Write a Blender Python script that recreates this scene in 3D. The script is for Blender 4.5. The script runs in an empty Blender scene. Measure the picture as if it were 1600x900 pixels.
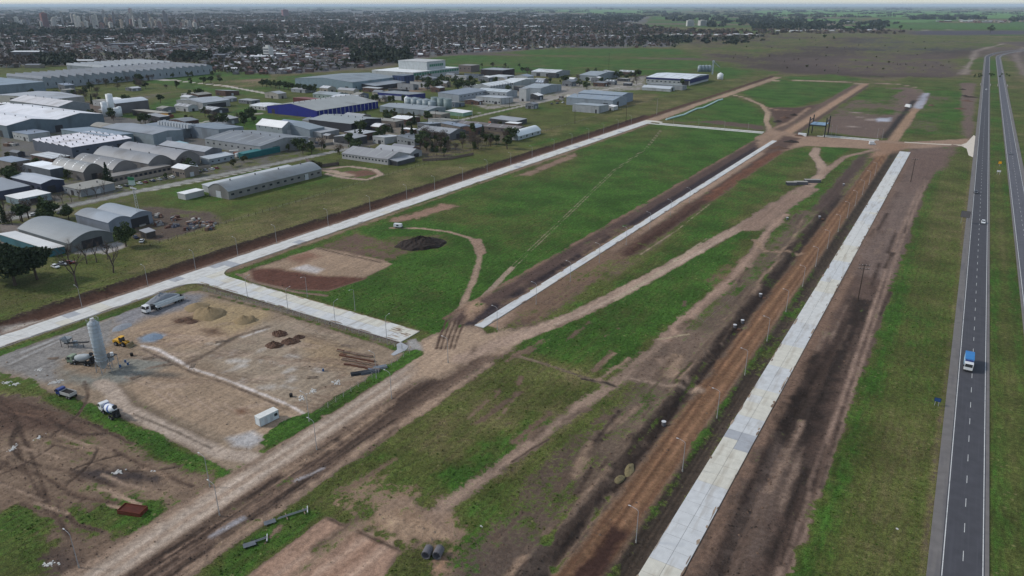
import bpy, math, random
import numpy as np
from mathutils import Vector, Matrix, Euler

# ------------------------------------------------------------------ camera, sky, sun, exposure
R2 = math.radians
scene = bpy.context.scene
COL = scene.collection
CAM_H, FPX, HORIZ, VPX = 110.0, 1120.0, 8.0, 1547.0       # metres up; focal length, horizon row and street vanishing column on a 1600 px wide picture
TH = math.atan((450 - HORIZ) / FPX)
PH = math.atan((VPX - 800) * math.cos(TH) / FPX)
cam_d = bpy.data.cameras.new('camera'); cam = bpy.data.objects.new('camera', cam_d); COL.objects.link(cam)
cam.location = (0, 0, CAM_H); cam.rotation_euler = (math.pi/2 - TH, 0, PH)
cam_d.sensor_width = 36; cam_d.lens = FPX / 1600 * 36; cam_d.clip_start = 1; cam_d.clip_end = 300000
scene.camera = cam
RIGHT = Vector((math.cos(PH), math.sin(PH), 0)); FWD = Vector((-math.sin(PH), math.cos(PH), 0))
SUN_EL = R2(36)
sun_h = (-RIGHT * 0.97 + FWD * 0.10).normalized()          # horizontal direction towards the sun: from the left
sun_dir = Vector((sun_h.x*math.cos(SUN_EL), sun_h.y*math.cos(SUN_EL), math.sin(SUN_EL)))
sd = bpy.data.lights.new('sun', 'SUN'); sd.energy = 2.9; sd.angle = R2(6.0); sd.color = (1.0, 0.94, 0.86)
so = bpy.data.objects.new('sun', sd); COL.objects.link(so); so.rotation_euler = sun_dir.to_track_quat('Z', 'Y').to_euler(); so.location = (0, 0, 300)
w = bpy.data.worlds.new('World'); scene.world = w; w.use_nodes = True
nt = w.node_tree; nt.nodes.clear()
sky = nt.nodes.new('ShaderNodeTexSky'); sky.sky_type = 'NISHITA'; sky.sun_disc = False
sky.sun_elevation = SUN_EL; sky.sun_rotation = math.atan2(sun_h.x, sun_h.y)
sky.air_density = 1.0; sky.dust_density = 0.4; sky.ozone_density = 1.5; sky.altitude = 100
bg = nt.nodes.new('ShaderNodeBackground'); bg.inputs['Strength'].default_value = 0.15
wo = nt.nodes.new('ShaderNodeOutputWorld')
# thin broken cloud over the whole sky
tc = nt.nodes.new('ShaderNodeTexCoord'); cn_ = nt.nodes.new('ShaderNodeTexNoise'); cn_.inputs['Scale'].default_value = 3.0; cn_.inputs['Detail'].default_value = 6
nt.links.new(tc.outputs['Generated'], cn_.inputs['Vector'])
cr_ = nt.nodes.new('ShaderNodeMapRange'); cr_.inputs[1].default_value = 0.3; cr_.inputs[2].default_value = 0.7; cr_.inputs[3].default_value = 0.25; cr_.inputs[4].default_value = 0.6
nt.links.new(cn_.outputs[0], cr_.inputs[0])
cm = nt.nodes.new('ShaderNodeMix'); cm.data_type = 'RGBA'; cm.inputs[7].default_value = (5.3, 5.75, 6.1, 1)
nt.links.new(cr_.outputs[0], cm.inputs[0]); nt.links.new(sky.outputs[0], cm.inputs[6])
nt.links.new(cm.outputs[2], bg.inputs[0]); nt.links.new(bg.outputs[0], wo.inputs[0])
scene.view_settings.view_transform = 'Standard'; scene.view_settings.look = 'None'
scene.view_settings.exposure = -0.1; scene.view_settings.gamma = 1.0
scene.view_settings.use_curve_mapping = False
scene.cycles.max_bounces = 4; scene.cycles.volume_bounces = 0; scene.cycles.caustics_reflective = False; scene.cycles.caustics_refractive = False

# ------------------------------------------------------------------ helpers
rnd = random.Random(7)
_f = Vector((-math.sin(PH)*math.cos(TH), math.cos(PH)*math.cos(TH), -math.sin(TH))); _u = RIGHT.cross(_f)
def G(px, py, z=0.0):
    """ground point surveyed from a position on the photograph (1600 x 900)"""
    d = _f*FPX + RIGHT*(px-800) - _u*(py-450)
    t = (z-CAM_H)/d.z
    return (d.x*t, d.y*t)
def C(r, g, b):
    return tuple(((c/255+0.055)/1.055)**2.4 if c > 10 else c/255/12.92 for c in (r, g, b))

MATS = {}
def mat(name, rgb, rough=0.85, var=0.18, scale=0.6, bump=0.0, stripes=None, metallic=0.0, spec=0.3, stain=None, emit=None):
    """rgb = photo-like sRGB of the material; procedural mottling, optional corrugation and stains"""
    if name in MATS: return MATS[name]
    m = bpy.data.materials.new(name); m.use_nodes = True; n = m.node_tree.nodes; l = m.node_tree.links
    p = n['Principled BSDF']; p.inputs['Roughness'].default_value = rough; p.inputs['Metallic'].default_value = metallic
    p.inputs['Specular IOR Level'].default_value = spec
    c = C(*rgb)
    geo = n.new('ShaderNodeNewGeometry')
    no = n.new('ShaderNodeTexNoise'); no.inputs['Scale'].default_value = scale; no.inputs['Detail'].default_value = 5
    l.new(geo.outputs['Position'], no.inputs['Vector'])
    mr = n.new('ShaderNodeMapRange'); mr.inputs[1].default_value = 0.25; mr.inputs[2].default_value = 0.75
    mr.inputs[3].default_value = 1-var; mr.inputs[4].default_value = 1+var
    l.new(no.outputs[0], mr.inputs[0])
    mx = n.new('ShaderNodeMix'); mx.data_type = 'RGBA'; mx.blend_type = 'MULTIPLY'; mx.inputs[0].default_value = 1
    mx.inputs[6].default_value = (*c, 1); l.new(mr.outputs[0], mx.inputs[7])
    out = mx.outputs[2]
    if stain:
        ns = n.new('ShaderNodeTexNoise'); ns.inputs['Scale'].default_value = stain[1]; ns.inputs['Detail'].default_value = 6
        mp = n.new('ShaderNodeMapping'); mp.inputs['Scale'].default_value = stain[4] if len(stain) > 4 else (1, 1, 1)
        l.new(geo.outputs['Position'], mp.inputs[0]); l.new(mp.outputs[0], ns.inputs['Vector'])
        r2 = n.new('ShaderNodeMapRange'); r2.inputs[1].default_value = stain[2]; r2.inputs[2].default_value = stain[2]+0.15
        r2.inputs[4].default_value = stain[3]
        l.new(ns.outputs[0], r2.inputs[0])
        m2 = n.new('ShaderNodeMix'); m2.data_type = 'RGBA'; l.new(r2.outputs[0], m2.inputs[0]); l.new(out, m2.inputs[6])
        m2.inputs[7].default_value = (*C(*stain[0]), 1); out = m2.outputs[2]
    if stripes:
        ax, per, dep = stripes
        sx = n.new('ShaderNodeSeparateXYZ'); l.new(geo.outputs['Position'], sx.inputs[0])
        mu = n.new('ShaderNodeMath'); mu.operation = 'MULTIPLY'; mu.inputs[1].default_value = 2*math.pi/per; l.new(sx.outputs[ax], mu.inputs[0])
        si = n.new('ShaderNodeMath'); si.operation = 'SINE'; l.new(mu.outputs[0], si.inputs[0])
        bp = n.new('ShaderNodeBump'); bp.inputs['Strength'].default_value = 0.6; bp.inputs['Distance'].default_value = dep
        l.new(si.outputs[0], bp.inputs['Height']); l.new(bp.outputs[0], p.inputs['Normal'])
    elif bump:
        bp = n.new('ShaderNodeBump'); bp.inputs['Strength'].default_value = 0.7; bp.inputs['Distance'].default_value = bump
        nb = n.new('ShaderNodeTexNoise'); nb.inputs['Scale'].default_value = scale*3; nb.inputs['Detail'].default_value = 6
        l.new(geo.outputs['Position'], nb.inputs['Vector']); l.new(nb.outputs[0], bp.inputs['Height']); l.new(bp.outputs[0], p.inputs['Normal'])
    l.new(out, p.inputs['Base Color'])
    MATS[name] = m
    return m

class MB:
    """collects shapes; build() links them as one mesh object"""
    def __init__(s): s.v = []; s.f = []; s.m = []
    def add(s, vs, fs, mi=0):
        o = len(s.v); s.v += [tuple(v) for v in vs]; s.f += [tuple(i+o for i in f) for f in fs]; s.m += [mi]*len(fs); return s
    def box(s, x0, x1, y0, y1, z0, z1, mi=0, taper=0.0):
        t = taper
        return s.add([(x0,y0,z0),(x1,y0,z0),(x1,y1,z0),(x0,y1,z0),(x0+t,y0+t,z1),(x1-t,y0+t,z1),(x1-t,y1-t,z1),(x0+t,y1-t,z1)],
              [(3,2,1,0),(4,5,6,7),(0,1,5,4),(1,2,6,5),(2,3,7,6),(3,0,4,7)], mi)
    def prism(s, prof, axis, a, b, mi=0):
        """profile (2-D, ccw) swept along axis 'x' or 'y' between a and b"""
        n = len(prof)
        if axis == 'x': vs = [(a, p, q) for p, q in prof]+[(b, p, q) for p, q in prof]
        else: vs = [(p, a, q) for p, q in prof]+[(p, b, q) for p, q in prof]
        fs = [tuple(range(n)), tuple(range(2*n-1, n-1, -1))]+[(i, n+i, n+(i+1) % n, (i+1) % n) for i in range(n)]
        if axis == 'x': fs = [f[::-1] for f in fs]
        return s.add(vs, [f[::-1] for f in fs], mi)
    def tube(s, pts, rads, k=6, mi=0, caps=True):
        pts = [Vector(p) for p in pts]; o = len(s.v); fs = []; vs = []
        for i, p in enumerate(pts):
            d = (pts[min(i+1, len(pts)-1)]-pts[max(i-1, 0)]).normalized()
            a = d.cross(Vector((0, 0, 1)) if abs(d.z) < 0.9 else Vector((1, 0, 0))).normalized(); b = d.cross(a)
            r = rads[i] if isinstance(rads, (list, tuple)) else rads
            vs += [p+(a*math.cos(2*math.pi*j/k)+b*math.sin(2*math.pi*j/k))*r for j in range(k)]
        for i in range(len(pts)-1):
            for j in range(k):
                fs.append((i*k+j, i*k+(j+1) % k, (i+1)*k+(j+1) % k, (i+1)*k+j))
        if caps: fs += [tuple(range(k))[::-1], tuple(range((len(pts)-1)*k, len(pts)*k))]
        return s.add(vs, fs, mi)
    def mesh(s, name, mats, smooth=False):
        me = bpy.data.meshes.new(name); me.from_pydata([tuple(v) for v in s.v], [], s.f)
        for m in (mats if isinstance(mats, (list, tuple)) else [mats]): me.materials.append(m)
        me.polygons.foreach_set('material_index', s.m)
        if smooth: me.polygons.foreach_set('use_smooth', [True]*len(s.f))
        me.update(); return me
    def build(s, name, mats, parent=None, smooth=False):
        return ob(name, s.mesh(name, mats, smooth), parent)
def ob(name, data, parent=None, loc=None, rz=0):
    o = bpy.data.objects.new(name, data); COL.objects.link(o)
    if parent is not None: o.parent = parent
    if loc is not None: o.location = loc
    if rz: o.rotation_euler = (0, 0, rz)
    return o
def tag(o, label=None, cat=None, group=None, kind=None):
    if label: o['label'] = label
    if cat: o['category'] = cat
    if group: o['group'] = group
    if kind: o['kind'] = kind
    return o
def thing(name, label, cat, loc=(0, 0, 0), rz=0, group=None):
    return tag(ob(name, None, None, loc, rz), label, cat, group)
def kids(o): return [c for c in bpy.data.objects if c.parent == o]
TREE = {}
def copy_tree(root, loc, rz=0, label=None, scale=None):
    c = root.copy(); COL.objects.link(c); c.location = loc; c.rotation_euler = (0, 0, rz)
    if label: c['label'] = label
    if scale: c.scale = scale
    if root not in TREE: TREE[root] = [(k, kids(k)) for k in kids(root)]
    for k, ks in TREE[root]:
        d = k.copy(); COL.objects.link(d); d.parent = c
        for q in ks:
            e = q.copy(); COL.objects.link(e); e.parent = d
    return c
ORD = ['first','second','third','fourth','fifth','sixth','seventh','eighth','ninth','tenth','eleventh','twelfth','thirteenth','fourteenth','fifteenth','sixteenth','seventeenth','eighteenth','nineteenth','twentieth','twenty-first','twenty-second','twenty-third','twenty-fourth','twenty-fifth','twenty-sixth','twenty-seventh','twenty-eighth','twenty-ninth','thirtieth']

# numpy value noise
def _h(ix, iy, s):
    n = (ix*374761393 + iy*668265263 + s*974711) & 0x7fffffff
    n = ((n ^ (n >> 13))*1274126177) & 0x7fffffff
    return ((n ^ (n >> 16)) & 0xffff)/65535.0
def vn(x, y, s=0):
    ix = np.floor(x).astype(np.int64); iy = np.floor(y).astype(np.int64); fx = x-ix; fy = y-iy
    fx = fx*fx*(3-2*fx); fy = fy*fy*(3-2*fy)
    return (_h(ix, iy, s)*(1-fx)+_h(ix+1, iy, s)*fx)*(1-fy)+(_h(ix, iy+1, s)*(1-fx)+_h(ix+1, iy+1, s)*fx)*fy
def fbm(x, y, s=0, o=4):
    t = 0; a = 0.5; q = 0
    for i in range(o):
        t = t+a*vn(x, y, s+i*17); q += a; a *= 0.55; x = x*2.03+13.7; y = y*2.03-7.1
    return t/q

# ------------------------------------------------------------------ ground: one sheet out to the horizon, soil / vegetation laid out on the site's own axes
ang = np.concatenate([np.arange(-44, 44.001, 0.125), np.arange(49, 316, 5)])
ang = np.radians(ang)+PH
dep = np.concatenate([np.array([80., 72, 64, 58]), np.arange(54, 4, -0.075), np.arange(4, 0.9, -0.045), np.geomspace(0.9, 0.06, 46)])
rr = CAM_H/np.tan(np.radians(dep))
NA, NR = len(ang), len(rr)
RR, AA = np.meshgrid(rr, ang, indexing='ij')
X = (-np.sin(AA)*RR).ravel(); Y = (np.cos(AA)*RR).ravel(); DIST = RR.ravel()
N = X.size
soil = np.tile(np.array(C(104, 90, 80)), (N, 1)); veg = np.full(N, 0.85); tone = np.full(N, 0.35); HT = np.zeros(N); CLS = np.zeros(N, np.int8)
NZ1 = fbm(X/9, Y/9, 1, 4)-0.5; NZ2 = fbm(X/2.3, Y/2.3, 5, 3)-0.5; NZ3 = fbm(X/45, Y/45, 9, 4)-0.5
def W(pts): return np.array([G(*p) for p in pts])
def sel(pts, pad):
    lo = pts.min(0)-pad; hi = pts.max(0)+pad
    return np.nonzero((X > lo[0]) & (X < hi[0]) & (Y > lo[1]) & (Y < hi[1]))[0]
def m_poly(pts, soft=1.5, rag=3.0):
    """soft-edged mask of a polygon given in ground metres; rag = how ragged its edge is"""
    ii = sel(pts, soft+rag); x = X[ii]; y = Y[ii]; n = len(pts)
    dmin = np.full(len(ii), 1e9); ins = np.zeros(len(ii), bool)
    for k in range(n):
        ax, ay = pts[k]; bx, by = pts[(k+1) % n]; dx = bx-ax; dy = by-ay
        t = np.clip(((x-ax)*dx+(y-ay)*dy)/(dx*dx+dy*dy+1e-9), 0, 1)
        dmin = np.minimum(dmin, np.hypot(x-ax-t*dx, y-ay-t*dy))
        c = ((ay > y) != (by > y)) & (x < (bx-ax)*(y-ay)/(by-ay+1e-12)+ax)
        ins ^= c
    s = np.where(ins, dmin, -dmin)+rag*(NZ1[ii]*2.4+NZ2[ii]*1.5)
    return ii, np.clip(s/(soft*1.5)*0.5+0.5, 0, 1)
def m_line(pts, width, soft=0.8, rag=0.8):
    ii = sel(pts, width+soft+rag+1); x = X[ii]; y = Y[ii]; dmin = np.full(len(ii), 1e9)
    for k in range(len(pts)-1):
        ax, ay = pts[k]; bx, by = pts[k+1]; dx = bx-ax; dy = by-ay
        t = np.clip(((x-ax)*dx+(y-ay)*dy)/(dx*dx+dy*dy+1e-9), 0, 1)
        dmin = np.minimum(dmin, np.hypot(x-ax-t*dx, y-ay-t*dy))
    s = width/2-dmin+rag*(NZ1[ii]*1.8+NZ2[ii]*1.3)
    return ii, np.clip(s/soft*0.5+0.5, 0, 1)
def paint(mk, so=None, vg=None, tn=None, h=None, cls=None, a=1.0):
    ii, m = mk; m = m*a
    if so is not None: soil[ii] = soil[ii]*(1-m[:, None])+np.array(C(*so))*m[:, None]
    if vg is not None: veg[ii] = veg[ii]*(1-m)+vg*m
    if tn is not None: tone[ii] = tone[ii]*(1-m)+tn*m
    if h is not None: HT[ii] += h*m
    if cls is not None: CLS[ii[m > 0.5]] = cls
def PP(px, soft=1.5, rag=3.0, **k): paint(m_poly(W(px), soft, rag), **k)
def PR(x0, x1, y0, y1, soft=0.8, rag=1.2, **k): paint(m_poly(np.array([(x0,y0),(x1,y0),(x1,y1),(x0,y1)], float), soft, rag), **k)
def PL(px, width, soft=0.8, rag=0.8, **k): paint(m_line(W(px), width, soft, rag), **k)
def WL(pts, width, soft=0.8, rag=0.8, **k): paint(m_line(np.array(pts, float), width, soft, rag), **k)
TAN=(150,130,112); PALE=(166,152,138); BROWN=(98,80,68); DARK=(52,44,40); RED=(80,58,48); ORANGE=(114,87,66); GREY=(128,124,120); PINK=(150,128,108)
CL = {'dirt_road': 1, 'dirt_track': 2, 'work_yard': 3, 'drainage_ditch': 4, 'building_pad': 5, 'street': 6}

# --- far country: a patchwork of fields
cx = np.floor((X*0.93+Y*0.37)/620+NZ3*0.1).astype(np.int64); cy = np.floor((Y*0.93-X*0.37)/470).astype(np.int64)
far = np.clip((DIST-1500)/500, 0, 1); h1 = _h(cx, cy, 3); h2 = _h(cx, cy, 8)
tone = tone*(1-far)+far*(0.05+1.5*h1**1.3); veg = veg*(1-far)+far*np.where(h2 < 0.3, 0.35, 0.95)
PP([(-60,12),(-60,106),(120,104),(305,104),(330,120),(420,118),(520,112),(600,104),(640,92),(760,82),(880,76),(1060,75),(1068,67),(1000,57),(1090,51),(1000,40),(1020,27),(800,18),(400,12)], 30, 25, so=(96,94,96), vg=0.33, tn=0.1)
PP([(620,112),(640,95),(760,83),(900,77),(1062,76),(1200,100),(1215,112),(1130,112),(1000,118),(800,112),(700,110)], 12, 12, vg=0.95, tn=0.85)
PL([(690,84),(800,86),(960,89),(1200,97)], 60, 30, 25, so=(88,76,74), vg=0.4, tn=0.1)
PL([(700,93),(820,97),(1000,102),(1200,106)], 26, 8, 8, so=(60,56,52), vg=0.75, tn=0.75)
PL([(690,100),(820,103),(1000,108),(1190,112)], 10, 5, 5, so=(50,48,48), vg=0.5, tn=0.2)
PP([(1062,75),(1075,64),(1000,57),(1250,50),(1400,46),(1535,58),(1530,72),(1512,122),(1420,122),(1330,120),(1225,114),(1120,97)], 25, 30, so=(76,65,58), vg=0.42, tn=0.15)
PP([(1080,75),(1240,62),(1300,66),(1190,90)], 40, 40, vg=0.66, tn=0.35)
PP([(1205,90),(1380,86),(1490,84),(1500,119),(1400,119),(1250,113)], 15, 20, so=(82,70,65), vg=0.2, tn=0.05)
PP([(1340,60),(1500,62),(1520,78),(1400,84),(1330,76)], 30, 40, so=(70,66,66), vg=0.55, tn=0.25)
PP([(1430,48),(1600,47),(1640,53),(1500,55),(1430,54)], 30, 20, so=(74,68,78), vg=0.08)
PP([(1400,56),(1650,55),(1650,64),(1540,66),(1420,62)], 30, 20, vg=0.9, tn=0.3)
PP([(1180,17),(1300,15),(1470,18),(1650,20),(1650,29),(1400,28),(1190,25)], 60, 30, vg=1.0, tn=2.0)
PP([(1340,36),(1650,38),(1650,46),(1480,45),(1350,42)], 40, 30, vg=0.9, tn=1.3)
PP([(840,16),(960,15),(1060,18),(960,22)], 80, 60, vg=1.0, tn=1.8)
PP([(1190,29),(1330,29),(1330,33),(1200,33)], 60, 40, vg=1.0, tn=1.6)
PP([(1380,31),(1470,32),(1460,35),(1380,34)], 50, 30, vg=1.0, tn=1.6)
PP([(1555,66),(1650,62),(1700,120),(1620,130),(1580,120)], 15, 15, so=(92,80,76), vg=0.45, tn=0.1)
PL([(1505,116),(1520,92),(1525,80),(1545,74),(1570,68)], 12, 6, 5, so=(130,118,108), vg=0.1)
PL([(1602,118),(1590,95),(1586,85),(1600,74)], 10, 6, 5, so=(120,108,100), vg=0.2)
PL([(1345,119),(1420,120),(1512,123)], 8, 4, 4, so=(50,46,44), vg=0.6, tn=0.5)
PL([(1430,47),(1490,46)], 30, 15, 8, so=(150,140,130), vg=0.1)

# --- old industrial estate
PR(-900, -338, 90, 1000, 25, 25, so=(104,97,88), vg=0.74, tn=0.5)
for pl, vg_, tn_ in [([(215,312),(430,256),(515,262),(330,318),(250,348)], .95, .72), ([(0,372),(120,338),(190,318),(210,326),(130,352),(20,380)], .8, .7),
        ([(345,196),(410,178),(500,190),(420,204)], 1, .85), ([(165,186),(215,175),(212,192),(175,197)], 1, .95), ([(240,160),(290,150),(290,172),(262,176),(235,176)], 1, .85),
        ([(225,128),(300,104),(420,116),(430,128),(420,152),(300,140)], .97, .8), ([(430,120),(490,116),(490,132),(430,140)], .95, .75),
        ([(345,178),(405,165),(412,176),(350,190)], .95, .8), ([(250,192),(340,190),(330,200),(300,205)], .9, .6),
        ([(690,175),(760,168),(830,162),(760,188),(700,192)], .95, .65), ([(800,180),(890,162),(900,180),(960,184),(880,200),(800,200)], .95, .4),
        ([(560,245),(640,232),(700,210),(720,215),(640,245)], .9, .6), ([(840,215),(930,190),(960,182),(900,205),(850,222)], .98, .85),
        ([(950,148),(1030,146),(1010,164),(955,168)], .9, .0), ([(1045,132),(1110,122),(1115,130),(1040,145)], .95, .6), ([(1120,110),(1220,112),(1200,118),(1130,124)], .95, .8)]:
    PP(pl, 2, 4, vg=vg_, tn=tn_)
PP([(290,140),(120,160),(60,170),(100,178),(170,185),(200,165)], 6, 10, so=(96,84,76), vg=0.35, tn=0.2)
PP([(305,128),(420,122),(430,135),(330,137)], 8, 8, so=(130,108,92), vg=0.5, tn=0.2)
PP([(0,300),(110,280),(190,262),(300,238),(480,228),(480,248),(330,280),(190,308),(0,350)], 2, 3, so=(100,96,92), vg=0.5, tn=0.35)
PP([(0,190),(150,180),(330,195),(330,230),(200,262),(0,280)], 2, 3, so=(100,97,94), vg=0.3, tn=0.35)
PP([(440,205),(640,190),(640,215),(540,235),(450,228)], 2, 4, so=(122,114,104), vg=0.4, tn=0.3)
PP([(590,135),(650,125),(700,132),(650,145),(600,160)], 3, 5, so=(130,112,98), vg=0.4, tn=0.3)
PP([(700,150),(900,130),(1010,118),(1010,140),(900,146),(850,160),(760,172)], 2, 4, so=(140,134,128), vg=0.35, tn=0.3)
PP([(195,330),(235,322),(335,332),(345,350),(250,378),(205,372)], 2, 3, so=(88,76,68), vg=0.32, tn=0.2)
PP([(70,404),(110,396),(185,376),(200,384),(160,402),(90,416)], 1, 1.5, so=(150,146,142), vg=0.1, tn=0.2)
PP([(0,352),(35,348),(40,372),(0,385)], 1, 2, so=(120,112,106), vg=0.1)
PP([(640,215),(700,200),(800,208),(830,222),(720,250),(660,248)], 2, 4, so=(80,72,66), vg=0.5, tn=0.15)
PL([(505,264),(545,260),(585,265),(596,273),(575,281),(540,278),(510,272)], 4.5, 1, 1, so=(160,140,124), vg=0.05)
PP([(535,268),(575,265),(590,272),(555,277)], 1, 1.5, so=(104,76,64), vg=0.2)
PL([(505,264),(520,268),(545,274)], 7, 1.5, 2, so=(158,138,120), vg=0.05)
STREET = [(-20,349),(100,323.5),(200,302),(330,276),(480,246),(545,232)]
PL(STREET, 7.5, 0.6, 0.4, so=(138,137,132), vg=0.0, cls=6)
PL([(720,187.5),(770,176),(840,160.5),(900,147),(1000,131)], 6.5, 0.8, 0.5, so=(150,146,138), vg=0.0, cls=6)
PL([(756,177),(700,172)], 3, 0.8, 0.5, so=(150,146,138), vg=0.1, cls=6)
PL([(232,124),(262,124.5),(300,129),(350,134),(405,144),(440,150)], 9, 2, 1, so=(176,170,160), vg=0.0, cls=6)
PL([(228,124),(265,125)], 24, 4, 3, so=(172,166,158), vg=0.0)
PL([(288,196),(340,187),(410,176.5)], 6, 1, 1, so=(160,156,146), vg=0.05, cls=6)
PL([(220,180),(262,190)], 5, 1, 1, so=(170,160,146), vg=0.05, cls=6)
PL([(235,298),(330,280),(420,262)], 2.2, 0.6, 0.4, so=(165,162,155), vg=0.1)
PL([(180,160),(250,148),(290,146)], 10, 4, 4, so=(100,98,98), vg=0.3)
# --- grass strip between the old estate and the ditch
PP([(-60,480),(-60,420),(60,400),(190,395),(340,352),(500,306),(700,247),(850,206),(1000,162),(1130,126),(1225,116),(1010,186),(800,250),(400,378),(200,440),(0,498)], 2, 3, so=(84,74,62), vg=0.96, tn=0.38)
PP([(820,230),(900,200),(960,185),(985,183),(900,215)], 4, 6, tn=0.7)
PL([(235,384),(340,350),(500,305),(700,245.5),(850,205),(1000,162),(1130,126)], 3.2, 1.2, 1.5, so=(56,52,44), vg=0.7, tn=0.35)
PL([(0,480),(200,428),(420,362),(600,305),(800,243)], 3, 2, 2, so=(62,56,48), vg=0.7, tn=0.25)
# --- ditch with reddish banks
PR(-293, -279.5, 40, 745, 1, 1.2, so=RED, vg=0.02, cls=4)
PR(-294.2, -291.6, 40, 745, 1, 1.6, so=(50,42,36), vg=0.35, tn=0.2)  # dark weedy rim, with the bank's shadow line put into the soil colour
PR(-288, -280, 745, 1280, 1, 1, so=RED, vg=0.05, cls=4)
PR(-281, -277.2, 40, 700, 0.8, 1.0, so=(112,92,80), vg=0.06)
for a, b in [((0,512),(52,498)), ((52,498),(64,502))]:
    pass
PP([(0,506),(50,494),(66,501),(0,522)], 0.8, 0.5, so=(150,142,134), vg=0.0)
# --- perimeter road bed and its unfinished continuation
PR(-278, -266.8, 40, 704, 0.6, 0.4, so=(150,140,130), vg=0.0)
PR(-278, -266, 700, 1275, 1.2, 1.6, so=PINK, vg=0.0, cls=1)
# --- big field between perimeter road and middle road
PR(-266.5, -142, 184, 692, 1.5, 2.0, so=(92,82,66), vg=1.0, tn=0.95)
PP([(640,330),(800,270),(1000,205),(1040,205),(900,260),(700,345)], 10, 12, tn=0.6)
PP([(760,345),(860,330),(900,360),(800,400),(740,390)], 14, 16, tn=0.62)
PR(-267, -262.5, 186, 690, 1.5, 2.2, so=(128,108,92), vg=0.3, tn=0.3)
PP([(575,352),(690,318),(720,322),(640,345),(600,356)], 2, 4, so=(140,112,96), vg=0.25, tn=0.3)
PP([(800,276),(900,238),(905,244),(830,275)], 2, 3, so=(134,110,96), vg=0.35, tn=0.3)
PP([(498,385),(560,360),(610,368),(700,366),(708,384),(640,398),(600,412),(540,398)], 2, 4, so=(104,84,74), vg=0.45, tn=0.45)
PP([(560,362),(600,345),(660,352),(640,366),(590,372)], 2, 3, tn=0.95, vg=1)
PP([(378,428),(400,418),(495,387),(540,394),(616,412),(570,434),(512,454),(470,452),(400,440)], 0.8, 0.7, so=PINK, vg=0.0, cls=5)
PP([(392,420),(430,419),(500,430),(578,433),(512,454),(460,452),(395,440)], 1, 1, so=(92,62,52), vg=0.0, h=-0.25)
PP([(455,420),(480,414),(505,420),(495,427)], 1, 1, so=(180,172,168), vg=0.0)
PP([(440,404),(480,394),(500,400),(470,412)], 1.5, 2, so=(128,98,82), vg=0.0)
PL([(496,388),(540,398),(596,410)], 1.0, 0.5, 0.3, so=(60,46,42), vg=0.1)
PL([(370,428),(400,441),(460,456),(510,462)], 2.0, 0.6, 0.6, so=(128,108,94), vg=0.2)
PL([(612,356),(660,357),(700,362),(735,372),(748,384),(750,402),(742,432),(722,478),(705,512)], 3.2, 1.2, 1.0, so=(150,128,110), vg=0.08)
PL([(745,375),(752,395)], 6, 1.5, 1.5, so=(140,116,100), vg=0.1)
for o in (-0.9, 0.9):
    tr = W([(1033,203),(1010,232),(960,266),(880,342),(800,418),(752,468),(715,505)]); tr[:, 0] += o
    paint(m_line(tr, 0.75, 0.5, 0.2), so=(150,138,116), vg=0.15)
paint(m_line(W([(800,418),(752,468),(715,505)]), 2.6, 0.8, 0.6), so=(146,128,112), vg=0.15)
# --- middle road: dark strip on its left, pale shoulder and reddish spoil on its right
PR(-151.5, -138.8, 196, 690, 1.0, 1.6, so=(84,68,62), vg=0.03)
PR(-144, -139, 196, 690, 0.8, 0.8, so=(58,50,52), vg=0.0)
PR(-153.2, -151, 196, 690, 0.8, 1.2, so=(120,96,82), vg=0.2)
PR(-134.9, -129.2, 200, 668, 0.8, 1.0, so=(150,126,108), vg=0.02)
PR(-130, -119, 205, 420, 3, 4, so=(104,84,70), vg=0.28, tn=0.3)
PR(-129, -120, 300, 600, 1.2, 2, so=(74,54,46), vg=0.05)
PR(-126, -118, 420, 650, 2, 3, so=(110,76,60), vg=0.1)
PP([(800,470),(905,405),(960,360),(1010,350),(940,420),(860,480),(800,500)], 3, 5, so=(118,96,80), vg=0.35, tn=0.35)
# --- ground between middle road and the reddish track
PP([(870,500),(960,430),(1060,360),(1180,270),(1255,225),(1265,240),(1200,310),(1100,380),(960,458)], 3, 4, vg=0.9, tn=0.75, so=(112,94,76))
PP([(930,430),(1000,385),(1060,360),(1010,410),(950,445)], 3, 3, vg=0.55, tn=0.3)
PP([(815,545),(870,500),(1000,440),(1110,385),(1160,362),(1120,440),(1050,510),(960,588),(900,580)], 2, 3, vg=0.98, tn=0.9, so=(96,84,66))
PP([(1035,555),(1120,470),(1180,400),(1200,395),(1180,450),(1100,555)], 2, 3, vg=0.96, tn=0.85)
PP([(1185,385),(1215,330),(1270,275),(1340,236),(1355,240),(1280,320),(1240,385)], 2, 3, vg=0.95, tn=0.8)
PP([(1280,228),(1330,232),(1300,255),(1285,252)], 2, 3, vg=0.97, tn=0.9)
PP([(1095,440),(1120,420),(1150,400),(1190,392),(1200,400),(1160,450),(1130,460)], 1.5, 3, vg=0.5, so=(116,94,78))
PP([(780,570),(830,555),(920,595),(900,640),(790,650),(740,640),(700,620)], 3, 4, vg=0.93, tn=0.62, so=(96,80,66))
PP([(560,740),(640,660),(740,600),(800,640),(870,640),(860,690),(760,740),(640,790)], 3, 6, vg=0.82, tn=0.42, so=(112,92,76))
PP([(690,740),(760,690),(850,650),(880,660),(800,730),(720,770)], 2, 4, vg=0.98, tn=0.95)
PP([(720,790),(850,690),(960,600),(1005,600),(960,660),(900,740),(800,830),(700,850)], 2, 5, vg=0.85, tn=0.6, so=(92,76,64))
PP([(840,740),(890,700),(910,720),(850,790),(800,800)], 2, 4, vg=1, tn=0.95)
PP([(700,850),(800,800),(830,820),(800,880),(700,890)], 2, 4, vg=0.8, tn=0.6)
PP([(945,650),(1000,595),(1010,640),(960,680)], 2, 4, vg=0.9, tn=0.75)
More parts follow.
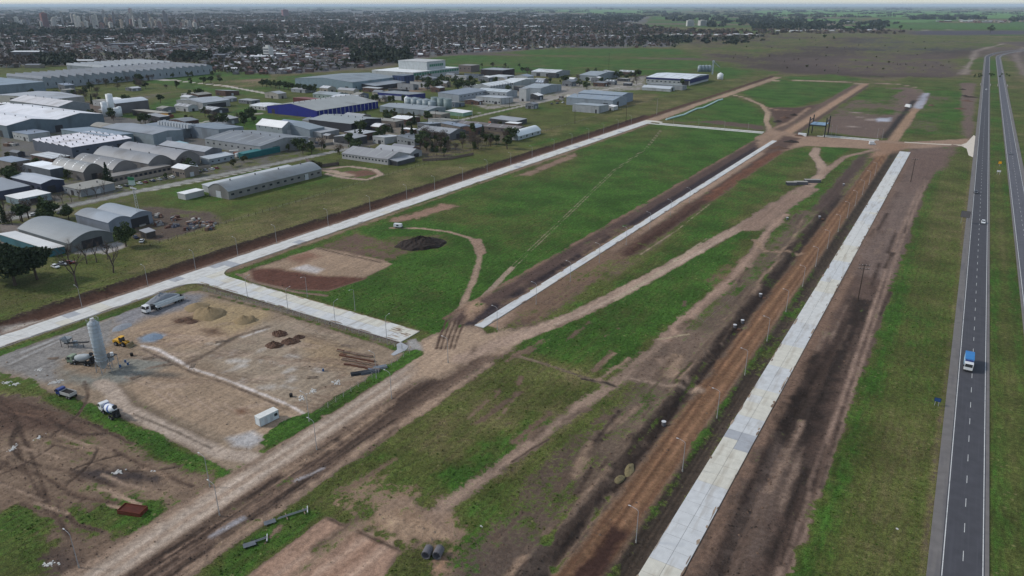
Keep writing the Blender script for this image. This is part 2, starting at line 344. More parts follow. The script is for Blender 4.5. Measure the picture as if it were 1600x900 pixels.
# bare churned earth by the front
PP([(505,790),(540,740),(600,745),(700,790),(740,830),(690,880),(640,870),(600,840)], 2, 6, so=(142,118,98), vg=0.42, tn=0.4)
PP([(600,800),(660,815),(720,835),(690,850),(620,840)], 1.5, 4, so=(156,132,110), vg=0.1)
PP([(660,870),(740,850),(760,900),(660,905)], 1.5, 4, so=(150,120,98), vg=0.1)
PP([(750,850),(800,850),(830,905),(760,905)], 1.5, 4, so=(84,68,58), vg=0.35)
# pale trails
PL([(1070,500),(1040,530),(1000,565),(960,602),(900,640),(820,700),(740,760),(680,800)], 4.5, 1.8, 2.2, so=(148,126,110), vg=0.28, cls=2)
PL([(560,770),(650,790),(760,870)], 2.5, 1.5, 2, so=(134,112,96), vg=0.25)
# dark bank and spoil on the left of the reddish track
PR(-72.5, -53.5, 60, 430, 3, 5, so=(104,89,77), vg=0.42, tn=0.55)
PR(-59.5, -53.2, 60, 480, 1.2, 2.2, so=(62,51,45), vg=0.1)
PR(-74, -61, 95, 150, 3, 5, so=(92,78,68), vg=0.5, tn=0.6)
PR(-76, -62, 190, 235, 3, 4, so=(112,95,83), vg=0.2)
PR(-66, -56, 430, 640, 2, 3, so=(80,66,60), vg=0.3)
PR(-70, -54, 60, 108, 3, 4, so=(84,72,64), vg=0.1)
# reddish haul track
PR(-53.5, -44.6, 40, 668, 0.7, 0.9, so=ORANGE, vg=0.0, cls=2)
for xx, cc in ((-52.4,(92,66,52)), (-50.6,(142,106,80)), (-49.2,(96,68,52)), (-47.8,(138,104,80)), (-46.4,(100,72,56)), (-45.3,(134,108,88))):
    pts = [(xx+0.5*math.sin(y*0.021+xx), y) for y in range(40, 672, 8)]
    paint(m_line(np.array(pts, float), 0.55, 0.5, 0.35), so=cc, h=-0.05, a=0.9)
PR(-50.5, -45.4, 100, 124, 0.8, 1.2, so=(62,44,38), vg=0.0)
PR(-44.8, -39.0, 40, 668, 0.6, 0.8, so=(70,60,52), vg=0.22, tn=0.3)
for xx in (-43.2, -41.9, -40.8):
    paint(m_line(np.array([(xx, 40), (xx, 668)], float), 0.35, 0.4, 0.4), so=(48,42,36), vg=0.05, h=-0.06)
PP([(1195,600),(1170,560),(1240,480),(1260,470),(1240,520)], 1, 2, vg=0.5, tn=0.6)
PR(-44.5, -43, 100, 330, 0.6, 0.8, vg=0.55, tn=0.7)
# --- right of the new concrete road: bare brown earth, wheel tracks, then the highway verge
PR(-31.6, -9, 40, 700, 2.0, 2.5, so=(88,72,64), vg=0.05)
PR(-31.4, -27.5, 40, 668, 0.8, 0.8, so=(116,94,80), vg=0.04)
PR(-28, -22, 60, 240, 1.5, 3, so=(50,41,36), vg=0.05)
PR(-24, -17, 150, 300, 1.5, 3, so=(48,40,36), vg=0.04)
PR(-27, -19, 100, 180, 2, 4, so=(92,78,70), vg=0.05)
PR(-29, -12, 330, 700, 3, 4, so=(110,94,86), vg=0.04)
PR(-17.5, -16.0, 60, 170, 0.8, 1.4, so=(48,40,36), vg=0.1)
for xx in (-15.6, -13.4):
    pts = [(xx+1.2*math.sin(y*0.012), y) for y in range(50, 560, 8)]
    paint(m_line(np.array(pts, float), 1.15, 0.6, 0.4), so=(138,116,102), vg=0.02, cls=2)
PR(-11.4, 11.6, 40, 770, 1.2, 2.0, so=(92,80,62), vg=0.95, tn=0.5)
PR(-11, -5.5, 60, 700, 1.5, 2, tn=0.9, vg=0.97)
PR(-3, 7, 80, 330, 5, 7, tn=0.36, vg=0.9)
PR(-6, 4, 330, 620, 3, 5, tn=0.42, vg=0.93)
PR(10.2, 11.8, 40, 700, 0.5, 0.8, so=(100,88,74), vg=0.55, tn=0.15)
PR(23, 33.2, 40, 2000, 0.8, 0.5, vg=0.98, tn=0.72)
PR(26.5, 29.5, 60, 700, 1.2, 1.5, tn=0.35)
PR(43, 90, 40, 1200, 1, 1, vg=0.85, tn=0.4)
PR(11, 44, 40, 2050, 0.8, 0.2, h=0.05)
# --- lots beyond the second cross road
PP([(1040,187),(1075,172),(1120,154),(1150,152),(1188,172),(1196,188),(1196,204),(1100,194)], 3, 3, vg=0.98, tn=0.85)
PP([(1035,192),(1100,192),(1196,204),(1194,196),(1120,188)], 2, 2, so=(92,76,68), vg=0.3)
PP([(1160,146),(1212,124),(1325,130),(1345,135),(1300,150),(1240,168),(1205,168)], 3, 5, vg=0.98, tn=0.9)
PP([(1220,121),(1300,116),(1360,124),(1330,127),(1235,124)], 3, 5, vg=0.97, tn=0.85)
PP([(1200,168),(1250,168),(1290,160),(1260,180),(1215,200)], 3, 4, so=(84,66,58), vg=0.15)
PP([(1288,205),(1300,178),(1365,138),(1440,136),(1448,144),(1402,205),(1372,217)], 3, 5, so=(104,88,80), vg=0.18)
PP([(1330,155),(1362,136),(1412,140),(1400,150),(1370,160)], 3, 5, vg=0.9, tn=0.75)
PP([(1290,180),(1340,155),(1410,150),(1400,180),(1350,185)], 5, 8, vg=0.5, tn=0.5)
PP([(1360,132),(1420,120),(1515,126),(1518,142),(1450,140)], 5, 6, vg=0.85, tn=0.55)
PP([(1415,208),(1450,142),(1505,142),(1500,212)], 3, 5, so=(100,86,76), vg=0.62, tn=0.7)
PP([(1475,160),(1500,145),(1500,205),(1470,205)], 3, 4, vg=0.95, tn=0.85)
PP([(1500,130),(1525,130),(1522,218),(1505,215)], 3, 3, so=(104,88,80), vg=0.2)
for q in ((1340,183),(1355,187),(1330,175),(1325,197)):
    PL([q, (q[0]+26, q[1]+3)], 4, 2, 2, so=(150,136,126), vg=0.0)
PP([(1368,185),(1392,184),(1390,190),(1372,190)], 1.5, 1, so=(170,172,182), vg=0.0)
PR(-54, -45, 668, 1040, 1.2, 1.6, so=(146,120,98), vg=0.02, cls=2)
PP([(1425,168),(1443,146),(1452,146),(1440,170)], 1.5, 2, so=(150,150,158), vg=0.0)
PR(-60, -54, 720, 1040, 1, 1.5, so=(50,44,42), vg=0.2)
WL([(-137, 655), (-137, 1235)], 10.5, 1.2, 1.6, so=(156,128,106), vg=0.0, cls=1)
PR(-150, -142, 690, 1200, 2, 3, so=(100,82,72), vg=0.15)
PR(-131, -127, 690, 1200, 1, 2, so=(84,68,60), vg=0.2)
PL([(1212,126),(1255,125.5),(1330,129),(1350,132)], 9, 2, 2, so=(168,148,126), vg=0.02, cls=2)
PL([(1345,130),(1400,131),(1440,138)], 7, 3, 3, so=(150,132,112), vg=0.2, cls=2)
PL([(1140,147),(1165,153),(1190,164),(1200,176),(1197,190),(1204,205)], 5.5, 1.2, 1.2, so=(158,136,114), vg=0.02, cls=2)
PL([(1190,166),(1215,172),(1235,173)], 4, 1.5, 1.5, so=(150,120,100), vg=0.1, cls=2)
PL([(1204,203),(1235,190),(1265,168)], 4, 1.5, 1.5, so=(140,116,98), vg=0.1, cls=2)
PP([(1186,236),(1180,215),(1205,202),(1260,212),(1420,222),(1520,216),(1518,228),(1380,234),(1260,228),(1220,236)], 2, 2.5, so=(144,120,102), vg=0.02, cls=1)
PP([(1225,212),(1250,216),(1230,232),(1205,240),(1190,238)], 1.5, 2, so=(90,72,64), vg=0.02)
PP([(1375,222),(1425,226),(1400,238),(1360,246)], 2, 2, so=(140,112,92), vg=0.0)
PP([(1420,238),(1500,226),(1480,260),(1420,300)], 4, 5, so=(104,86,78), vg=0.15)

# --- batching yard
PP([(-30,560),(0,552),(150,497),(190,484),(285,454),(330,456),(420,478),(540,516),(636,546),(645,560),(560,606),(500,645),(480,662),(410,702),(400,716),(350,742),(290,700),(190,656),(90,616),(0,592),(-30,590)], 1.0, 1.0, so=(138,121,103), vg=0.03, tn=0.5, cls=3)
PP([(-20,556),(140,506),(190,490),(170,540),(100,560),(90,600),(0,582)], 1.5, 2, so=(128,124,120), vg=0.02)
for k in range(6):
    a, b = (10+k*8, 575-k*8), (120+k*9, 520-k*5)
    PL([a, b], 0.8, 0.8, 0.6, so=(158,156,154) if k % 2 else (104,98,92), vg=0.0)
PP([(90,575),(150,590),(200,560),(250,560),(270,566),(195,598),(150,605),(100,596)], 1.5, 1.5, so=(124,122,114), vg=0.0)
PP([(180,490),(270,455),(320,462),(310,480),(230,500),(185,515)], 1.5, 1.5, so=(124,122,124), vg=0.0)
PP([(225,500),(310,478),(420,490),(400,520),(300,545),(200,530)], 2, 2, so=(148,127,106), vg=0.0)
PP([(320,466),(420,484),(420,505),(360,520),(310,500)], 2, 2, so=(150,131,102), vg=0.0)
PP([(300,548),(330,560),(410,500),(480,505),(560,545),(575,570),(540,592),(480,632),(455,640),(380,600)], 1.5, 2, so=(144,129,112), vg=0.0)
for k in range(26):
    x0 = rnd.uniform(340, 540); y0 = 560+(x0-340)*.16+rnd.uniform(-32, 34); PL([(x0, y0), (x0+rnd.uniform(-22,22), y0+rnd.uniform(-5,7))], rnd.uniform(.8,2.6), 1.2, 1.6, so=rnd.choice([(176,170,164),(164,156,148),(118,100,86)]), vg=0.0, a=.8)
PP([(470,520),(560,545),(540,580),(480,570)], 1.5, 2, so=(148,128,104), vg=0.0)
PP([(200,604),(285,566),(330,580),(480,640),(470,655),(410,690),(380,690),(300,660),(220,628)], 0.8, 0.8, so=(148,128,108), vg=0.0)
for k in range(7):
    a = (240+k*22, 610+k*4); PL([a, (a[0]+30, a[1]+22)], 0.35, 0.4, 0.2, so=(168,146,130), vg=0.0)
for k in range(60):
    x0, y0 = rnd.uniform(190, 520), rnd.uniform(495, 680)
    if not (y0 > 505 and y0 < 560+x0*.22): continue
    a_t = rnd.uniform(-.5,.9); L_t = rnd.uniform(30, 90); sh_ = rnd.choice([(118,98,84),(160,140,124),(126,108,94),(108,92,80)])
    for o_t in (0, 1.9):
        tr_ = W([(x0, y0), (x0+L_t*.5, y0+L_t*.5*a_t*.5+rnd.uniform(-1,1)*0), (x0+L_t, y0+L_t*a_t*.35)]); tr_[:, 1] += o_t
        paint(m_line(tr_, .6, .45, .3), so=sh_, vg=0.0, a=.9)
PP([(185,600),(215,625),(340,690),(330,700),(250,660),(185,640)], 1, 1, so=(108,94,80), vg=0.22)
PL([(222,540),(246,546),(300,576),(350,592),(400,612),(450,632),(500,660)], 0.9, 0.4, 0.5, so=(196,186,180), vg=0.0)
PL([(224,546),(300,582),(350,598),(400,618),(450,640)], 0.7, 0.5, 0.5, so=(74,62,56), vg=0.05)
PL([(420,510),(370,525),(320,555),(290,570)], 1.6, 0.8, 1.2, so=(84,72,64), vg=0.1)
PL([(418,514),(380,526)], 1.2, 0.6, 0.8, so=(180,172,166), vg=0.0)
PP([(216,528),(240,520),(256,524),(240,534),(220,535)], 0.8, 0.6, so=(118,130,142), vg=0.0)
PP([(268,498),(300,494),(310,502),(280,506)], 1, 1.2, so=(84,66,54), vg=0.0)
PP([(318,516),(340,513),(350,522),(325,524)], 1, 1.2, so=(100,80,66), vg=0.0)
PP([(366,640),(382,638),(390,645),(372,648)], 0.8, 0.4, so=(112,84,66), vg=0.0)
PP([(355,684),(395,675),(412,688),(390,700),(365,697)], 0.8, 0.6, so=(160,156,154), vg=0.0)
PL([(158,598),(172,606),(190,636),(230,656),(300,688),(345,708),(400,716)], 4.6, 0.8, 0.6, so=(162,146,132), vg=0.0, cls=2)
PL([(210,648),(270,672),(330,700)], 0.6, 0.4, 0.4, so=(76,66,56), vg=0.2)
PP([(196,664),(240,680),(330,726),(320,734),(230,694)], 0.8, 1.6, so=(138,126,114), vg=0.1)
PL([(200,668),(240,684),(285,708),(325,730)], 1.2, 0.6, 1.6, so=(206,204,202), vg=0.0)
# green borders of the yard
PL([(-20,558),(80,524),(160,497),(230,472),(285,456)], 4.2, 0.8, 1.2, so=(80,70,56), vg=0.97, tn=0.75)
PL([(318,450),(420,476),(540,512),(640,544)], 4.0, 0.9, 1.2, so=(96,86,76), vg=0.55, tn=0.4)
PL([(330,462),(430,486),(540,520),(640,552)], 1.6, 0.8, 1.2, so=(80,70,56), vg=0.9, tn=0.75)
PL([(644,556),(600,584),(560,606),(500,642)], 5.2, 0.9, 1.5, so=(70,62,48), vg=1.0, tn=0.85)
PP([(412,690),(440,664),(480,645),(498,652),(450,680),(420,694)], 0.8, 1, vg=1.0, tn=0.9)
PL([(84,622),(150,650),(210,680),(280,718),(336,745)], 6.5, 1, 1.4, so=(70,62,48), vg=1.0, tn=0.9)
PP([(0,582),(40,590),(75,612),(50,622),(0,608)], 1, 1.5, vg=0.95, tn=0.7)
PL([(300,440),(420,476),(640,540)], 1.2, 0.5, 0.6, so=(80,68,60), vg=0.2)
# --- bare land at the lower left
PP([(-40,620),(50,622),(90,632),(180,675),(280,728),(340,750),(330,770),(250,828),(140,905),(-60,905)], 2, 3, so=(110,92,78), vg=0.3, tn=0.4)
PP([(-40,612),(60,628),(130,660),(150,690),(60,680),(-40,670)], 2, 3, so=(88,70,60), vg=0.12, tn=0.3)
PP([(-40,700),(60,680),(160,690),(260,730),(330,755),(260,790),(160,760),(60,760),(-40,800)], 3, 5, so=(124,105,89), vg=0.2, tn=0.35)
PP([(-40,810),(40,800),(80,830),(90,880),(60,905),(-60,905)], 2, 4, so=(70,60,48), vg=0.98, tn=0.6)
PP([(110,800),(170,785),(230,800),(250,815),(210,840),(140,830)], 2, 4, so=(84,72,58), vg=0.85, tn=0.6)
PP([(80,690),(130,685),(150,715),(110,735)], 2, 3, vg=0.6, tn=0.5)
PP([(110,735),(190,730),(255,742),(250,758),(180,752),(120,748)], 1, 2, so=(64,56,54), vg=0.05)
PP([(60,870),(110,850),(130,880),(80,905)], 2, 3, so=(76,64,58), vg=0.2)
for px in ([(25,690),(40,735),(62,770),(75,800)], [(42,690),(60,740),(78,790),(110,840)], [(40,695),(20,640),(0,620)], [(170,700),(240,735),(300,760)], [(130,780),(60,740),(0,720)], [(90,790),(120,820),(160,830)]):
    PL(px, 0.9, 0.5, 0.6, so=(72,58,50), vg=0.05, h=-0.12)
for k in range(10):
    x0 = rnd.uniform(-10, 150); y0 = rnd.uniform(620, 660)+x0*0.2
    PL([(x0, y0), (x0+rnd.uniform(20,60), y0+rnd.uniform(5,30))], 0.7, 0.5, 0.5, so=rnd.choice([(64,50,44),(112,88,74)]), vg=0.05, h=rnd.choice([-0.15,0.15]))
# --- main dirt road and its dark muddy side
WL([(-134.6, 20), (-134.6, 100), (-135.8, 150), (-137, 192)], 11.0, 1.0, 1.2, so=(136,116,100), vg=0.02)
PR(-129.8, -117.6, 30, 186, 1.5, 2.6, so=(104,86,74), vg=0.1, tn=0.3)
PR(-129.4, -122.5, 30, 178, 1.2, 2.0, so=(74,60,52), vg=0.0)
for k in range(26):
    xx = -129.2+k*.42+rnd.uniform(-.2,.2); ya = rnd.uniform(25, 120); yb = ya+rnd.uniform(25, 70)
    WL([(xx, ya), (xx+rnd.uniform(-.8,.8), (ya+yb)/2), (xx+rnd.uniform(-.8,.8), min(yb, 182))], rnd.uniform(.3,.7), 0.4, 0.3, so=rnd.choice([(50,42,38),(58,48,42),(96,80,70),(120,100,86)]), vg=0.0, h=rnd.choice([-.12,.08]))
PL([(330,838),(380,810)], 1.2, 0.5, 0.4, so=(140,136,138), vg=0.0)
PL([(462,752),(505,732)], 0.8, 0.4, 0.4, so=(140,134,134), vg=0.0)
WL([(-119.2,40),(-119,90),(-118.6,130),(-117,175)], 2.2, 1.0, 1.6, so=(146,124,106), vg=0.08)
WL([(-133.2, 20), (-134, 60), (-134.8, 100), (-135.8, 140), (-138, 188)], 7.2, 0.8, 0.7, so=(158,141,126), vg=0.0, cls=1)
for o in (-1.6, 0.2, 1.9):
    WL([(-133.2+o, 20), (-134+o, 60), (-134.8+o, 100), (-135.8+o, 140), (-138+o, 188)], 0.7, 0.7, 0.4, so=(172,156,142) if o != 0.2 else (146,126,110), vg=0.0)
PP([(640,560),(660,530),(700,515),(740,512),(760,520),(830,512),(800,545),(740,560),(690,590),(640,600)], 1.5, 2, so=(156,134,114), vg=0.02, cls=1)
PP([(636,532),(650,528),(660,545),(655,556),(640,560)], 0.6, 0.3, so=(146,142,138), vg=0.0)
for k in range(5):
    x0 = 688+k*7; PL([(x0+10, 500), (x0, 525), (x0-6, 545)], 0.8, 0.4, 0.5, so=(70,54,46), vg=0.0, h=-0.1)
PP([(725,475),(745,470),(756,478),(740,500),(725,505)], 1, 1.5, so=(150,124,104), vg=0.2)
# tracks swinging right through the grass
PL([(720,560),(790,532),(850,512),(900,492),(1000,442),(1100,386),(1170,348),(1215,322),(1255,298),(1285,272),(1283,256),(1272,242),(1276,232)], 7.0, 1.5, 1.6, so=(156,134,118), vg=0.02, cls=2)
PL([(1170,356),(1225,318),(1262,295)], 13, 2.5, 3, so=(134,112,98), vg=0.08)
PL([(870,508),(1000,446),(1130,372)], 1.2, 0.8, 0.5, so=(170,150,134), vg=0.0)
PL([(1040,530),(1090,482),(1140,440),(1175,398),(1200,362),(1225,335)], 4.2, 1.4, 1.5, so=(148,124,108), vg=0.05, cls=2)
PL([(1285,272),(1320,245),(1370,233)], 5, 1.5, 1.5, so=(142,120,104), vg=0.06, cls=2)
PL([(1178,375),(1195,392),(1250,396)], 3, 1.2, 1.4, so=(146,122,102), vg=0.1)
PL([(805,555),(850,568),(900,585),(955,602)], 1.8, 0.8, 1, so=(120,106,88), vg=0.3)
PL([(910,592),(945,598),(962,604)], 1.1, 0.4, 0.4, so=(48,42,40), vg=0.1)
PL([(1095,610),(1050,580),(1030,562)], 2.2, 1, 1.2, so=(140,118,102), vg=0.1)
PL([(1095,612),(1030,600),(980,590)], 2.2, 1, 1.2, so=(146,126,110), vg=0.15)
PL([(1030,530),(1075,522)], 0.9, 0.4, 0.4, so=(160,146,120), vg=0.1)
PL([(800,722),(830,702),(858,686)], 0.6, 0.4, 0.3, so=(58,46,40), vg=0.05)
PL([(860,400),(940,370),(1000,340)], 1.5, 1, 1.2, vg=0.4)
PL([(960,470),(1020,432),(1105,372)], 0.8, 0.6, 0.6, so=(160,146,124), vg=0.25)
PL([(1000,398),(1060,358),(1110,318)], 0.7, 0.5, 0.6, so=(160,142,120), vg=0.25)
# pad and pipe yard at the bottom
PP([(378,905),(508,806),(624,858),(600,905),(580,930),(360,930)], 0.6, 0.5, so=(152,124,106), vg=0.0, cls=5)
for k in range(5):
    PL([(430+k*30, 900), (545+k*16, 822+k*7)], 1.2, 0.8, 0.6, so=(128,102,86) if k % 2 else (166,140,122), vg=0.0)
PL([(508,808),(570,836),(624,860)], 0.8, 0.5, 0.4, so=(66,54,46), vg=0.2)
PP([(320,890),(420,820),(470,790),(520,800),(500,812),(380,900),(330,920)], 1, 1.6, so=(70,62,48), vg=0.96, tn=0.8)

# late touches: green borders over the road edges, wheel marks, splashes
PL([(648,552),(600,584),(560,608),(512,640)], 5.0, 0.9, 1.2, so=(66,58,44), vg=1.0, tn=0.9)
PP([(412,692),(436,668),(480,646),(499,654),(452,682),(422,696)], 0.8, 0.8, so=(66,58,44), vg=1.0, tn=0.95)
for k in range(16):      # curved wheel marks in the lower left mud
    x0, y0 = rnd.uniform(-10, 240), rnd.uniform(640, 760)
    if y0 < 640+x0*.36 or y0 > 860-x0*.6: continue
    cx_t, cy_t = G(x0, y0); r_t = rnd.uniform(8, 30); a_t = rnd.uniform(0, 6.28); da = rnd.uniform(.4, 1.3)*rnd.choice([-1, 1]); sh_ = rnd.choice([(58,47,41),(68,56,48),(76,62,54),(146,126,108)])
    for ro in (0, 1.8):
        WL([(cx_t+(r_t+ro)*(math.cos(a_t+da*q/6)-math.cos(a_t)), cy_t+(r_t+ro)*(math.sin(a_t+da*q/6)-math.sin(a_t))) for q in range(7)], .55, .4, .25, so=sh_, vg=0.0, h=-.1)
for k in range(34):      # churned lower left
    x0 = rnd.uniform(-20, 270); y0 = rnd.uniform(640, 790); ln_ = rnd.uniform(25, 80)
    if y0 > 905-(x0-100)*.75 or y0 < 632+x0*.36: continue
    PL([(x0, y0), (x0+ln_*.5, y0+ln_*rnd.uniform(.05,.25)), (x0+ln_, y0+ln_*rnd.uniform(.15,.45))], rnd.uniform(.4,1.1), .5, .6, so=rnd.choice([(66,54,47),(84,68,58),(150,128,110),(138,116,98)]), vg=0.02, h=rnd.choice([-.12,.06]))
for k in range(60):
    x0, y0 = rnd.uniform(-72, -54), rnd.uniform(70, 420); WL([(x0, y0), (x0+rnd.uniform(-1.5,1.5), y0+rnd.uniform(8,30))], rnd.uniform(.4,1.4), .7, 1.2, so=rnd.choice([(56,46,41),(70,58,50),(128,108,92),(88,74,64)]), vg=rnd.choice([0,0,.1,.6]), h=rnd.choice([-.15,.12]))
for k in range(40):      # scuffed patches in the grass and on the strips
    x0, y0 = rnd.uniform(-130, -60), rnd.uniform(70, 260); WL([(x0, y0), (x0+rnd.uniform(-3,3), y0+rnd.uniform(4,22))], rnd.uniform(.6,2.4), 1.2, 1.8, so=rnd.choice([(140,118,100),(112,92,78),(96,80,68)]), vg=rnd.uniform(.05,.4))
for k in range(30):  # rut shading put into the soil colour, as the relief shades little
    x0, y0 = rnd.uniform(-30, -10), rnd.uniform(70, 420); WL([(x0, y0), (x0+rnd.uniform(-1,1), y0+rnd.uniform(8,40))], rnd.uniform(.4,1.6), .7, 1.0, so=rnd.choice([(64,52,46),(118,100,88),(82,68,60)]), vg=0.02, h=rnd.choice([-.1,.08]))
# relief: ditch, banks, gentle unevenness
s = np.abs((X+286.5)/6.2); inY = np.clip((Y-30)/10, 0, 1)*np.clip((750-Y)/12, 0, 1)
HT += -2.0*np.clip(1-s**1.5, 0, 1)*inY
HT += -0.7*np.clip(1-np.abs((X+284)/4), 0, 1)*np.clip((Y-740)/10, 0, 1)*np.clip((1270-Y)/10, 0, 1)
HT += 0.9*np.clip(1-np.abs((X+59.5+NZ1*3)/3.0), 0, 1)*np.clip((Y-60)/20, 0, 1)*np.clip((470-Y)/20, 0, 1)*(0.5+NZ3+0.5)
HT += -0.8*np.clip(1-np.abs((X+55.0)/1.8), 0, 1)*np.clip((480-Y)/20, 0, 1)
HT += 0.7*np.clip(1-np.abs((X+124+NZ1*4)/3.5), 0, 1)*np.clip((Y-300)/20, 0, 1)*np.clip((640-Y)/20, 0, 1)
HT += -0.6*np.clip(1-np.abs((X+141.5)/2.0), 0, 1)*np.clip((Y-205)/10, 0, 1)*np.clip((685-Y)/10, 0, 1)
HT += -0.9*np.clip(1-np.abs((X+24.5+NZ1*2)/3.0), 0, 1)*np.clip((240-Y)/20, 0, 1)
HT += -0.5*np.clip(1-np.abs((X+42)/2.2), 0, 1)*np.clip((668-Y)/10, 0, 1)
near = np.clip(1-(DIST-400)/500, 0, 1)
HT += near*(NZ1*0.25+NZ2*(0.32-0.2*veg))
for k in range(46):      # low rolls of land far off
    pass
HT += np.clip((DIST-3000)/6000, 0, 1)*(fbm(X/2600, Y/2600, 31, 3)-0.45)*60*np.clip((X+4000)/6000, 0.15, 1)
def flat(x0, x1, y0, y1, z, pad=0.6):
    d = np.maximum(np.maximum(x0-X, X-x1), np.maximum(y0-Y, Y-y1)); m = np.clip(1-d/pad, 0, 1)
    np.copyto(HT, HT*(1-m)+z*m)
flat(-277.6, -267.4, 0, 702, -0.1); flat(-268, -152, 171.8, 183.3, -0.1); flat(-139.1, -134.6, 196, 656, -0.1); flat(-39.4, -31.2, 20, 660, -0.1)
flat(11.3, 42, 0, 2000, 0.0, 2); flat(-262, -155, 685, 704, -0.1); flat(-112, 12, 696, 712, -0.05)
# fade the albedo layout at very fine scale with drifting noise
soil *= (1+0.30*NZ1+0.16*NZ2+0.22*NZ3)[:, None]; soil = np.clip(soil, 0.005, 0.9)
NST = fbm(X/1.3, Y/34, 41, 3)-0.5                                   # wheel and blade marks run with the site
veg = veg+np.where((veg > 0.02) & (veg < 0.995), (NZ1*0.5+NZ2*0.35+NZ3*0.45+NST*0.3*near)*(1.25-.75*veg), 0.0)
soil *= (1+0.45*NST*near)[:, None]
NZ4 = fbm(X/170, Y/170, 61, 4)-0.5; mid_ = np.clip((DIST-700)/500, 0, 1)
veg = veg+mid_*np.where(veg < .9, NZ4*0.9, 0.0); soil *= (1+mid_*0.7*NZ4)[:, None]
tone = np.where(tone > 1.2, tone, np.clip(tone+NZ1*0.35+NZ3*0.8+NZ4*.5*mid_+NST*0.3*near, 0, 1)); veg = np.clip(veg, 0, 1)

def ground_material():
    m = bpy.data.materials.new('earth_and_grass'); m.use_nodes = True; n = m.node_tree.nodes; l = m.node_tree.links
    p = n['Principled BSDF']; p.inputs['Roughness'].default_value = 0.95; p.inputs['Specular IOR Level'].default_value = 0.12
    def at(nm):
        a = n.new('ShaderNodeAttribute'); a.attribute_name = nm; return a
    geo = n.new('ShaderNodeNewGeometry')
    def noise(sc, det=4, stretch=None):
        t = n.new('ShaderNodeTexNoise'); t.inputs['Scale'].default_value = sc; t.inputs['Detail'].default_value = det
        if stretch:
            mp = n.new('ShaderNodeMapping'); mp.inputs['Scale'].default_value = stretch; l.new(geo.outputs['Position'], mp.inputs[0]); l.new(mp.outputs[0], t.inputs['Vector'])
        else: l.new(geo.outputs['Position'], t.inputs['Vector'])
        return t.outputs[0]
    def math_(op, a, b=None, c=None):
        q = n.new('ShaderNodeMath'); q.operation = op
        for i, v in enumerate((a, b, c)):
            if v is None: continue
            if isinstance(v, (int, float)): q.inputs[i].default_value = v
            else: l.new(v, q.inputs[i])
        return q.outputs[0]
    def rng(v, a, b, c, d):
        q = n.new('ShaderNodeMapRange'); q.interpolation_type = 'SMOOTHSTEP'
        for i, k in enumerate((a, b, c, d)): q.inputs[i+1].default_value = k
        l.new(v, q.inputs[0]); return q.outputs[0]
    def mix(f, a, b, mode='MIX'):
        q = n.new('ShaderNodeMix'); q.data_type = 'RGBA'; q.blend_type = mode
        for i, v in ((0, f), (6, a), (7, b)):
            if isinstance(v, float): q.inputs[i].default_value = v
            elif isinstance(v, tuple): q.inputs[i].default_value = (*v, 1)
            else: l.new(v, q.inputs[i])
        return q.outputs[2]
    nA = noise(0.16, 5); nB = noise(0.9, 5); nC = noise(3.5, 4); nS = noise(0.5, 4, (1.6, 0.35, 1))
    nn = math_('ADD', math_('MULTIPLY', nB, 0.6), math_('MULTIPLY', nA, 0.4))
    vv = math_('ADD', at('veg').outputs['Fac'], math_('MULTIPLY', math_('SUBTRACT', nn, 0.5), 1.5))
    cover = rng(vv, 0.36, 0.66, 0.0, 1.0)
    tn = math_('ADD', at('tone').outputs['Fac'], math_('MULTIPLY', math_('SUBTRACT', math_('ADD', math_('MULTIPLY', nA, 0.5), math_('MULTIPLY', nS, 0.5)), 0.5), 1.1))
    g1 = mix(rng(tn, 0.0, 0.5, 0.0, 1.0), C(106,98,66), C(80,86,44)); g2 = mix(rng(tn, 0.45, 1.0, 0.0, 1.0), g1, C(60,90,34))
    g2 = mix(rng(tn, 1.15, 1.7, 0.0, 1.0), g2, C(88,124,62))
    vo = n.new('ShaderNodeTexVoronoi'); vo.inputs['Scale'].default_value = 0.7; l.new(geo.outputs['Position'], vo.inputs['Vector'])
    sep = n.new('ShaderNodeSeparateColor'); l.new(vo.outputs['Color'], sep.inputs[0])
    tuft = math_('MULTIPLY', rng(vo.outputs['Distance'], 0.15, 0.55, 1.0, 0.0), rng(sep.outputs[0], 0.45, 0.8, 0.0, 1.0))
    g2 = mix(math_('MULTIPLY', tuft, 0.4), g2, C(48,56,30))
    dryt = math_('MULTIPLY', rng(vo.outputs['Distance'], 0.1, 0.4, 1.0, 0.0), rng(sep.outputs[1], 0.72, 0.95, 0.0, 1.0))
    g2 = mix(math_('MULTIPLY', dryt, 0.6), g2, C(122,114,80))
    gv = mix(1.0, g2, rng(nC, 0.28, 0.72, 0.5, 1.42), 'MULTIPLY')
    gv = mix(1.0, gv, rng(nB, 0.25, 0.75, 0.7, 1.26), 'MULTIPLY')
    gv = mix(1.0, gv, rng(noise(0.045, 6), 0.3, 0.7, 0.78, 1.22), 'MULTIPLY')
    gv = mix(1.0, gv, rng(nS, 0.3, 0.7, 0.8, 1.18), 'MULTIPLY')
    sv = mix(1.0, at('soil').outputs['Color'], rng(nB, 0.28, 0.72, 0.80, 1.18), 'MULTIPLY')
    sv = mix(1.0, sv, rng(nS, 0.28, 0.72, 0.92, 1.08), 'MULTIPLY')
    sv = mix(1.0, sv, rng(nC, 0.28, 0.72, 0.80, 1.18), 'MULTIPLY')
    l.new(mix(cover, sv, gv), p.inputs['Base Color'])
    bp = n.new('ShaderNodeBump'); bp.inputs['Strength'].default_value = 0.55; bp.inputs['Distance'].default_value = 0.22
    l.new(math_('ADD', math_('MULTIPLY', nC, 0.7), nB), bp.inputs['Height']); l.new(bp.outputs[0], p.inputs['Normal'])
    return m
GROUND = ground_material()
idx = np.arange(NR*NA).reshape(NR, NA)
a_ = idx[:-1, :]; b_ = idx[1:, :]
